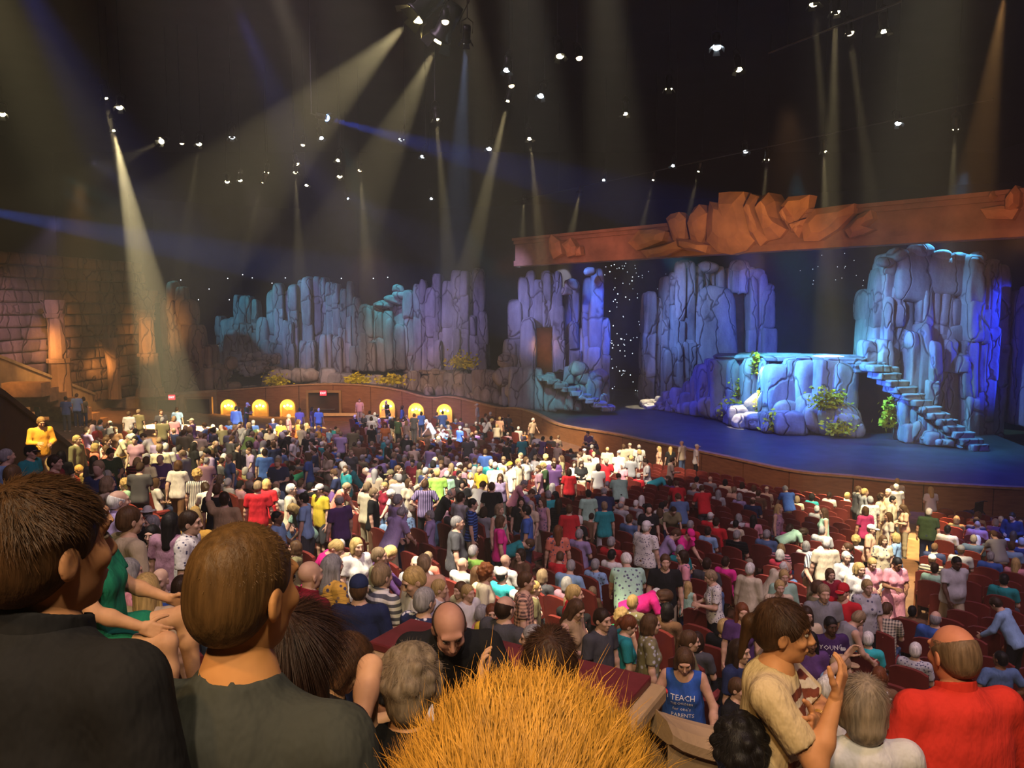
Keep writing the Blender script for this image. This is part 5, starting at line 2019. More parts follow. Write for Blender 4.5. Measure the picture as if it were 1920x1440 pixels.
# head x, head y, facing, pose, sex, shirt colour, hair (style.colour or cap:colour.hair), options
LIST = '''
77 792 fr hold m gold short.sand sleeve=long pants=khaki d=18.5
92 817 br sit m black short.darkbrown
104 820 fr sit f beige long.darkbrown sleeve=long
145 825 r stand m olive short.blond sleeve=long pants=olive
60 712 b stand m white short.darkbrown pants=dgrey
69 718 fr stand m maroon short.darkbrown
70 745 br stand f olive long.darkbrown
123 748 b lookl m denim short.darkbrown pants=dgrey
144 742 b stand m sky short.brown pants=navy
157 748 b stand f olive bob.darkbrown pants=navy
177 788 s sit f dgrey bob.darkbrown
189 792 s sit m denim short.black
242 776 b stand m lgrey short.brown pants=tan
260 772 b stand m olive short.sand pants=olive
302 773 fr stand m dgrey short.brown
305 788 b stand m olive short.grey
242 822 r lean m cream cap:white.grey pants=khaki
201 828 r stand m white short.brown
197 842 fl stand f coral bob.brown
180 842 br stand f coral bob.blond
207 851 fr hold m dgreen short.darkbrown skin=tan pants=dgreen
300 841 b stand m cream short.sand pants=khaki
311 839 b stand m white short.white pants=khaki
275 862 b stand f cream short.brown bottom=shorts pants=red
257 867 b lean f maroon bob.blond pat=stripe bottom=shorts pants=black
232 891 fl sit f mint curly.blond
223 940 br stand m lav bald.white fat=1.2 neck=collar
177 864 b stand f dgrey long.black
58 848 r stand m teal cap:black.black
13 856 br stand m sky thin.grey fat=1.2
25 892 b stand m white short.brown pat=floral
116 855 b stand f black long.black
104 868 r stand m maroon short.darkbrown
147 868 fl sitl f olive short.blond
277 946 b sit f white hat:white.grey
283 957 fl sit m mint short.grey
288 972 b sit f black long.black
203 908 br stand f beige bob.sand
332 768 b stand m sky short.darkbrown pants=dgrey
327 785 b stand f pink bob.sand
359 790 l stand m purple cap:cream.darkbrown
357 807 r stand f olive curly.blond sleeve=long
345 811 b stand m olive short.brown sleeve=long
396 808 r stand f lav long.auburn
415 803 bl lean m olive cap:beige.brown pants=khaki
441 803 r reach m beige short.sand pants=khaki
443 766 b stand m blue short.black sleeve=long
449 768 r stand f blue hood.darkbrown sleeve=long
464 759 r hold m dgreen cap:white.brown
475 789 b sit m blue short.grey
466 795 b sit f blue bob.grey
512 784 b sit m navy thin.white
430 793 b sit f blue bob.darkbrown
468 804 r lean m grey short.grey
473 815 br lean m lime short.sand
505 808 f hold f cream bob.brown
490 808 r bend m dgreen short.brown
527 793 b stand f gold short.brown
542 781 r stand m mauve short.grey
562 769 b stand m lav short.darkbrown
586 767 r stand f purple hood.darkbrown
598 769 b stand m sky thin.white
560 791 r stand f orange bob.brown
567 801 br stand m cream short.sand
585 806 br stand m grey cap:beige.brown
598 803 r stand f gold cap:gold.sand sleeve=long
535 812 b stand m black cap:white.grey pat=floral
634 808 b stand f mauve bob.blond
467 835 b stand f dgrey curly.black sleeve=long
495 833 br stand f denim hood.grey
512 835 bl stand m navy short.brown
497 849 b stand m blue short.darkbrown
522 861 b hips f maroon short.grey
538 870 s sit f green bob.darkbrown
593 884 r bend f green bob.grey
335 873 b walk f white bob.brown pants=brown
370 891 b stand f white curly.blond pat=vstripe bottom=shorts pants=beige
384 915 bl lean f white bob.darkbrown
407 918 b stand m black short.brown skin=tan
421 936 b reach m tan short.darkbrown pants=khaki
484 913 b stand m red short.sand
500 908 b stand f red bob.blond fat=1.2 pants=brown
547 918 r stand m cream short.white
520 963 r sit m sky crop.black skin=brown
548 940 fl lean f mint bob.blond pants=dgrey
568 936 l stand f sky short.black bottom=shorts pants=dgrey
598 919 fl stand m yellow cap:white.brown bottom=shorts pants=dgrey
635 938 bl stand m purple bald.grey pants=black
367 964 b sit f gold hood.blond
333 978 s sit m dgrey thin.grey
412 888 b sit f cream bob.sand
518 908 s sit m grey short.grey
398 858 s sit f olive bob.darkbrown
674 751 f stand m peach short.brown
724 754 fl hold m black cap:white.brown
755 764 r stand f blue hood.darkbrown sleeve=long
777 779 br stand m dgrey short.brown
790 775 b stand f blue bob.black
830 774 b stand m blue short.black
894 760 l stand m lgrey cap:white.brown
911 780 r sit m beige short.brown
922 789 r lean m white short.blond
937 785 b stand f peach short.blond
932 799 b lean f cream bob.blond pat=vstripe
693 774 b stand m lgrey short.darkbrown
675 783 b sit m blue short.grey
696 785 b hold f white bob.darkbrown
747 786 br stand m dgreen short.brown skin=tan
763 793 br stand f beige bob.blond
722 798 f stand f orange bob.brown
697 801 b stand f black short.brown
800 788 l lean m white cap:white.white pants=khaki
855 786 s sit f blue bob.grey
840 793 s sit m blue short.black
829 805 fr sit m cream short.brown
862 801 s sitl f maroon bob.brown
725 824 b stand f teal short.grey
763 821 b lean m black short.grey
662 806 b stand m olive short.darkbrown
845 829 s sit m purple short.darkbrown fat=1.2
822 844 s sit m grey thin.grey
786 863 s sit m dgrey short.darkbrown
800 855 s sit f dgrey bob.grey
821 868 s sit f mauve short.grey
910 848 b stand m blue short.brown
747 881 r stand m dgrey short.brown
731 890 fl stand m tan cap:olive.brown
732 873 r bend m lav short.grey
800 884 br sit f olive long.auburn
820 887 b stand m lime short.blond
838 890 b stand f mint short.white
862 894 fl sit f coral bob.auburn
882 888 f sit f cream bob.blond pat=floral
900 881 fl stand m yellow none.white
928 874 b stand m white cap:white.grey sleeve=long
943 883 r stand f cream bob.blond
955 873 fl stand m white cap:yellow.brown
650 914 r lean f coral short.sand pants=tan sleeve=half
690 914 br stand m cream short.sand pants=khaki
702 918 r stand m black short.sand pants=brown
720 913 fl stand f maroon short.blond
733 927 fl lean m white short.white
767 906 fr reach f cream bob.brown pants=olive
798 909 b hips m lav short.brown pat=vstripe pants=black
747 938 br stand m lav short.grey
730 964 f sit f sky curly.grey
753 963 br lean m lav short.grey pants=khaki neck=collar
823 943 br sit m dgrey cap:red.brown
847 926 r lean m black bald.grey
865 934 br stand m lgrey short.darkbrown
887 941 r stand m blue short.black pat=stripe
905 911 br lean m white short.brown sleeve=long
922 913 b stand m black short.brown
938 896 f stand f lav long.brown sleeve=tank
937 956 fr stand f mint bob.sand sleeve=tank
785 957 f sit f sky short.grey pat=floral
833 964 l sit m lav thin.grey neck=collar
1000 788 fr walk m beige short.white
972 801 b sit f white short.white
984 813 f stand f orange bob.sand scale=.75
1001 824 bl bend m white short.brown
1070 843 b sit m dgrey short.black
1023 858 b stand f cream curly.blond
987 863 fr stand f white bob.brown pat=floral
972 868 fr stand m cream short.blond
1018 874 l hold m dgreen short.blond pants=black
1039 866 f hold m purple short.brown
1052 860 l stand f olive long.brown
1067 885 b stand f red bob.darkbrown pants=black
1077 868 f stand f white long.darkbrown
1090 871 f hold f black long.darkbrown bottom=skirt pants=beige
1096 847 b stand m beige cap:white.brown
1087 853 l stand m beige short.brown
1113 853 f stand f white short.blond
1105 861 b stand m cream none.white
1122 876 b stand f white bob.darkbrown bottom=shorts pants=orange
1139 843 b stand m cream bald.blond fat=1.2
1137 865 f hold m red bald.grey
1160 851 b stand m cream cap:grey.brown fat=1.2
1169 838 b stand m cream short.brown
1181 836 b stand m cream cap:beige.brown
1193 824 b sit m brown short.brown scale=.8
1198 838 b stand m white bald.grey
1198 848 l stand f lgrey bob.blond
1167 869 fl stand f pink bob.white
1183 859 b stand f grey short.blond
1210 862 l hold m white short.darkbrown pants=beige
1160 894 b lean m mint bald.brown fat=1.2
1235 840 l stand f peach long.blond bottom=skirt pants=peach
1257 842 b stand f black long.blond pat=floral
1278 831 bl stand m cream none.blond
1261 864 r hold m beige short.darkbrown
1307 838 r stand m white cap:white.darkbrown pants=black
1198 891 s sit f red short.grey
1235 899 s sit f purple bob.darkbrown
1252 898 r bend m turq short.brown
1268 909 b lean m red short.brown
983 908 r lean m pink thin.grey
997 926 r lean m lav thin.brown skin=tan
1028 928 b stand f turq short.grey
1047 936 b stand f black long.darkbrown pat=stripe pants=lgrey sleeve=long
1103 926 b stand f mint short.black pants=black
1132 924 b lean m navy short.grey fat=1.2
1133 949 b stand f teal short.sand pants=lgrey
1165 943 s sit m lgrey bald.grey
1199 969 s sit m grey thin.grey
1181 966 s sit m denim short.brown
977 941 f stand f black long.darkbrown
985 959 l stand m blue short.black skin=tan
1016 941 fl stand f mauve long.brown pat=floral sleeve=tank
1067 968 b stand f red short.brown
1046 996 b stand f coral long.auburn pat=floral
1213 988 br stand m white cap:white.white pants=brown fat=1.2 pat=dots
1087 999 s sit m lav short.grey
1115 1004 s sit f denim short.grey
1147 1013 s sit m red short.grey
1271 934 b lean m denim short.brown pants=brown
1307 894 s sit m lgrey short.black
1332 899 s sit m grey none.white
1360 904 s sit f beige bob.black
1392 908 s sit f white bob.darkbrown
1414 909 s sit f white bob.brown
1438 914 s sit f beige hat:cream.brown
1403 919 s sit m peach thin.sand
1422 923 s sit m brown thin.brown
1447 926 s sit f yellow short.blond scale=.85
1316 918 b lean m red short.brown
1387 931 s sit f lav bob.grey
1412 939 s sit m navy bald.brown
1373 926 s sit f lgrey long.grey
1472 918 b lean m blue short.grey pants=khaki
1495 934 s sit f cream bob.sand
1523 929 s sit f turq curly.black
1555 928 s sit f white tied.darkbrown
1532 948 s sit f lgrey short.white
1590 929 r sit f white bob.blond
1461 954 fr stand f mauve long.blond pat=floral sleeve=tank
1302 956 s sit m red cap:white.grey
1295 984 s sit m red thin.grey
1343 976 s sit m red short.darkbrown
1328 993 s sit f sky short.darkbrown
1380 976 s sit f cream short.black
1413 972 s sit f pink long.black
1382 1003 s sit m black short.grey pat=stripe
1438 998 s sit m denim short.grey fat=1.2
1433 980 s sit f lgrey bob.grey
1482 990 s sitl f magenta bob.darkbrown
1506 994 r bend f mint bob.darkbrown
1512 1014 s sit f white bob.grey
1465 1019 s sit f pink bob.blond pat=stripe
1463 1038 s sit f maroon bob.grey
1543 968 l stand f mint long.brown sleeve=tank
1542 989 s sit m lgrey thin.grey
1568 996 s sit f white curly.blond
1293 1008 fr lean f hot cap:hot.brown fat=1.2 pants=pink
1361 1053 s sit f hot short.darkbrown
1326 1051 s sit m dgrey short.darkbrown
1332 1083 l hold f white short.sand pants=black pat=dots
1407 1068 br stand f cream short.white sleeve=long pants=red
1473 1066 r lean m cream bald.white
1470 1083 f stand f mint short.blond sleeve=long
1462 1103 f stand f beige short.blond
1541 1026 f lean m white short.white pat=vstripe
1548 1018 b stand m cream thin.white
1587 1046 f stand f white short.white sleeve=half
1557 1078 f stand m maroon bob.brown scale=.85
1535 1103 r stand m olive short.brown
1580 1110 fl stand m red cap:red.brown
1588 1028 l stand f black tied.brown pat=floral
1248 1036 f stand m black short.brown pants=khaki bottom=shorts
1279 1044 l stand f pink bob.darkbrown pat=floral
1268 1003 r lean f lav short.brown
1276 1021 s sit f teal short.grey
1148 1034 s sit f white short.black
1174 1052 b lean m mint short.white fat=1.2 pat=floral
1088 1039 s sitl f red short.brown
1117 1054 s sit f sky short.grey pat=floral
1070 1050 s sitl m sky thin.grey
1112 1088 s sit f brown bob.sand scale=.75
1184 1089 s sit f black short.white
1291 1100 br stand f mint long.blond scale=.72 sleeve=tank
1253 1119 s sit f brown bob.black
1078 1114 r stand m red short.blond
1122 1133 s sit f black bob.sand
1167 1139 s sit f green curly.blond sleeve=tank
1268 1153 s sit f olive short.blond pat=floral
1250 1138 r bend f hot bob.brown
1082 1168 fr hold f tan long.brown sleeve=tank
1130 1163 fr stand m dgrey short.darkbrown
1158 1181 b stand f brown bob.brown scale=.75
1180 1175 r hold f teal tied.auburn pants=black
1221 1171 r stand f olive bob.brown pat=floral
1308 1174 s sit f dgrey bob.darkbrown
1358 1178 s sit m black short.blond
1294 1204 r stand f olive tied.brown sleeve=tank
1392 1148 f stand f purple long.auburn
1413 1188 f stand f brown bob.sand scale=.8
1388 1223 fr stand f navy long.darkbrown
1385 1275 fr stand m black short.brown scale=.85
1513 1136 f stand f beige long.darkbrown
1545 1113 f stand m grey short.sand neck=collar
1627 1094 f stand f lgrey short.blond pants=black pat=floral sleeve=half
1613 1068 f stand f white bob.blond
1610 1161 r lean f grey crop.sand sleeve=tank pants=black
1540 1164 b stand f brown bob.sand scale=.8
1578 1253 r stand m sky cap:tan.brown sleeve=long
1610 918 r stand m dgrey short.brown
1622 923 r stand m grey short.blond
1631 938 b stand m white short.grey pat=dots
1653 933 fr stand f cream curly.darkbrown
1665 924 fl stand m cream short.white
1682 903 b stand m cream short.blond
1680 914 b stand m white short.white
1675 938 fr stand m cream short.black
1692 953 l hold f peach long.brown
1622 958 b stand f magenta bob.brown
1665 969 l stand f white long.brown
1745 919 b hold f white long.blond pat=floral pants=black
1742 961 br stand m dgreen short.white pants=navy fat=1.2 neck=collar
1635 993 fr stand m peach cap:white.brown
1657 1006 f stand f cream bob.brown pat=floral
1678 1008 bl stand f sky bob.blond pants=navy
1636 1046 f hold f pink short.blond
1609 1062 f stand f cream bob.blond
1683 1058 f hold f pink tied.black skin=brown bottom=skirt pants=pink
1777 989 s sit m white short.black
1794 968 s sit f olive bob.sand
1834 966 s sit f tan curly.brown
1833 979 s sit m pink none.white
1877 971 s sit f coral short.white
1898 963 fl hold m navy short.darkbrown sleeve=long
1863 990 s sit f lgrey long.brown
1867 1011 s sit m denim thin.grey
1897 1016 s sit m sky short.brown
1858 1036 s sit m blue short.grey
1905 1048 s sit f pink long.blond
1802 1031 s sit m lgrey cap:grey.brown
1748 1044 s sit m beige cap:white.brown pat=stripe
1753 1066 s sit m mint short.darkbrown
1794 1056 f walk m lgrey crop.black skin=dark neck=collar fat=1.2
1883 1089 s sit m teal short.black
1711 1133 s sit m brown crop.black skin=brown scale=.85
1725 1146 s sitl m cream short.brown pat=plaid
1755 1153 s sit m blue bald.grey
1867 1134 bl lean f sky short.darkbrown sleeve=long pants=black
1662 1204 s sit f turq short.white
1717 1218 s sit f lgrey short.white pat=dots
1650 1241 s sit f brown bob.auburn pat=floral
1875 1236 b hips m denim crop.black skin=brown scale=.85 pants=khaki
638 1011 f sit f peach short.white pat=floral
630 1029 r lean m hot short.blond
625 1062 br stand f gold long.grey pat=floral pants=black fat=1.2 sleeve=half
582 1079 br stand m maroon none.brown neck=collar
602 1093 br stand m grey short.grey scale=.8
673 1078 b stand m navy cap:navy.brown
670 1034 fr stand f white bob.blond
732 1039 r lean f purple bob.blond sleeve=long
712 1044 r stand f olive short.sand
690 1101 r sit f cream bob.blond
718 1109 br stand m white short.sand pat=stripe neck=collar
775 1091 fl hold m white short.blond
795 1058 b stand m peach short.sand sleeve=half
780 1041 f sit m grey none.grey
798 1128 br stand m navy short.grey pat=floral
753 1153 r stand m red short.darkbrown scale=.8
552 1013 l sit f olive bob.brown
840 1048 s sit f coral short.sand
868 1058 s sit m white none.white
897 1073 r sit f beige long.brown
948 1048 s sit m white none.grey
978 1064 s sit f mauve bob.grey
888 1014 s sit m lime thin.white
942 1081 s sit m turq cap:white.black
1018 1073 s sit f dgrey bob.sand
987 1091 r stand m peach short.brown pat=plaid
1003 1104 r stand m olive short.blond scale=.85
1030 1113 s sit m white short.brown
825 1093 r stand f white short.blond
862 1108 fl stand f cream tied.brown scale=.9
878 1113 fr stand m white short.blond scale=.85
913 1094 r stand f cream curly.auburn
922 1118 f stand f yellow tied.auburn scale=.9
948 1141 br stand m dgrey bald.darkbrown fat=1.2
905 1148 br sit m pink thin.grey
998 1166 l stand m grey short.grey
1035 1146 f stand m white short.white
845 1136 b stand f purple bob.darkbrown
858 981 r stand m dgrey thin.grey fat=1.2
940 978 r stand f hot bob.brown
832 940 b sit f mauve bob.grey
992 1021 r bend f teal short.brown
975 1034 fl sit f brown bob.darkbrown
245 978 br stand m beige short.brown
283 978 f stand f black long.black
322 998 b stand f mauve long.black
358 992 r stand m white short.darkbrown pat=dots neck=collar
366 974 b stand f gold bob.blond
227 1045 s sit f dgrey curly.sand
243 1076 br stand f pink long.grey pat=floral
277 1106 b stand f beige long.blond
332 1130 br sit f denim curly.grey
298 1058 f sit m olive none.brown pat=floral
341 1100 b sit m blue short.darkbrown
'''

SPOTS = []          # where people sit, for the seats


def zone(px, py):
    if px < 215 and py < 800:
        return 'by the left stair wall'
    if py < 800 and px < 900:
        return 'below the golden niches'
    if px < 215:
        return 'in the shaded rows at far left'
    if px > 1700 and py < 1110:
        return 'in the rows at far right'
    if px > 1600 and py < 1110:
        return 'in the bright right aisle'
    if px > 1500 and py > 1010:
        return 'at the lower end of the right aisle'
    if 860 <= px < 1340 and py < 912:
        return 'before the stage front'
    if px < 470:
        return 'in the left rows'
    if py < 880:
        return 'in the dim rows at centre left'
    if px < 860 and py < 1000:
        return 'in the bright left aisle'
    if px < 1060 and py >= 1000:
        return 'in the bright rows before the parapet'
    if py > 1100:
        return 'in the rows right of the parapet'
    return 'in the dark middle rows'


def ground(px, py, face, pose, sex, scale, seated):
    S_ = proto(('S', pose, sex), lambda: skeleton(pose, sex))
    hz = S_['head'].z * scale
    off = rotz(face) @ Vector((S_['head'].x, S_['head'].y, 0)) * scale
    x, y, d = hit_floor(px, py, hz, 75, 7.0 if px < 200 else 5.0)
    if seated:
        s_, t_ = st(x, y)
        k = math.floor(s_ / ROW)
        sc_ = k * ROW + .42
        # slide along the sight line to the middle of the row
        r = ray(px, py)
        cs, _ = st(r.x, r.y)
        lam = sc_ / cs if abs(cs) > .05 else d / r.y
        q = Vector((0, 0, H)) + r * lam
        if 0.6 * d < q.y < 1.5 * d:
            x, y = q.x, q.y
    x, y = x - off.x, y - off.y
    # nobody stands inside somebody else: step back or forward along the sight line
    if OCC is not None:
        L = math.hypot(x, y)
        best = None
        for dd in ((0, .22, -.22, .4, -.4, .6, -.6) if not seated else (0,)):
            a, b_ = x * (1 + dd / L), y * (1 + dd / L)
            if all((a - p) ** 2 + (b_ - q) ** 2 > .19 for p, q in OCC):
                best = (a, b_)
                break
        if best is None and seated:
            for dt in (.5, -.5, .25, -.25, .75, -.75, 1.0, -1.0):
                a, b_ = x + NY * dt, y - NX * dt
                if all((a - p) ** 2 + (b_ - q) ** 2 > .19 for p, q in OCC):
                    best = (a, b_)
                    break
        x, y = best or (x, y)
        OCC.append((x, y))
    return Vector((x, y, floor_z(x, y)))


PEOPLE = []
OCC = None
STAND = []


BULK = []           # people too small in the picture to stand as objects of their own
N_SINGLE = 284


def crowd_line(ln, plan=None, bulk=False):
    f = ln.split()
    px, py, fc, pose, sex, colr, hair = float(f[0]), float(f[1]), f[2], f[3], f[4], f[5], f[6]
    op = dict(q.split('=') for q in f[7:])
    face = FACE[fc] + RR.uniform(-.12, .12)
    scale = float(op.get('scale', 1)) * (1.0 if sex == 'm' else .94) * RR.uniform(.97, 1.03)
    pz = pose
    if pose + '_r' in POSES and RR.random() < .5 and pose not in ('lookl',):
        pz = pose + '_r'
    seated = pose.startswith('sit')
    loc = ground(px, py, face, pz, sex, scale, seated)
    if 'd' in op:
        S_ = proto(('S', pz, sex), lambda: skeleton(pz, sex))
        loc = at(px, py, float(op['d'])) - rotz(face) @ S_['head'] * scale
        if plan is None:        # he stands on a landing of the side steps
            zf = floor_z(loc.x, loc.y)
            tag(MB().box((loc.x, loc.y, (loc.z + zf) / 2 - .05), (1.1, .9, loc.z - zf + .1)).build('floor_landing', m_carpet), kind='structure')
    cap = None
    hs = hair
    if ':' in hair:
        hs, rest = hair.split(':')
        cc, hc = rest.split('.')
        cap = CN[cc][0]
        hw = '%s %s' % (CN[cc][1], hs)
    else:
        hs, hc = hair.split('.')
        hw = HW[hs].format(HCW[hc]) if hs != 'none' else 'bald head'
    pat = op.get('pat', 'cloth')
    sl = op.get('sleeve', 'short')
    bottom = op.get('bottom', 'trousers')
    pants = op.get('pants', RR.choice(('navy', 'black', 'denim', 'khaki', 'dgrey')))
    d = loc.y
    if plan is not None:
        plan.append((d / scale, ln, RR.getstate()))
        return None
    near = d < 9.5
    jit = RR.uniform(.9, 1.1)
    col = tuple(min(.8, c * jit) for c in CN[colr][0])
    if bulk:
        BULK.append((loc, face, pz, sex, col, CN[pants][0], hs, hc, op.get('skin', 'light'), pat, sl, bottom, scale, float(op.get('fat', 1)), cap))
        if seated:
            SPOTS.append((loc.x, loc.y))
        return None
    o = make_person(loc, face, pz, sex, col, CN[pants][0], hs, hc, op.get('skin', 'light'), pat, sl, bottom, scale, float(op.get('fat', 1)), cap, near and fc in ('f', 'fl', 'fr', 'l', 'r'), .022, op.get('neck', 'crew'), 1 if near else 0)
    garment = {'tank': 'sleeveless top', 'long': 'long sleeved top', 'half': 'blouse', 'short': 'shirt'}[sl]
    bits = [POSEW[pose.replace('_r', '')], 'person with ' + hw, 'in ' + CN[colr][1] + ' ' + PATW[pat] + garment]
    pw = POSEW[pose].split(', ')
    lab = '%s person%s with %s in %s %s%s' % (pw[0], ', ' + pw[1] + ',' if len(pw) > 1 else '', hw, CN[colr][1], PATW[pat], garment)
    if pose in ('stand', 'lean', 'walk') and 'pants' in op:
        lab += ' and %s %s' % (CN[pants][1], bottom)
    elif float(op.get('scale', 1)) < .87:
        lab = lab.replace('person', 'child')
    tag(o, lab, 'person')
    PEOPLE.append((o, px, py, lab, FACEW[fc]))
    if seated:
        SPOTS.append((loc.x, loc.y))
    else:
        STAND.append((loc.x, loc.y))
    return o


def finish_labels():
    def groups(key):
        g = {}
        for p in PEOPLE:
            g.setdefault(key(p), []).append(p)
        return g
    lab = {id(p): p[3] for p in PEOPLE}
    for p in PEOPLE:
        lab[id(p)] = lab[id(p)] + ', ' + zone(p[1], p[2])
    for k, g in groups(lambda p: lab[id(p)]).items():
        if len(g) > 1:
            for p in g:
                if p[4]:
                    lab[id(p)] = p[3] + ', ' + p[4] + ', ' + zone(p[1], p[2])
    ordw = ('leftmost', 'second from left', 'third from left', 'fourth from left', 'fifth from left', 'sixth from left')
    for k, g in groups(lambda p: lab[id(p)]).items():
        if len(g) > 1:
            for i, p in enumerate(sorted(g, key=lambda q: q[1])):
                w = ordw[i] if i < len(g) - 1 or len(g) > 6 else 'rightmost'
                lab[id(p)] = p[3] + ', ' + w + ' of those ' + zone(p[1], p[2])
    for p in PEOPLE:
        w = lab[id(p)]
        for a, b_ in ((' in the rows right of the parapet', ' right of the parapet'), (' in the bright rows before the parapet', ' before the parapet'), (' in the shaded rows at far left', ' at far left'), (' at the lower end of the right aisle', ' low in the right aisle'), (' in the dim rows at centre left', ' at centre left'), (' in the rows at far right', ' at far right'),
                      (' of those', ''), ('long sleeved top', 'long sleeves'), ('standing, hands together person', 'person with joined hands,'), (', hands together', ''), (', hands on hips', ''), (', head turned', ''), (', turned aside', ''), ('balding head and ', 'balding '), (' person with ', ' person, '), ('standing ', ''), (' the ', ' '), ('person with joined hands,', 'person,'), (' shirt,', ','), (' in ', ' ')):
            if len(w.replace(',', '').split()) > 16:
                w = w.replace(a, b_)
        p[0]['label'] = ' '.join(w.split()[:16]).rstrip(',')
        p[0]['group'] = 'people of the audience'


LIST += '''
668 1196 r sit f black short.grey
606 1187 r sit f white bob.darkbrown
1530 1322 br sit m navy crop.darkbrown
1520 1204 f stand f purple long.black skin=brown
1192 1288 br sit f beige short.blond scale=.7
1557 1291 r reach m white short.white sleeve=short
'''
PLAN = []
RS0 = random.Random(99)
for ln in [q for q in LIST.splitlines() if q.strip()]:
    RR.seed(ln)
    crowd_line(ln, PLAN)
OCC = []
PLAN.sort(key=lambda q: q[0])
for i, (dd, ln, _) in enumerate(PLAN):
    RR.seed(ln)
    crowd_line(ln, None, i >= N_SINGLE)
finish_labels()

# fill the far rows as densely as the photograph: people a few pixels tall
r = random.Random(21)
CL = list(CN)
FILL = ((330, 640, 795, 860, 90, .5), (640, 960, 800, 885, 110, .3), (960, 1120, 815, 880, 26, .3), (380, 900, 870, 905, 40, .25), (900, 1330, 900, 960, 24, .15), (160, 330, 790, 880, 34, .5), (1720, 1915, 965, 1060, 12, .1), (560, 960, 775, 800, 30, .3))
for x0, x1, y0, y1, n_, ps in FILL:
    done = 0
    while done < n_:
        done += 1
        px, py = r.uniform(x0, x1), r.uniform(y0, y1)
        stand_ = r.random() < ps
        sex = r.choice('mf')
        pose = r.choice(('stand', 'hold', 'lookl', 'walk', 'lean')) if stand_ else r.choice(('sit', 'sit', 'sitl'))
        face = FACE[r.choice(('b', 'br', 'r', 'f', 'fl', 'l'))] if stand_ else FACE['s'] + r.uniform(-.3, .3)
        loc = ground(px, py, face, pose, sex, 1.0, not stand_)
        if any((loc.x - a) ** 2 + (loc.y - b_) ** 2 < .2 for a, b_ in SPOTS):
            continue
        cn_ = r.choice(('white', 'lgrey', 'grey', 'dgrey', 'navy', 'black', 'mauve', 'purple', 'lav', 'blue', 'olive', 'beige', 'maroon', 'teal', 'brown', 'denim', 'black', 'dgrey'))
        BULK.append((loc, face, pose, sex, CN[cn_][0], CN[r.choice(('navy', 'black', 'khaki'))][0], r.choice(('short', 'bob', 'long', 'thin', 'short') if sex == 'f' else ('short', 'thin', 'crop', 'bald')), r.choice(('darkbrown', 'brown', 'grey', 'white', 'sand', 'black')), 'light', 'cloth', 'short', 'trousers', r.uniform(.9, 1.02), 1.0, None))
        if not stand_:
            SPOTS.append((loc.x, loc.y))


def mesh_arrays(me):
    V = np.empty(len(me.vertices) * 3, np.float32)
    me.vertices.foreach_get('co', V)
    Q = np.empty(len(me.loops), np.int32)
    me.loops.foreach_get('vertex_index', Q)
    return V.reshape(-1, 3), Q.reshape(-1, 4)


def bulk_crowd(name, label, people):
    VV, QQ, CC, b = [], [], [], 0
    H0 = .05
    for (loc, face, pose, sex, sc_, pc, hs, hc, skin, pat, sl, bottom, scale, fat, cap) in people:
        S_ = proto(('S', pose, sex), lambda: skeleton(pose, sex))
        bw = 1.0 if fat < 1.12 else 1.22
        ML = Matrix.Translation(S_['head']) @ S_['HR'].to_4x4()
        W = Matrix.Translation(loc) @ Matrix.Rotation(face, 4, 'Z') @ Matrix.Scale(scale, 4)
        items = [(('B', pose, sex, bw), lambda: body_mesh(S_, sex, bw, H0, .032, .03), SKIN[skin], W),
                 (('T', pose, sex, bw, sl), lambda: shirt_mesh(S_, sex, bw, H0 * .9, sl, -.10, .018, 'crew', 'shirt', None), sc_, W),
                 (('P', pose, sex, bw, bottom), lambda: pants_mesh(S_, sex, bw, H0, bottom), pc, W)]
        if hs not in ('none',):
            items.append((('H', hs), lambda: hair_mesh(hs, .026), cap if cap else HAIRC[hc], W @ ML))
        for key, fn, c, Mx in items:
            V, Q = proto(('arr',) + key, lambda: mesh_arrays(proto(key, fn)))
            A = np.array(Mx)
            P = V @ A[:3, :3].T + A[:3, 3]
            VV.append(P)
            QQ.append(Q + b)
            CC.append(np.tile(np.array([*c, 1.0], np.float32), (len(V), 1)))
            b += len(V)
    me = np_mesh(name, [(np.concatenate(VV), np.concatenate(QQ))], m_bulk)
    ca = me.color_attributes.new('tint', 'FLOAT_COLOR', 'POINT')
    ca.data.foreach_set('color', np.concatenate(CC).ravel())
    o = link(name, me)
    tag(o, label, 'crowd', kind='stuff')
    return o


m_bulk, nt, b = new_mat('distant_people_cloth')
an = nd(nt, 'ShaderNodeVertexColor', layer_name='tint')
nt.links.new(an.outputs[0], b.inputs['Base Color'])
bulk_crowd('distant_crowd', 'distant standing and seated people filling the far rows below the niches', BULK)
# ------------------------------------------------------------------ theatre seats in stepped rows
m_seat = M('maroon_seat', (0.17, 0.030, 0.024), 0.38, 3.0, 0.2, 0.05)
m_cush = M('maroon_cushion', (0.20, 0.030, 0.030), 0.85, 5.0, 0.2, 0.2)
m_arm = M('seat_armrest_wood', (0.20, 0.075, 0.03), 0.4, 5.0, 0.2, 0.05)


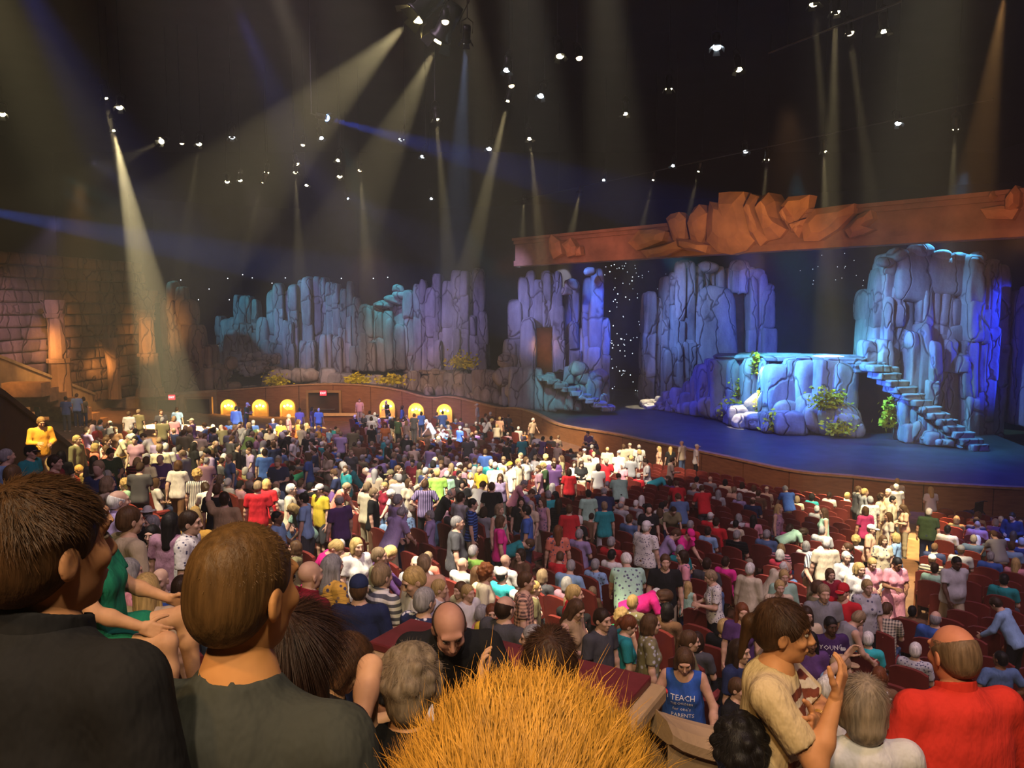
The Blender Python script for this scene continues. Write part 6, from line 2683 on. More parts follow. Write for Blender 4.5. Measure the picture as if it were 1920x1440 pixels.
def seat_parts():
    W = .54
    b = MB()
    nx, nz = 6, 4
    fr, bk = [], []
    for j in range(nz + 1):
        for i in range(nx + 1):
            u = i / nx * 2 - 1
            v = j / nz
            top = .98 - .07 * abs(u) ** 3
            z = .36 + (top - .36) * v
            x = u * W / 2 * (.97 - .05 * v)
            y = -.24 - .10 * v + .045 * (u * u)
            fr.append((x, y + .035, z))
            bk.append((x, y - .03, z))
    n = len(fr)
    f = []
    for j in range(nz):
        for i in range(nx):
            a = j * (nx + 1) + i
            f.append((a + 1, a, a + nx + 1, a + nx + 2))
            f.append((n + a, n + a + 1, n + a + nx + 2, n + a + nx + 1))
    for i in range(nx):
        a = nz * (nx + 1) + i
        f.append((a + 1, a, n + a, n + a + 1))
        f.append((i, i + 1, n + i + 1, n + i))
    for j in range(nz):
        a = j * (nx + 1)
        f.append((a, n + a, n + a + nx + 1, a + nx + 1))
        a += nx
        f.append((n + a, a, a + nx + 1, n + a + nx + 1))
    b.add(fr + bk, f)
    c = MB()
    ring = [(-.23, -.2), (.23, -.2), (.245, .1), (.2, .24), (-.2, .24), (-.245, .1)]
    c.add([(x, y, .37) for x, y in ring] + [(x * 1.02, y * 1.02, .43) for x, y in ring] + [(x * .9, y * .9, .465) for x, y in ring],
          [tuple(range(5, -1, -1)), tuple(range(12, 18))] + [(k * 6 + i, k * 6 + (i + 1) % 6, k * 6 + 6 + (i + 1) % 6, k * 6 + 6 + i) for k in (0, 1) for i in range(6)])
    a = MB()
    a.box((-.275, .0, .63), (.055, .42, .045)).box((-.275, -.05, .35), (.04, .30, .54), 0.0, 0, .8)
    p = MB().box((0, -.05, .19), (.10, .12, .38))
    return b, c, a, p


_sp = seat_parts()
SEATM = [mesh_from(n_, q.v, q.f, mt, False) for n_, q, mt in zip(('backrest', 'seat_cushion', 'armrest', 'pedestal'), _sp, (m_seat, m_cush, m_arm, m_can))]
SEATROT = -math.atan2(NX, NY)
ECA = sorted((960 + p.x / p.y * F, p.y) for p in EC)


def edge_depth(x, y):
    px = 960 + x / max(y, .1) * F
    for (a, da), (b_, db) in zip(ECA, ECA[1:]):
        if px <= b_:
            return da + (db - da) * (px - a) / max(b_ - a, 1e-3)
    return ECA[-1][1]


def seg_dist(x, y, A, B):
    ax, ay, bx, by = A[0], A[1], B[0], B[1]
    t = max(0, min(1, ((x - ax) * (bx - ax) + (y - ay) * (by - ay)) / ((bx - ax) ** 2 + (by - ay) ** 2)))
    return math.hypot(x - ax - t * (bx - ax), y - ay - t * (by - ay))


def fpt(px, py):
    x, y, d = hit_floor(px, py, 0.02)
    return x, y


AISLES = [(fpt(1700, 985), fpt(1640, 1290), 1.0), (fpt(300, 905), fpt(395, 1010), .9), (fpt(640, 985), fpt(560, 1010), .7), (fpt(1040, 850), fpt(985, 815), 1.2)]
SEATS = []
for k in range(4, 33):
    s_ = k * ROW + .36
    tt = -30.0
    while tt < 22:
        x, y = xy(s_, tt)
        tt += .56
        if y < 4.5 or k < 4:
            continue
        px = 960 + x / y * F
        z = zs(k * ROW + ROW / 2)
        r_ = Vector((x, y, z + .9 - H))
        zc = (r_.y * math.cos(PITCH) - r_.z * math.sin(PITCH))
        vy = (r_.z * math.cos(PITCH) + r_.y * math.sin(PITCH)) / zc
        px = 960 + x / zc * F
        py = 720 - vy * F
        if not (-40 < px < 1960 and py < 1430):
            continue
        if y > edge_depth(x, y) - 3.2 or x < -14.0 - .1 * (y - 24) and y > 20:
            continue
        if px < 215 and py < 905:
            continue
        if any(seg_dist(x, y, A, B) < w for A, B, w in AISLES):
            continue
        if any((x - a) ** 2 + (y - b_) ** 2 < .29 for a, b_ in SPOTS):
            continue
        if any((x - a) ** 2 + (y - b_) ** 2 < .17 for a, b_ in STAND):
            continue
        if 1.5 < y < 27 and seg_dist(x, y, WTA, WTB) < 1.2:
            continue
        SEATS.append((math.hypot(x, y), x, y, z, k, 0))
# the seats people sit in
for x, y in SPOTS:
    SEATS.append((math.hypot(x, y) - 3, x, y, floor_z(x, y), int(math.floor(st(x, y)[0] / ROW)), 1))
SEATS.sort()
def nth(n):
    return '%d%s' % (n, 'th' if 10 <= n % 100 <= 20 else {1: 'st', 2: 'nd', 3: 'rd'}.get(n % 10, 'th'))


ONE = SEATS[:300]
rows_ = sorted(set(q[4] for q in ONE))
for k in rows_:
    line = sorted([q for q in ONE if q[4] == k], key=lambda q: st(q[1], q[2])[1])
    for i, (d, x, y, z, kk, occ) in enumerate(line):
        o = empty('theatre_seat', (x, y, z), (0, 0, SEATROT))
        tag(o, '%s maroon theatre seat, %s from left in the %s row before the parapet' % ('occupied' if occ else 'empty', nth(i + 1), nth(rows_.index(k) + 1)), 'theatre seat', 'maroon theatre seats')
        for n_, me in zip(('backrest', 'seat_cushion', 'armrest', 'pedestal'), SEATM):
            link(n_, me, o)
mb = MB()
far_m = [m_seat]
for d, x, y, z, px, py in SEATS[300:]:
    R = Matrix.Rotation(SEATROT, 3, 'Z')
    for q in _sp[:3]:
        mb.add([R @ Vector(v) + Vector((x, y, z)) for v in q.v], q.f)
o = mb.build('distant_seats', m_seat)
tag(o, 'remaining maroon theatre seats in the farther rows of the hall', 'theatre seat', kind='stuff')
print('SEATS', len(SEATS), 'SPOTS', len(SPOTS), 'PEOPLE', len(PEOPLE))
# ------------------------------------------------------------------ parapet of the tier
def X3(px, py, z):
    """point at height z (above the eye) on a sight line"""
    r = ray(px, py)
    return Vector((0, 0, H)) + r * (z / r.z)


m_stone = M('tan_cast_stone', (0.40, 0.27, 0.15), 0.85, 2.5, 0.22, 0.35)
m_pad = M('maroon_ledge_leather', (0.13, 0.022, 0.028), 0.42, 6.0, 0.2, 0.1)
A0, B0 = X3(688, 1208, -2.08), X3(1180, 1340, -2.08)
pt_ = (B0 - A0).normalized()
pn_ = Vector((-pt_.y, pt_.x, 0))             # away from the eye
if pn_.y < 0:
    pn_ = -pn_
plen = (B0 - A0).length
par = empty('wall_parapet')
tag(par, kind='structure')
th = .42


def pbox(name, u0, u1, v0, v1, z0, z1, mat, bev=.01):
    c = A0 + pt_ * ((u0 + u1) / 2) + pn_ * ((v0 + v1) / 2)
    Rm = Matrix((pt_, pn_, Vector((0, 0, 1)))).transposed()
    return MB().box((c.x, c.y, (z0 + z1) / 2), (u1 - u0, v1 - v0, z1 - z0), Rm).build(name, mat, par, bevel=bev)


pbox('core', .02, plen - .02, .05, th - .03, H - 4.2, H - 2.16, m_stone, 0)
for r_ in range(4):
    z1 = H - 2.20 - r_ * .30
    u = 0.0
    while u < plen - .05:
        w = min(RR.uniform(.32, .55), plen - u)
        if plen - u - w < .15:
            w = plen - u
        pbox('stone_block', u + .006, u + w - .006, RR.uniform(0, .018), .2, z1 - .292, z1, m_stone, .012)
        u += w
pbox('cap_stone', -.05, plen + .05, -.07, th + .03, H - 2.20, H - 2.10, m_stone, .025)
pbox('cap_molding', -.02, plen + .02, -.03, th, H - 2.27, H - 2.19, m_stone, .02)
pbox('ledge_pad', .03, plen - .03, -.02, th - .01, H - 2.10, H - 2.045, m_pad, .012)
# wing wall with rounded top falling away to the right of the corner
wing = empty('wall_wing')
tag(wing, kind='structure')
W0, W1 = B0 + pt_ * .04 + pn_ * .26 + Vector((0, 0, -.10)), X3(1405, 1392, -2.50)
n_ = 10
prof = [(-.13, -1.7), (-.13, -.11), (-.17, -.09), (-.17, -.035), (-.12, .012), (0, .03), (.12, .012), (.17, -.035), (.17, -.09), (.13, -.11), (.13, -1.7)]
wd = (W1 - W0)
wd.z = 0
wd.normalize()
wn2 = Vector((-wd.y, wd.x, 0))
for nm, p0_, p1_ in (('wing_face', 0, 2), ('wing_cap', 1, 10), ('wing_back', 9, 11)):
    pr_ = prof[p0_:p1_]
    vs, fs = [], []
    m_ = len(pr_)
    for i in range(n_ + 1):
        f_ = i / n_
        c = W0.lerp(W1, f_)
        c.z = W0.z + (W1.z - W0.z) * (f_ ** .8)
        for a, b_ in pr_:
            vs.append(c + wn2 * a + Vector((0, 0, b_)))
    for i in range(n_):
        for k in range(m_ - 1):
            fs.append((i * m_ + k, (i + 1) * m_ + k, (i + 1) * m_ + k + 1, i * m_ + k + 1))
    if m_ > 2:
        fs += [tuple(range(m_)), tuple(range(n_ * m_ + m_ - 1, n_ * m_ - 1, -1))]
    MB().add(vs, fs).build(nm, m_stone, wing, False)

# brass hand rails
m_brass = M('brass_rail', (0.62, 0.38, 0.10), 0.35, 6, 0.15, 0, 0.7)


def handrail(pts, label, drop=.9, posts=(0, -1)):
    t = empty('handrail')
    tag(t, label, 'handrail', 'brass handrails of the aisle steps')
    MB().tube(pts, .022, 8).build('rail', m_brass, t, True)
    for i in posts:
        p = pts[i]
        MB().tube([p, (p.x, p.y, floor_z(p.x, p.y))], .018, 7).build('post', m_brass, t, True)
    a, b_ = pts[0] - Vector((0, 0, .42)), pts[-1] - Vector((0, 0, .42))
    MB().tube([a, b_], .014, 6).build('lower_rail', m_brass, t, True)


def rail_at(px, py):
    x, y, d = hit_floor(px, py, .92, 60, 5.0)
    return at(px, py, d)


handrail([rail_at(232, 1028), rail_at(250, 1030), rail_at(322, 1050)], 'brass handrail in front of the speckled white shirt man at lower left', posts=(1, 2))
handrail([rail_at(214, 846), rail_at(224, 858), rail_at(252, 852)], 'brass handrail beside the dark green shirt man in the left rows', posts=(1, 2))

# wheelchair parked by the stage front
x, y, d = hit_floor(1823, 985, .02)
wc = empty('wheelchair', (x, y, floor_z(x, y)), (0, 0, .5))
tag(wc, 'empty black wheelchair parked by the stage front at far right', 'wheelchair')
m_blk = M('black_vinyl', (0.015, 0.014, 0.014), 0.5, 5, 0.2, 0.1)
for s_ in (-1, 1):
    ring = [(s_ * .30, .30 * math.cos(a), .31 + .30 * math.sin(a)) for a in [2 * pi * k / 24 for k in range(25)]]
    MB().tube(ring, .022, 6, False).build('wheel', m_blk, wc, True)
    sp = MB()
    for k in range(10):
        a = 2 * pi * k / 10
        sp.tube([(s_ * .30, 0, .31), (s_ * .30, .29 * math.cos(a), .31 + .29 * math.sin(a))], .005, 4)
    sp.build('spokes', m_can, wc)
    MB().tube([(s_ * .25, -.22, .95), (s_ * .25, -.2, .5), (s_ * .25, .25, .5), (s_ * .22, .38, .12)], .016, 6).build('frame_tube', m_can, wc)
    MB().tube([(s_ * .25, -.22, .95), (s_ * .25, -.36, .97)], .02, 6).build('push_handle', m_blk, wc)
MB().box((0, 0, .5), (.46, .44, .05)).build('seat', m_blk, wc, bevel=.01)
MB().box((0, -.22, .74), (.46, .04, .44)).build('backrest', m_blk, wc, bevel=.01)
MB().box((0, .42, .1), (.4, .16, .03)).build('footrest', m_blk, wc)


# ------------------------------------------------------------------ people close to the eye
def strands(name, parent, ML, col, n, length, jit, seed, thick=.0007, lift=.3, sag=.3, region=None, cm=(0, -.016, .03), rr=(.082, .102, .096), whorl=(0, -.055, .09)):
    """loose hair: fine tapered blades growing out of the scalp"""
    r = random.Random(seed)
    V, Fc = [], []
    whorl = Vector(whorl)
    k = 0
    while k < n:
        u = Vector((r.gauss(0, 1), r.gauss(0, 1), r.gauss(0, 1))).normalized()
        if region and not region(u):
            continue
        k += 1
        p = Vector((u.x * rr[0] + cm[0], u.y * rr[1] + cm[1], u.z * rr[2] + cm[2])) * .97
        away = (p - whorl)
        tang = (away - u * away.dot(u))
        tang = tang.normalized() if tang.length > 1e-4 else u.orthogonal()
        d = (tang + u * lift * r.uniform(.3, 1.6) + Vector((r.gauss(0, jit), r.gauss(0, jit), r.gauss(0, jit)))).normalized()
        L = length * r.uniform(.5, 1.25)
        side = d.cross(u)
        side = side.normalized() * thick * r.uniform(.7, 1.5) if side.length > 1e-4 else u.orthogonal() * thick
        b0 = len(V)
        for j in range(4):
            w = side * (1 - j / 3.3)
            V.append(p - w)
            V.append(p + w)
            if j < 3:
                Fc.append((b0 + 2 * j, b0 + 2 * j + 1, b0 + 2 * j + 3, b0 + 2 * j + 2))
            p = p + d * L / 3
            d = (d - u * .25 * sag + Vector((0, 0, -sag * .5)) + Vector((r.gauss(0, jit * .4), r.gauss(0, jit * .4), r.gauss(0, jit * .4)))).normalized()
    me = mesh_from(name, V, Fc, PM['hair'], True)
    o = link(name, me, parent)
    o.matrix_local = ML
    o.color = (*col, 1)
    return o


def front_person(px, py, d, face, pose, sex, label, shirt, hair, hairc, pants=(.03, .03, .04), sleeve='short', neck='crew', fat=1.0, skin=(.60, .36, .24), scale=1.0, shirtmat=None, bottom='trousers', hcol=None, floor=None, hem=-.10, strand=None, palms=(None, None), curl=.5, eyes=True, tint=None):
    S_ = skeleton(pose, sex)
    bw = fat
    me = body_mesh(S_, sex, bw, .013, .0055, .0048, curl, palms)
    off = rotz(face) @ S_['head'] * scale
    loc = at(px, py, d) - off
    o = link('person', me)
    o.location = loc
    o.rotation_euler = (0, 0, face)
    o.scale = (scale,) * 3
    o.color = (*skin, 1)
    tag(o, label, 'person', 'people close to the camera')
    sm_me = shirt_mesh(S_, sex, bw, .012, sleeve, hem, .013, neck, 'shirt', shirtmat or PM['cloth'])
    sm = link('shirt', sm_me, o)
    sm.color = (*shirt, 1)
    pm = link(bottom, pants_mesh(S_, sex, bw, .02, bottom, bottom), o)
    pm.color = (*pants, 1)
    sh = link('shoes', shoes_mesh(S_), o)
    sh.color = (.05, .045, .04, 1)
    ML = Matrix.Translation(S_['head']) @ S_['HR'].to_4x4()
    if hair != 'none':
        ho = link('hair', hair_mesh(hair, .006), o)
        ho.matrix_local = ML
        ho.color = (*(hcol or HAIRC[hairc]), 1)
        if strand:
            st_ = strands('hair_strands', o, ML, strand.pop('col', hcol or HAIRC[hairc]), **strand)
            st_['kind'] = 'stuff'
    if eyes:
        for s_ in (-1, 1):
            e_ = link('eye', EYE, o)
            e_.matrix_local = ML @ Matrix.Translation((s_ * .031, .0775, .013)) @ Matrix.Diagonal((1, 1, .72, 1))
            w_ = link('eyebrow', MB().tube([(s_ * .014, .0975, .031), (s_ * .032, .093, .036), (s_ * .050, .078, .032)], [.0032, .0036, .002], 6).mesh('eyebrow', PM['hair']), o)
            w_.matrix_local = ML
            w_.color = (*(hcol or HAIRC[hairc]), 1)
    return o, S_, sm, ML


def on_chest(person, shirt, txt, size, x0, z0, mat, back=False, wide=1.0):
    """lettering laid on the cloth: every point drops onto the shirt along the chest's normal"""
    me = text_mesh(txt, size, 0.0006, mat, 'CENTER', 1)
    bv = BVHTree.FromPolygons([v.co.copy() for v in shirt.data.vertices], [tuple(p.vertices) for p in shirt.data.polygons])
    sg = -1 if back else 1
    for v in me.vertices:
        x = (-v.co.x * wide * sg) + x0
        z = v.co.y + z0
        hit = bv.ray_cast(Vector((x, sg * 1.0, z)), Vector((0, -sg, 0)))
        y = hit[0].y if hit[0] else .1
        v.co = Vector((x, y + sg * (.012 + v.co.z), z))
    o = link('lettering', me, person)
    return o


m_eyeb, nt, b = new_mat('eyeball')
sx = nd(nt, 'ShaderNodeSeparateXYZ')
nt.links.new(coord(nt), sx.inputs[0])
b.inputs['Roughness'].default_value = .2
nt.links.new(ramp(nt, sx.outputs[1], [(0.0, (.45, .39, .33)), (0.0112, (.45, .39, .33)), (0.0118, (.05, .03, .02)), (1, (.02, .012, .01))]), b.inputs['Base Color'])
_e = MB().lathe([(.0001, -.0130)] + [(.0130 * math.sin(pi * k / 10), -.0130 * math.cos(pi * k / 10)) for k in range(1, 10)] + [(.0001, .0130)], (0, 0, 0), 14)
EYE = mesh_from('eye', [(x, z, -y) for x, y, z in _e.v], _e.f, m_eyeb, True)
ARM_DN = ((.22, .03, -1), (.10, .18, -1))
LEG0 = (((.05, .02, -1), (0, -.03, -1)), ((.05, .0, -1), (0, -.05, -1)))
strd = lambda n=2500, length=.035, jit=.12, seed=1, **k: dict(n=n, length=length, jit=jit, seed=seed, **k)
back_top = lambda u: not (u.y > .35 and u.z < .35) and u.z > -.55

# 1 man with thick dark hair, black shirt, far left
P = dict(hip=.93, lean=.02, hp=.02, hy=-.22, arms=(ARM_DN, ARM_DN), legs=LEG0)
front_person(92, 1030, 1.40, -.35, P, 'm', 'man at far left edge with thick dark brown hair and black shirt, seen from behind', (.014, .014, .016), 'short', 'darkbrown', fat=1.12, neck='collar', skin=(.50, .25, .12), scale=1.02,
             hcol=(.055, .026, .010), strand=strd(6500, .026, .16, 3, region=lambda u: not (u.y > .25 and u.z < .3) and u.z > -.6 and not (abs(u.x) > .75 and u.z < .12 and u.y > -.45), rr=(.091, .110, .106), thick=.0011))
# 2 man with buzz cut, dark grey shirt
P = dict(hip=.93, lean=.0, neckup=.025, shdrop=.025, hp=.10, hy=-.22, arms=(ARM_DN, ARM_DN), legs=LEG0)
front_person(462, 1108, 1.50, -.25, P, 'm', 'man with close cropped brown hair and dark grey shirt filling the lower left foreground', (.050, .054, .048), 'crop', 'brown', fat=1.15, skin=(.62, .30, .11), scale=1.05, hcol=(.105, .054, .018),
             strand=strd(6500, .011, .2, 4, lift=.5, region=lambda u: not (u.y > .25 and u.z < .3) and u.z > -.62 and not (abs(u.x) > .75 and u.z < .12 and u.y > -.45), rr=(.082, .103, .099), thick=.001))
# 3 strawberry blond head right below the eye
P = dict(hip=.93, lean=.0, hp=.05, hy=.0, arms=(ARM_DN, ARM_DN), legs=LEG0)
front_person(992, 1622, .56, -.1, P, 'f', 'fluffy strawberry blond head at bottom centre, right below the camera', (.3, .2, .15), 'bob', 'blond', hcol=(.62, .30, .045), scale=1.0,
             strand=strd(34000, .050, .2, 5, lift=.16, sag=.33, rr=(.095, .112, .108), thick=.00042, region=lambda u: u.z > -.6, whorl=(0, -.09, .02)))
# 4 woman in beige shirt, arms folded up to her chin
P = dict(hip=.93, lean=.04, hp=.05, hy=.12, arms=(((.0, .75, -.62), (-1.25, -.25, .35)), ((.12, .62, -.70), (-.42, .22, 1))), legs=LEG0, armlocal=True)
mfl, nt, b = new_mat('flag_print_shirt')
v = coord(nt)
sep = nd(nt, 'ShaderNodeSeparateXYZ')
nt.links.new(v, sep.inputs[0])


def mth(op, a, b_=None, c=None):
    n = nd(nt, 'ShaderNodeMath', operation=op)
    for i, q in enumerate((a, b_, c)):
        if q is None:
            continue
        if isinstance(q, (int, float)):
            n.inputs[i].default_value = q
        else:
            nt.links.new(q, n.inputs[i])
    return n.outputs[0]


nz = noise(nt, v, 26, 5, .7)
zz = mth('ADD', sep.outputs[2], mth('MULTIPLY', mth('SUBTRACT', nz, .5), .035))
frac = mth('FRACT', mth('MULTIPLY', zz, 15.5))
red = mth('GREATER_THAN', frac, .48)
frontm = mth('MULTIPLY', mth('GREATER_THAN', sep.outputs[1], -.005), mth('MULTIPLY', mth('GREATER_THAN', zz, .985), mth('LESS_THAN', zz, 1.42)))
frontm = mth('MULTIPLY', frontm, mth('MULTIPLY', mth('LESS_THAN', mth('ABSOLUTE', sep.outputs[0]), .150), mth('LESS_THAN', sep.outputs[1], .19)))
edge = mth('GREATER_THAN', nz, .36)
msk = mth('MULTIPLY', mth('MULTIPLY', red, frontm), edge)
blot = mth('MULTIPLY', mth('MULTIPLY', mth('GREATER_THAN', noise(nt, v, 30, 4, .6), .60), mth('GREATER_THAN', sep.outputs[1], .05)), mth('MULTIPLY', mth('GREATER_THAN', sep.outputs[2], .92), mth('LESS_THAN', sep.outputs[2], 1.02)))
fold = noise(nt, coord(nt, (5, 5, 2.2)), 1.6, 4)
base = mix(nt, 1.0, (.66, .50, .27), ramp(nt, fold, [(0.3, (0.84, 0.84, 0.84)), (0.7, (1.05, 1.05, 1.05))]), 'MULTIPLY')
pale = mix(nt, mth('MULTIPLY', frontm, mth('SUBTRACT', 1.0, red)), base, (.60, .50, .36))
nt.links.new(mix(nt, mth('MAXIMUM', msk, mth('MULTIPLY', blot, .7)), pale, (.17, .042, .022)), b.inputs['Base Color'])
b.inputs['Roughness'].default_value = .9
bump(nt, b, fold, .9, .05)
wo_, S4, sm4, ML4 = front_person(1470, 1184, 3.1, -1.95, P, 'f', 'woman in beige shirt with faded dark red stripes, dark tied hair, arms folded', (.6, .5, .3), 'tied', 'darkbrown', shirtmat=mfl, skin=(.60, .29, .13), scale=.99, hem=-.16, fat=.95,
                                 hcol=(.060, .028, .012), strand=strd(2600, .05, .08, 6, lift=.12, sag=.15, region=lambda u: not (u.y > .55 and u.z < .25) and u.z > -.25 and not (abs(u.x) > .75 and u.z < .15), rr=(.094, .112, .107), thick=.001), palms=(Vector((.6, -.5, .2)), Vector((-.3, -.8, .1))), curl=.55)
# fringe over the forehead
fr = strands('fringe', wo_, ML4, (.10, .05, .022), 420, .046, .10, 8, .0013, .1, .35, lambda u: u.y > .55 and .42 < u.z < .85, (0, -.012, .03), (.084, .104, .098))
fr['kind'] = 'stuff'
# bracelets on the forearm near her elbow
a = S4['arms'][0]
for k in range(3):
    c = a[1].lerp(a[2], .66 + .09 * k)
    q = a[3].to_track_quat('Z', 'Y').to_matrix()
    MB().tube([c + q @ Vector((.037 * math.cos(t_), .037 * math.sin(t_), 0)) for t_ in [2 * pi * j / 20 for j in range(21)]], .0022, 5, False).build('bracelet', m_brass, wo_, True)
# 5 man in red polo
P = dict(hip=.93, lean=.05, hp=.16, hy=.10, arms=(((.42, .1, -1), (.10, .3, -1)), ((.42, .1, -1), (.10, .3, -1))), legs=LEG0)
front_person(1786, 1226, 3.25, .08, P, 'm', 'man with thinning grey hair and bright red polo shirt at lower right, seen from behind', (.62, .035, .022), 'bald', 'grey', fat=1.25, neck='collar', skin=(.60, .24, .14), hcol=(.17, .105, .06), sleeve='half', scale=1.03,
             strand=strd(1500, .012, .2, 9, lift=.35, region=lambda u: not (u.y > .3 and u.z < .3) and u.z > -.55 and u.z < .35 and not (abs(u.x) > .75 and u.z < .15), rr=(.079, .1, .094), thick=.0009))
# 6 bald man in black bending over the parapet steps
P = dict(hip=.92, lean=.68, hp=-.12, hy=.12, arms=(((.45, .35, -1), (.0, .1, -1)), ((.45, .35, -1), (.0, .2, -1))), legs=LEG0)
front_person(843, 1178, 3.8, pi + .1, P, 'm', 'balding man in black shirt bending far forward in front of the stone parapet', (.012, .012, .014), 'bald', 'darkbrown', pants=(.36, .28, .17), fat=1.15, neck='collar', sleeve='half', skin=(.50, .27, .20), scale=1.02)
# 7 dark brown head before the parapet, hand raised
P = dict(hip=.93, lean=.0, hp=.0, hy=-.1, arms=(((.25, .45, -.85), (.1, .15, 1)), ARM_DN), legs=LEG0)
front_person(1032, 1240, 2.75, -.1, P, 'f', 'dark brown haired person in olive grey sleeves, one hand raised, in front of the parapet', (.20, .18, .12), 'bob', 'darkbrown', sleeve='long', hcol=(.045, .020, .010), scale=.96, fat=.95,
             strand=strd(3500, .055, .1, 10, lift=.15, sag=.15, region=lambda u: not (u.y > .5 and u.z < .3) and u.z > -.5, rr=(.097, .115, .108), thick=.001))
# 8 grey tousled head, bare arm up behind it
P = dict(hip=.93, lean=.12, hp=.25, hy=.15, arms=(((-.12, .05, 1), (-.12, -.75, -.62)), ARM_DN), legs=LEG0)
front_person(770, 1288, 2.75, -.2, P, 'f', 'person with tousled grey hair and black sleeveless top, bare arm bent up beside the head', (.012, .012, .013), 'curly', 'grey', sleeve='tank', skin=(.62, .36, .22), hcol=(.21, .16, .11), scale=.97, palms=(Vector((1, 0, 0)), None),
             strand=strd(3800, .05, .3, 11, lift=.4, sag=.2, region=lambda u: not (u.y > .5 and u.z < .3) and u.z > -.5, rr=(.098, .115, .11), thick=.001))
# 9 woman with glasses reading a red booklet
P = dict(hip=.50, lean=.28, hp=.40, hy=-.15, arms=(((.12, .45, -1), (-.35, 1, .35)), ((.12, .45, -1), (-.35, 1, .35))), legs=POSES['sit']['legs'])
w9, S9, _, ML9 = front_person(652, 1243, 3.35, -1.25, P, 'f', 'seated woman with brown bob, dark glasses and black top, reading a red booklet', (.016, .014, .018), 'bob', 'brown', skin=(.60, .36, .20), hcol=(.085, .040, .018), scale=.97,
                              strand=strd(2200, .05, .06, 12, lift=.1, sag=.15, region=lambda u: not (u.y > .5 and u.z < .3) and u.z > -.5, rr=(.097, .115, .108), thick=.001))
gl = MB()
for s_ in (-1, 1):
    gl.tube([(s_ * .033 + .024 * math.cos(t_), .111, .013 + .019 * math.sin(t_)) for t_ in [2 * pi * j / 16 for j in range(17)]], .0026, 5, False)
    gl.tube([(s_ * .057, .109, .016), (s_ * .08, .06, .012), (s_ * .083, -.005, .006)], .0024, 5)
gl.tube([(-.01, .113, .015), (.01, .113, .015)], .0024, 5)
g_ = gl.build('glasses', m_eye, w9, True)
g_.matrix_local = ML9
hx = [Matrix.Translation(w9.location) @ Matrix.Rotation(-1.25, 4, 'Z') @ (a[2] * .97 + a[3] * .09) for a in S9['arms']]
bk = empty('booklet', (hx[0] + hx[1]) / 2 + Vector((.0, -.02, .03)), (1.0, .15, -1.25))
tag(bk, 'red booklet in the hands of the woman with glasses', 'booklet')
m_bkl = M('red_booklet', (.60, .05, .03), .5, 3, .1, 0)
for s_ in (-1, 1):
    MB().box((s_ * .075, 0, .0), (.15, .008, .21), rotz(s_ * .18)).build('cover', m_bkl, bk)
    MB().box((s_ * .072, .008, .0), (.14, .006, .2), rotz(s_ * .18)).build('pages', M('paper', (.7, .66, .6), .8, 3, .05, 0), bk)
# 10 long dark hair beside the grey shirt
P = dict(hip=.93, lean=.05, hp=.1, hy=-.2, arms=(ARM_DN, ARM_DN), legs=LEG0)
front_person(563, 1215, 2.15, -.3, P, 'f', 'woman with long straight dark hair just right of the dark grey shirt', (.03, .02, .025), 'long', 'darkbrown', hcol=(.030, .013, .008), scale=.95,
             strand=strd(3000, .17, .05, 13, lift=.08, sag=.35, region=lambda u: not (u.y > .4 and u.z < .3) and u.z > -.3, rr=(.098, .115, .108), thick=.001))
# 11 youngster in green with bare knees drawn up
P = dict(hip=.50, lean=-.08, hp=.15, hy=.2, arms=(((.2, .45, -1), (.0, 1, -.42)), ((.2, .4, -1), (-.1, 1, -.42))), legs=(((.10, 1, .22), (.0, .10, -1)), ((.24, 1, .16), (.05, .02, -1))))
front_person(168, 968, 4.0, -1.45, P, 'f', 'youngster in green with bare knees drawn up, seated between the two dark shirted men', (.012, .20, .11), 'long', 'brown', pants=(.012, .20, .11), bottom='short_shorts', skin=(.62, .36, .20), scale=.92)
# 13 woman in white with sandy grey bob
P = dict(hip=.93, lean=.05, hp=.15, hy=-.1, arms=(((.3, .1, -1), (.1, .4, -1)), ((.3, .1, -1), (.1, .4, -1))), legs=LEG0)
front_person(1618, 1322, 3.15, -.1, P, 'f', 'woman with sandy grey bob and white shirt beside the red polo man, seen from behind', (.62, .62, .62), 'bob', 'grey', hcol=(.26, .20, .14), skin=(.6, .36, .26), scale=.95, fat=1.08,
             strand=strd(2600, .06, .07, 14, lift=.1, sag=.2, region=lambda u: not (u.y > .5 and u.z < .3) and u.z > -.5, rr=(.097, .115, .108), thick=.001))
# 16 black curls left of the beige woman
front_person(1388, 1408, 3.0, -.4, dict(hip=.93, lean=.05, hp=.1, hy=.0, arms=(ARM_DN, ARM_DN), legs=LEG0), 'f', 'person with black curly hair at the bottom, left of the beige shirt woman', (.10, .18, .5), 'curly', 'black', scale=.95, strand=strd(2500, .05, .4, 15, lift=.5, sag=.25, rr=(.10, .117, .112), region=lambda u: not (u.y > .5 and u.z < .3), thick=.001))

# people farther off whose shirts can be read
M('print_white', (.75, .75, .75), .7, 3, .05, 0)
M('print_gold', (.65, .52, .25), .7, 3, .05, 0)
M('print_red', (.7, .05, .06), .7, 3, .05, 0)


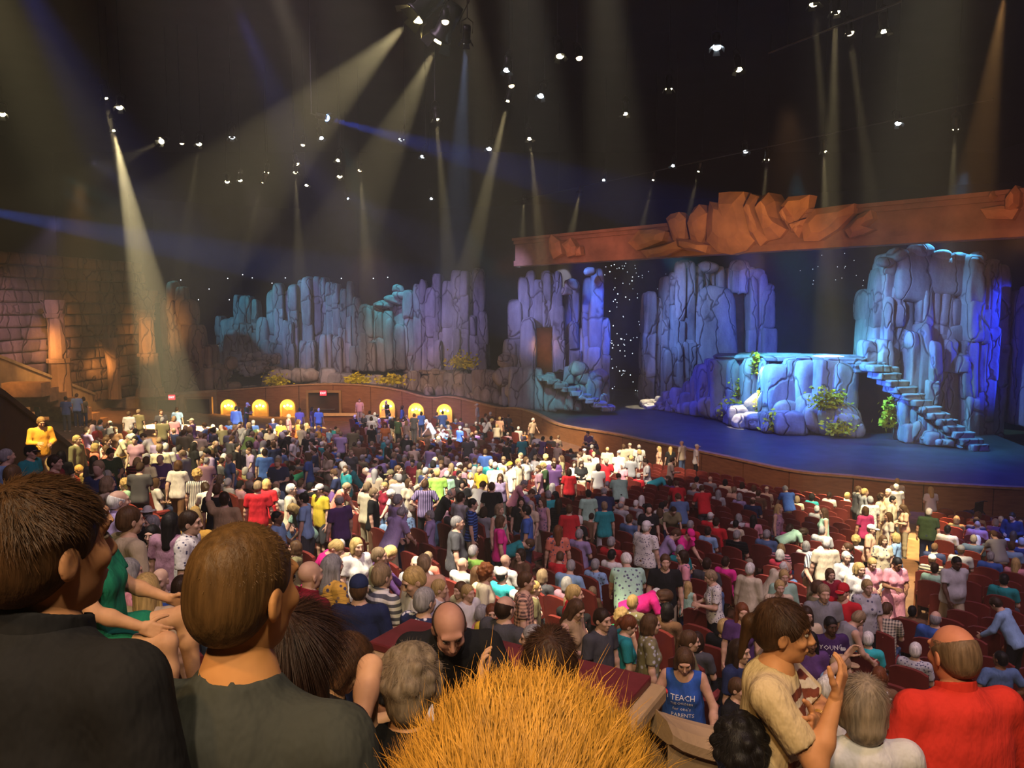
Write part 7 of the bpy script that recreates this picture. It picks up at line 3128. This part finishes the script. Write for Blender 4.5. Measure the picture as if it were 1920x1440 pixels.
def mid(px, py, face, pose, sex, label, shirt, hair, hairc, **k):
    sk = {'light': (.60, .36, .25), 'dark': SKIN['dark'], 'brown': SKIN['brown']}[k.pop('sk', 'light')]
    p_ = POSES[pose] if isinstance(pose, str) else pose
    S_ = skeleton(p_, sex)
    sc_ = k.get('scale', 1.0)
    x, y, d = hit_floor(px, py, S_['head'].z * sc_, 75, 5.0)
    o, S_, sm, ML = front_person(px, py, d, face, p_, sex, label, shirt, hair, hairc, skin=sk, **k)
    o['group'] = 'people of the audience'
    return o, S_, sm


o, S_, sm = mid(1558, 1174, pi + .05, 'stand', 'm', 'dark skinned youth in purple shirt reading YOUNG BELIEVERS OF in white letters', (.055, .022, .10), 'crop', 'black', sk='dark', scale=.94)
on_chest(o, sm, 'YOUNG', .085, .02, 1.36, MAT['print_white'])
on_chest(o, sm, 'BELIEVERS', .075, -.01, 1.24, MAT['print_white'], wide=.85)
on_chest(o, sm, 'OF', .1, .0, 1.11, MAT['print_white'])
mb = MB().box((-.125, .16, 1.37), (.06, .003, .008)).box((-.125, .16, 1.35), (.075, .003, .02)).box((-.125, .16, 1.33), (.06, .003, .006))
mb.build('chest_emblem', MAT['print_white'], o)
P = dict(hip=.93, lean=.1, hp=.35, hy=.1, arms=(((.5, .3, -1), (.0, .6, -.7)), ((.5, .25, -1), (.15, .75, -.8))), legs=LEG0)
o, S_, sm = mid(1283, 1240, pi - .25, P, 'f', 'woman in blue tank top with white lettering, hand on the rounded wing wall', (.03, .10, .42), 'bob', 'brown', sleeve='tank', neck='scoop', fat=1.12, scale=.97)
on_chest(o, sm, 'I TEACH', .075, .02, 1.27, MAT['print_white'])
on_chest(o, sm, 'THE CHILDREN', .035, .01, 1.21, MAT['print_white'], wide=.9)
on_chest(o, sm, 'for one\'s', .05, .01, 1.15, MAT['print_white'])
hrt = on_chest(o, sm, '\u2665', .06, .18, 1.275, MAT['print_red'])
on_chest(o, sm, 'PARENTS', .055, .0, 1.085, MAT['print_white'])
c = S_['arms'][0]
q = c[3].to_track_quat('Z', 'Y').to_matrix()
MB().tube([c[1].lerp(c[2], .93) + q @ Vector((.033 * math.cos(t_), .033 * math.sin(t_), 0)) for t_ in [2 * pi * j / 16 for j in range(17)]], .006, 5, False).build('wristband', M('green_band', (.2, .7, .15), .5, 3, .1, 0), o, True)
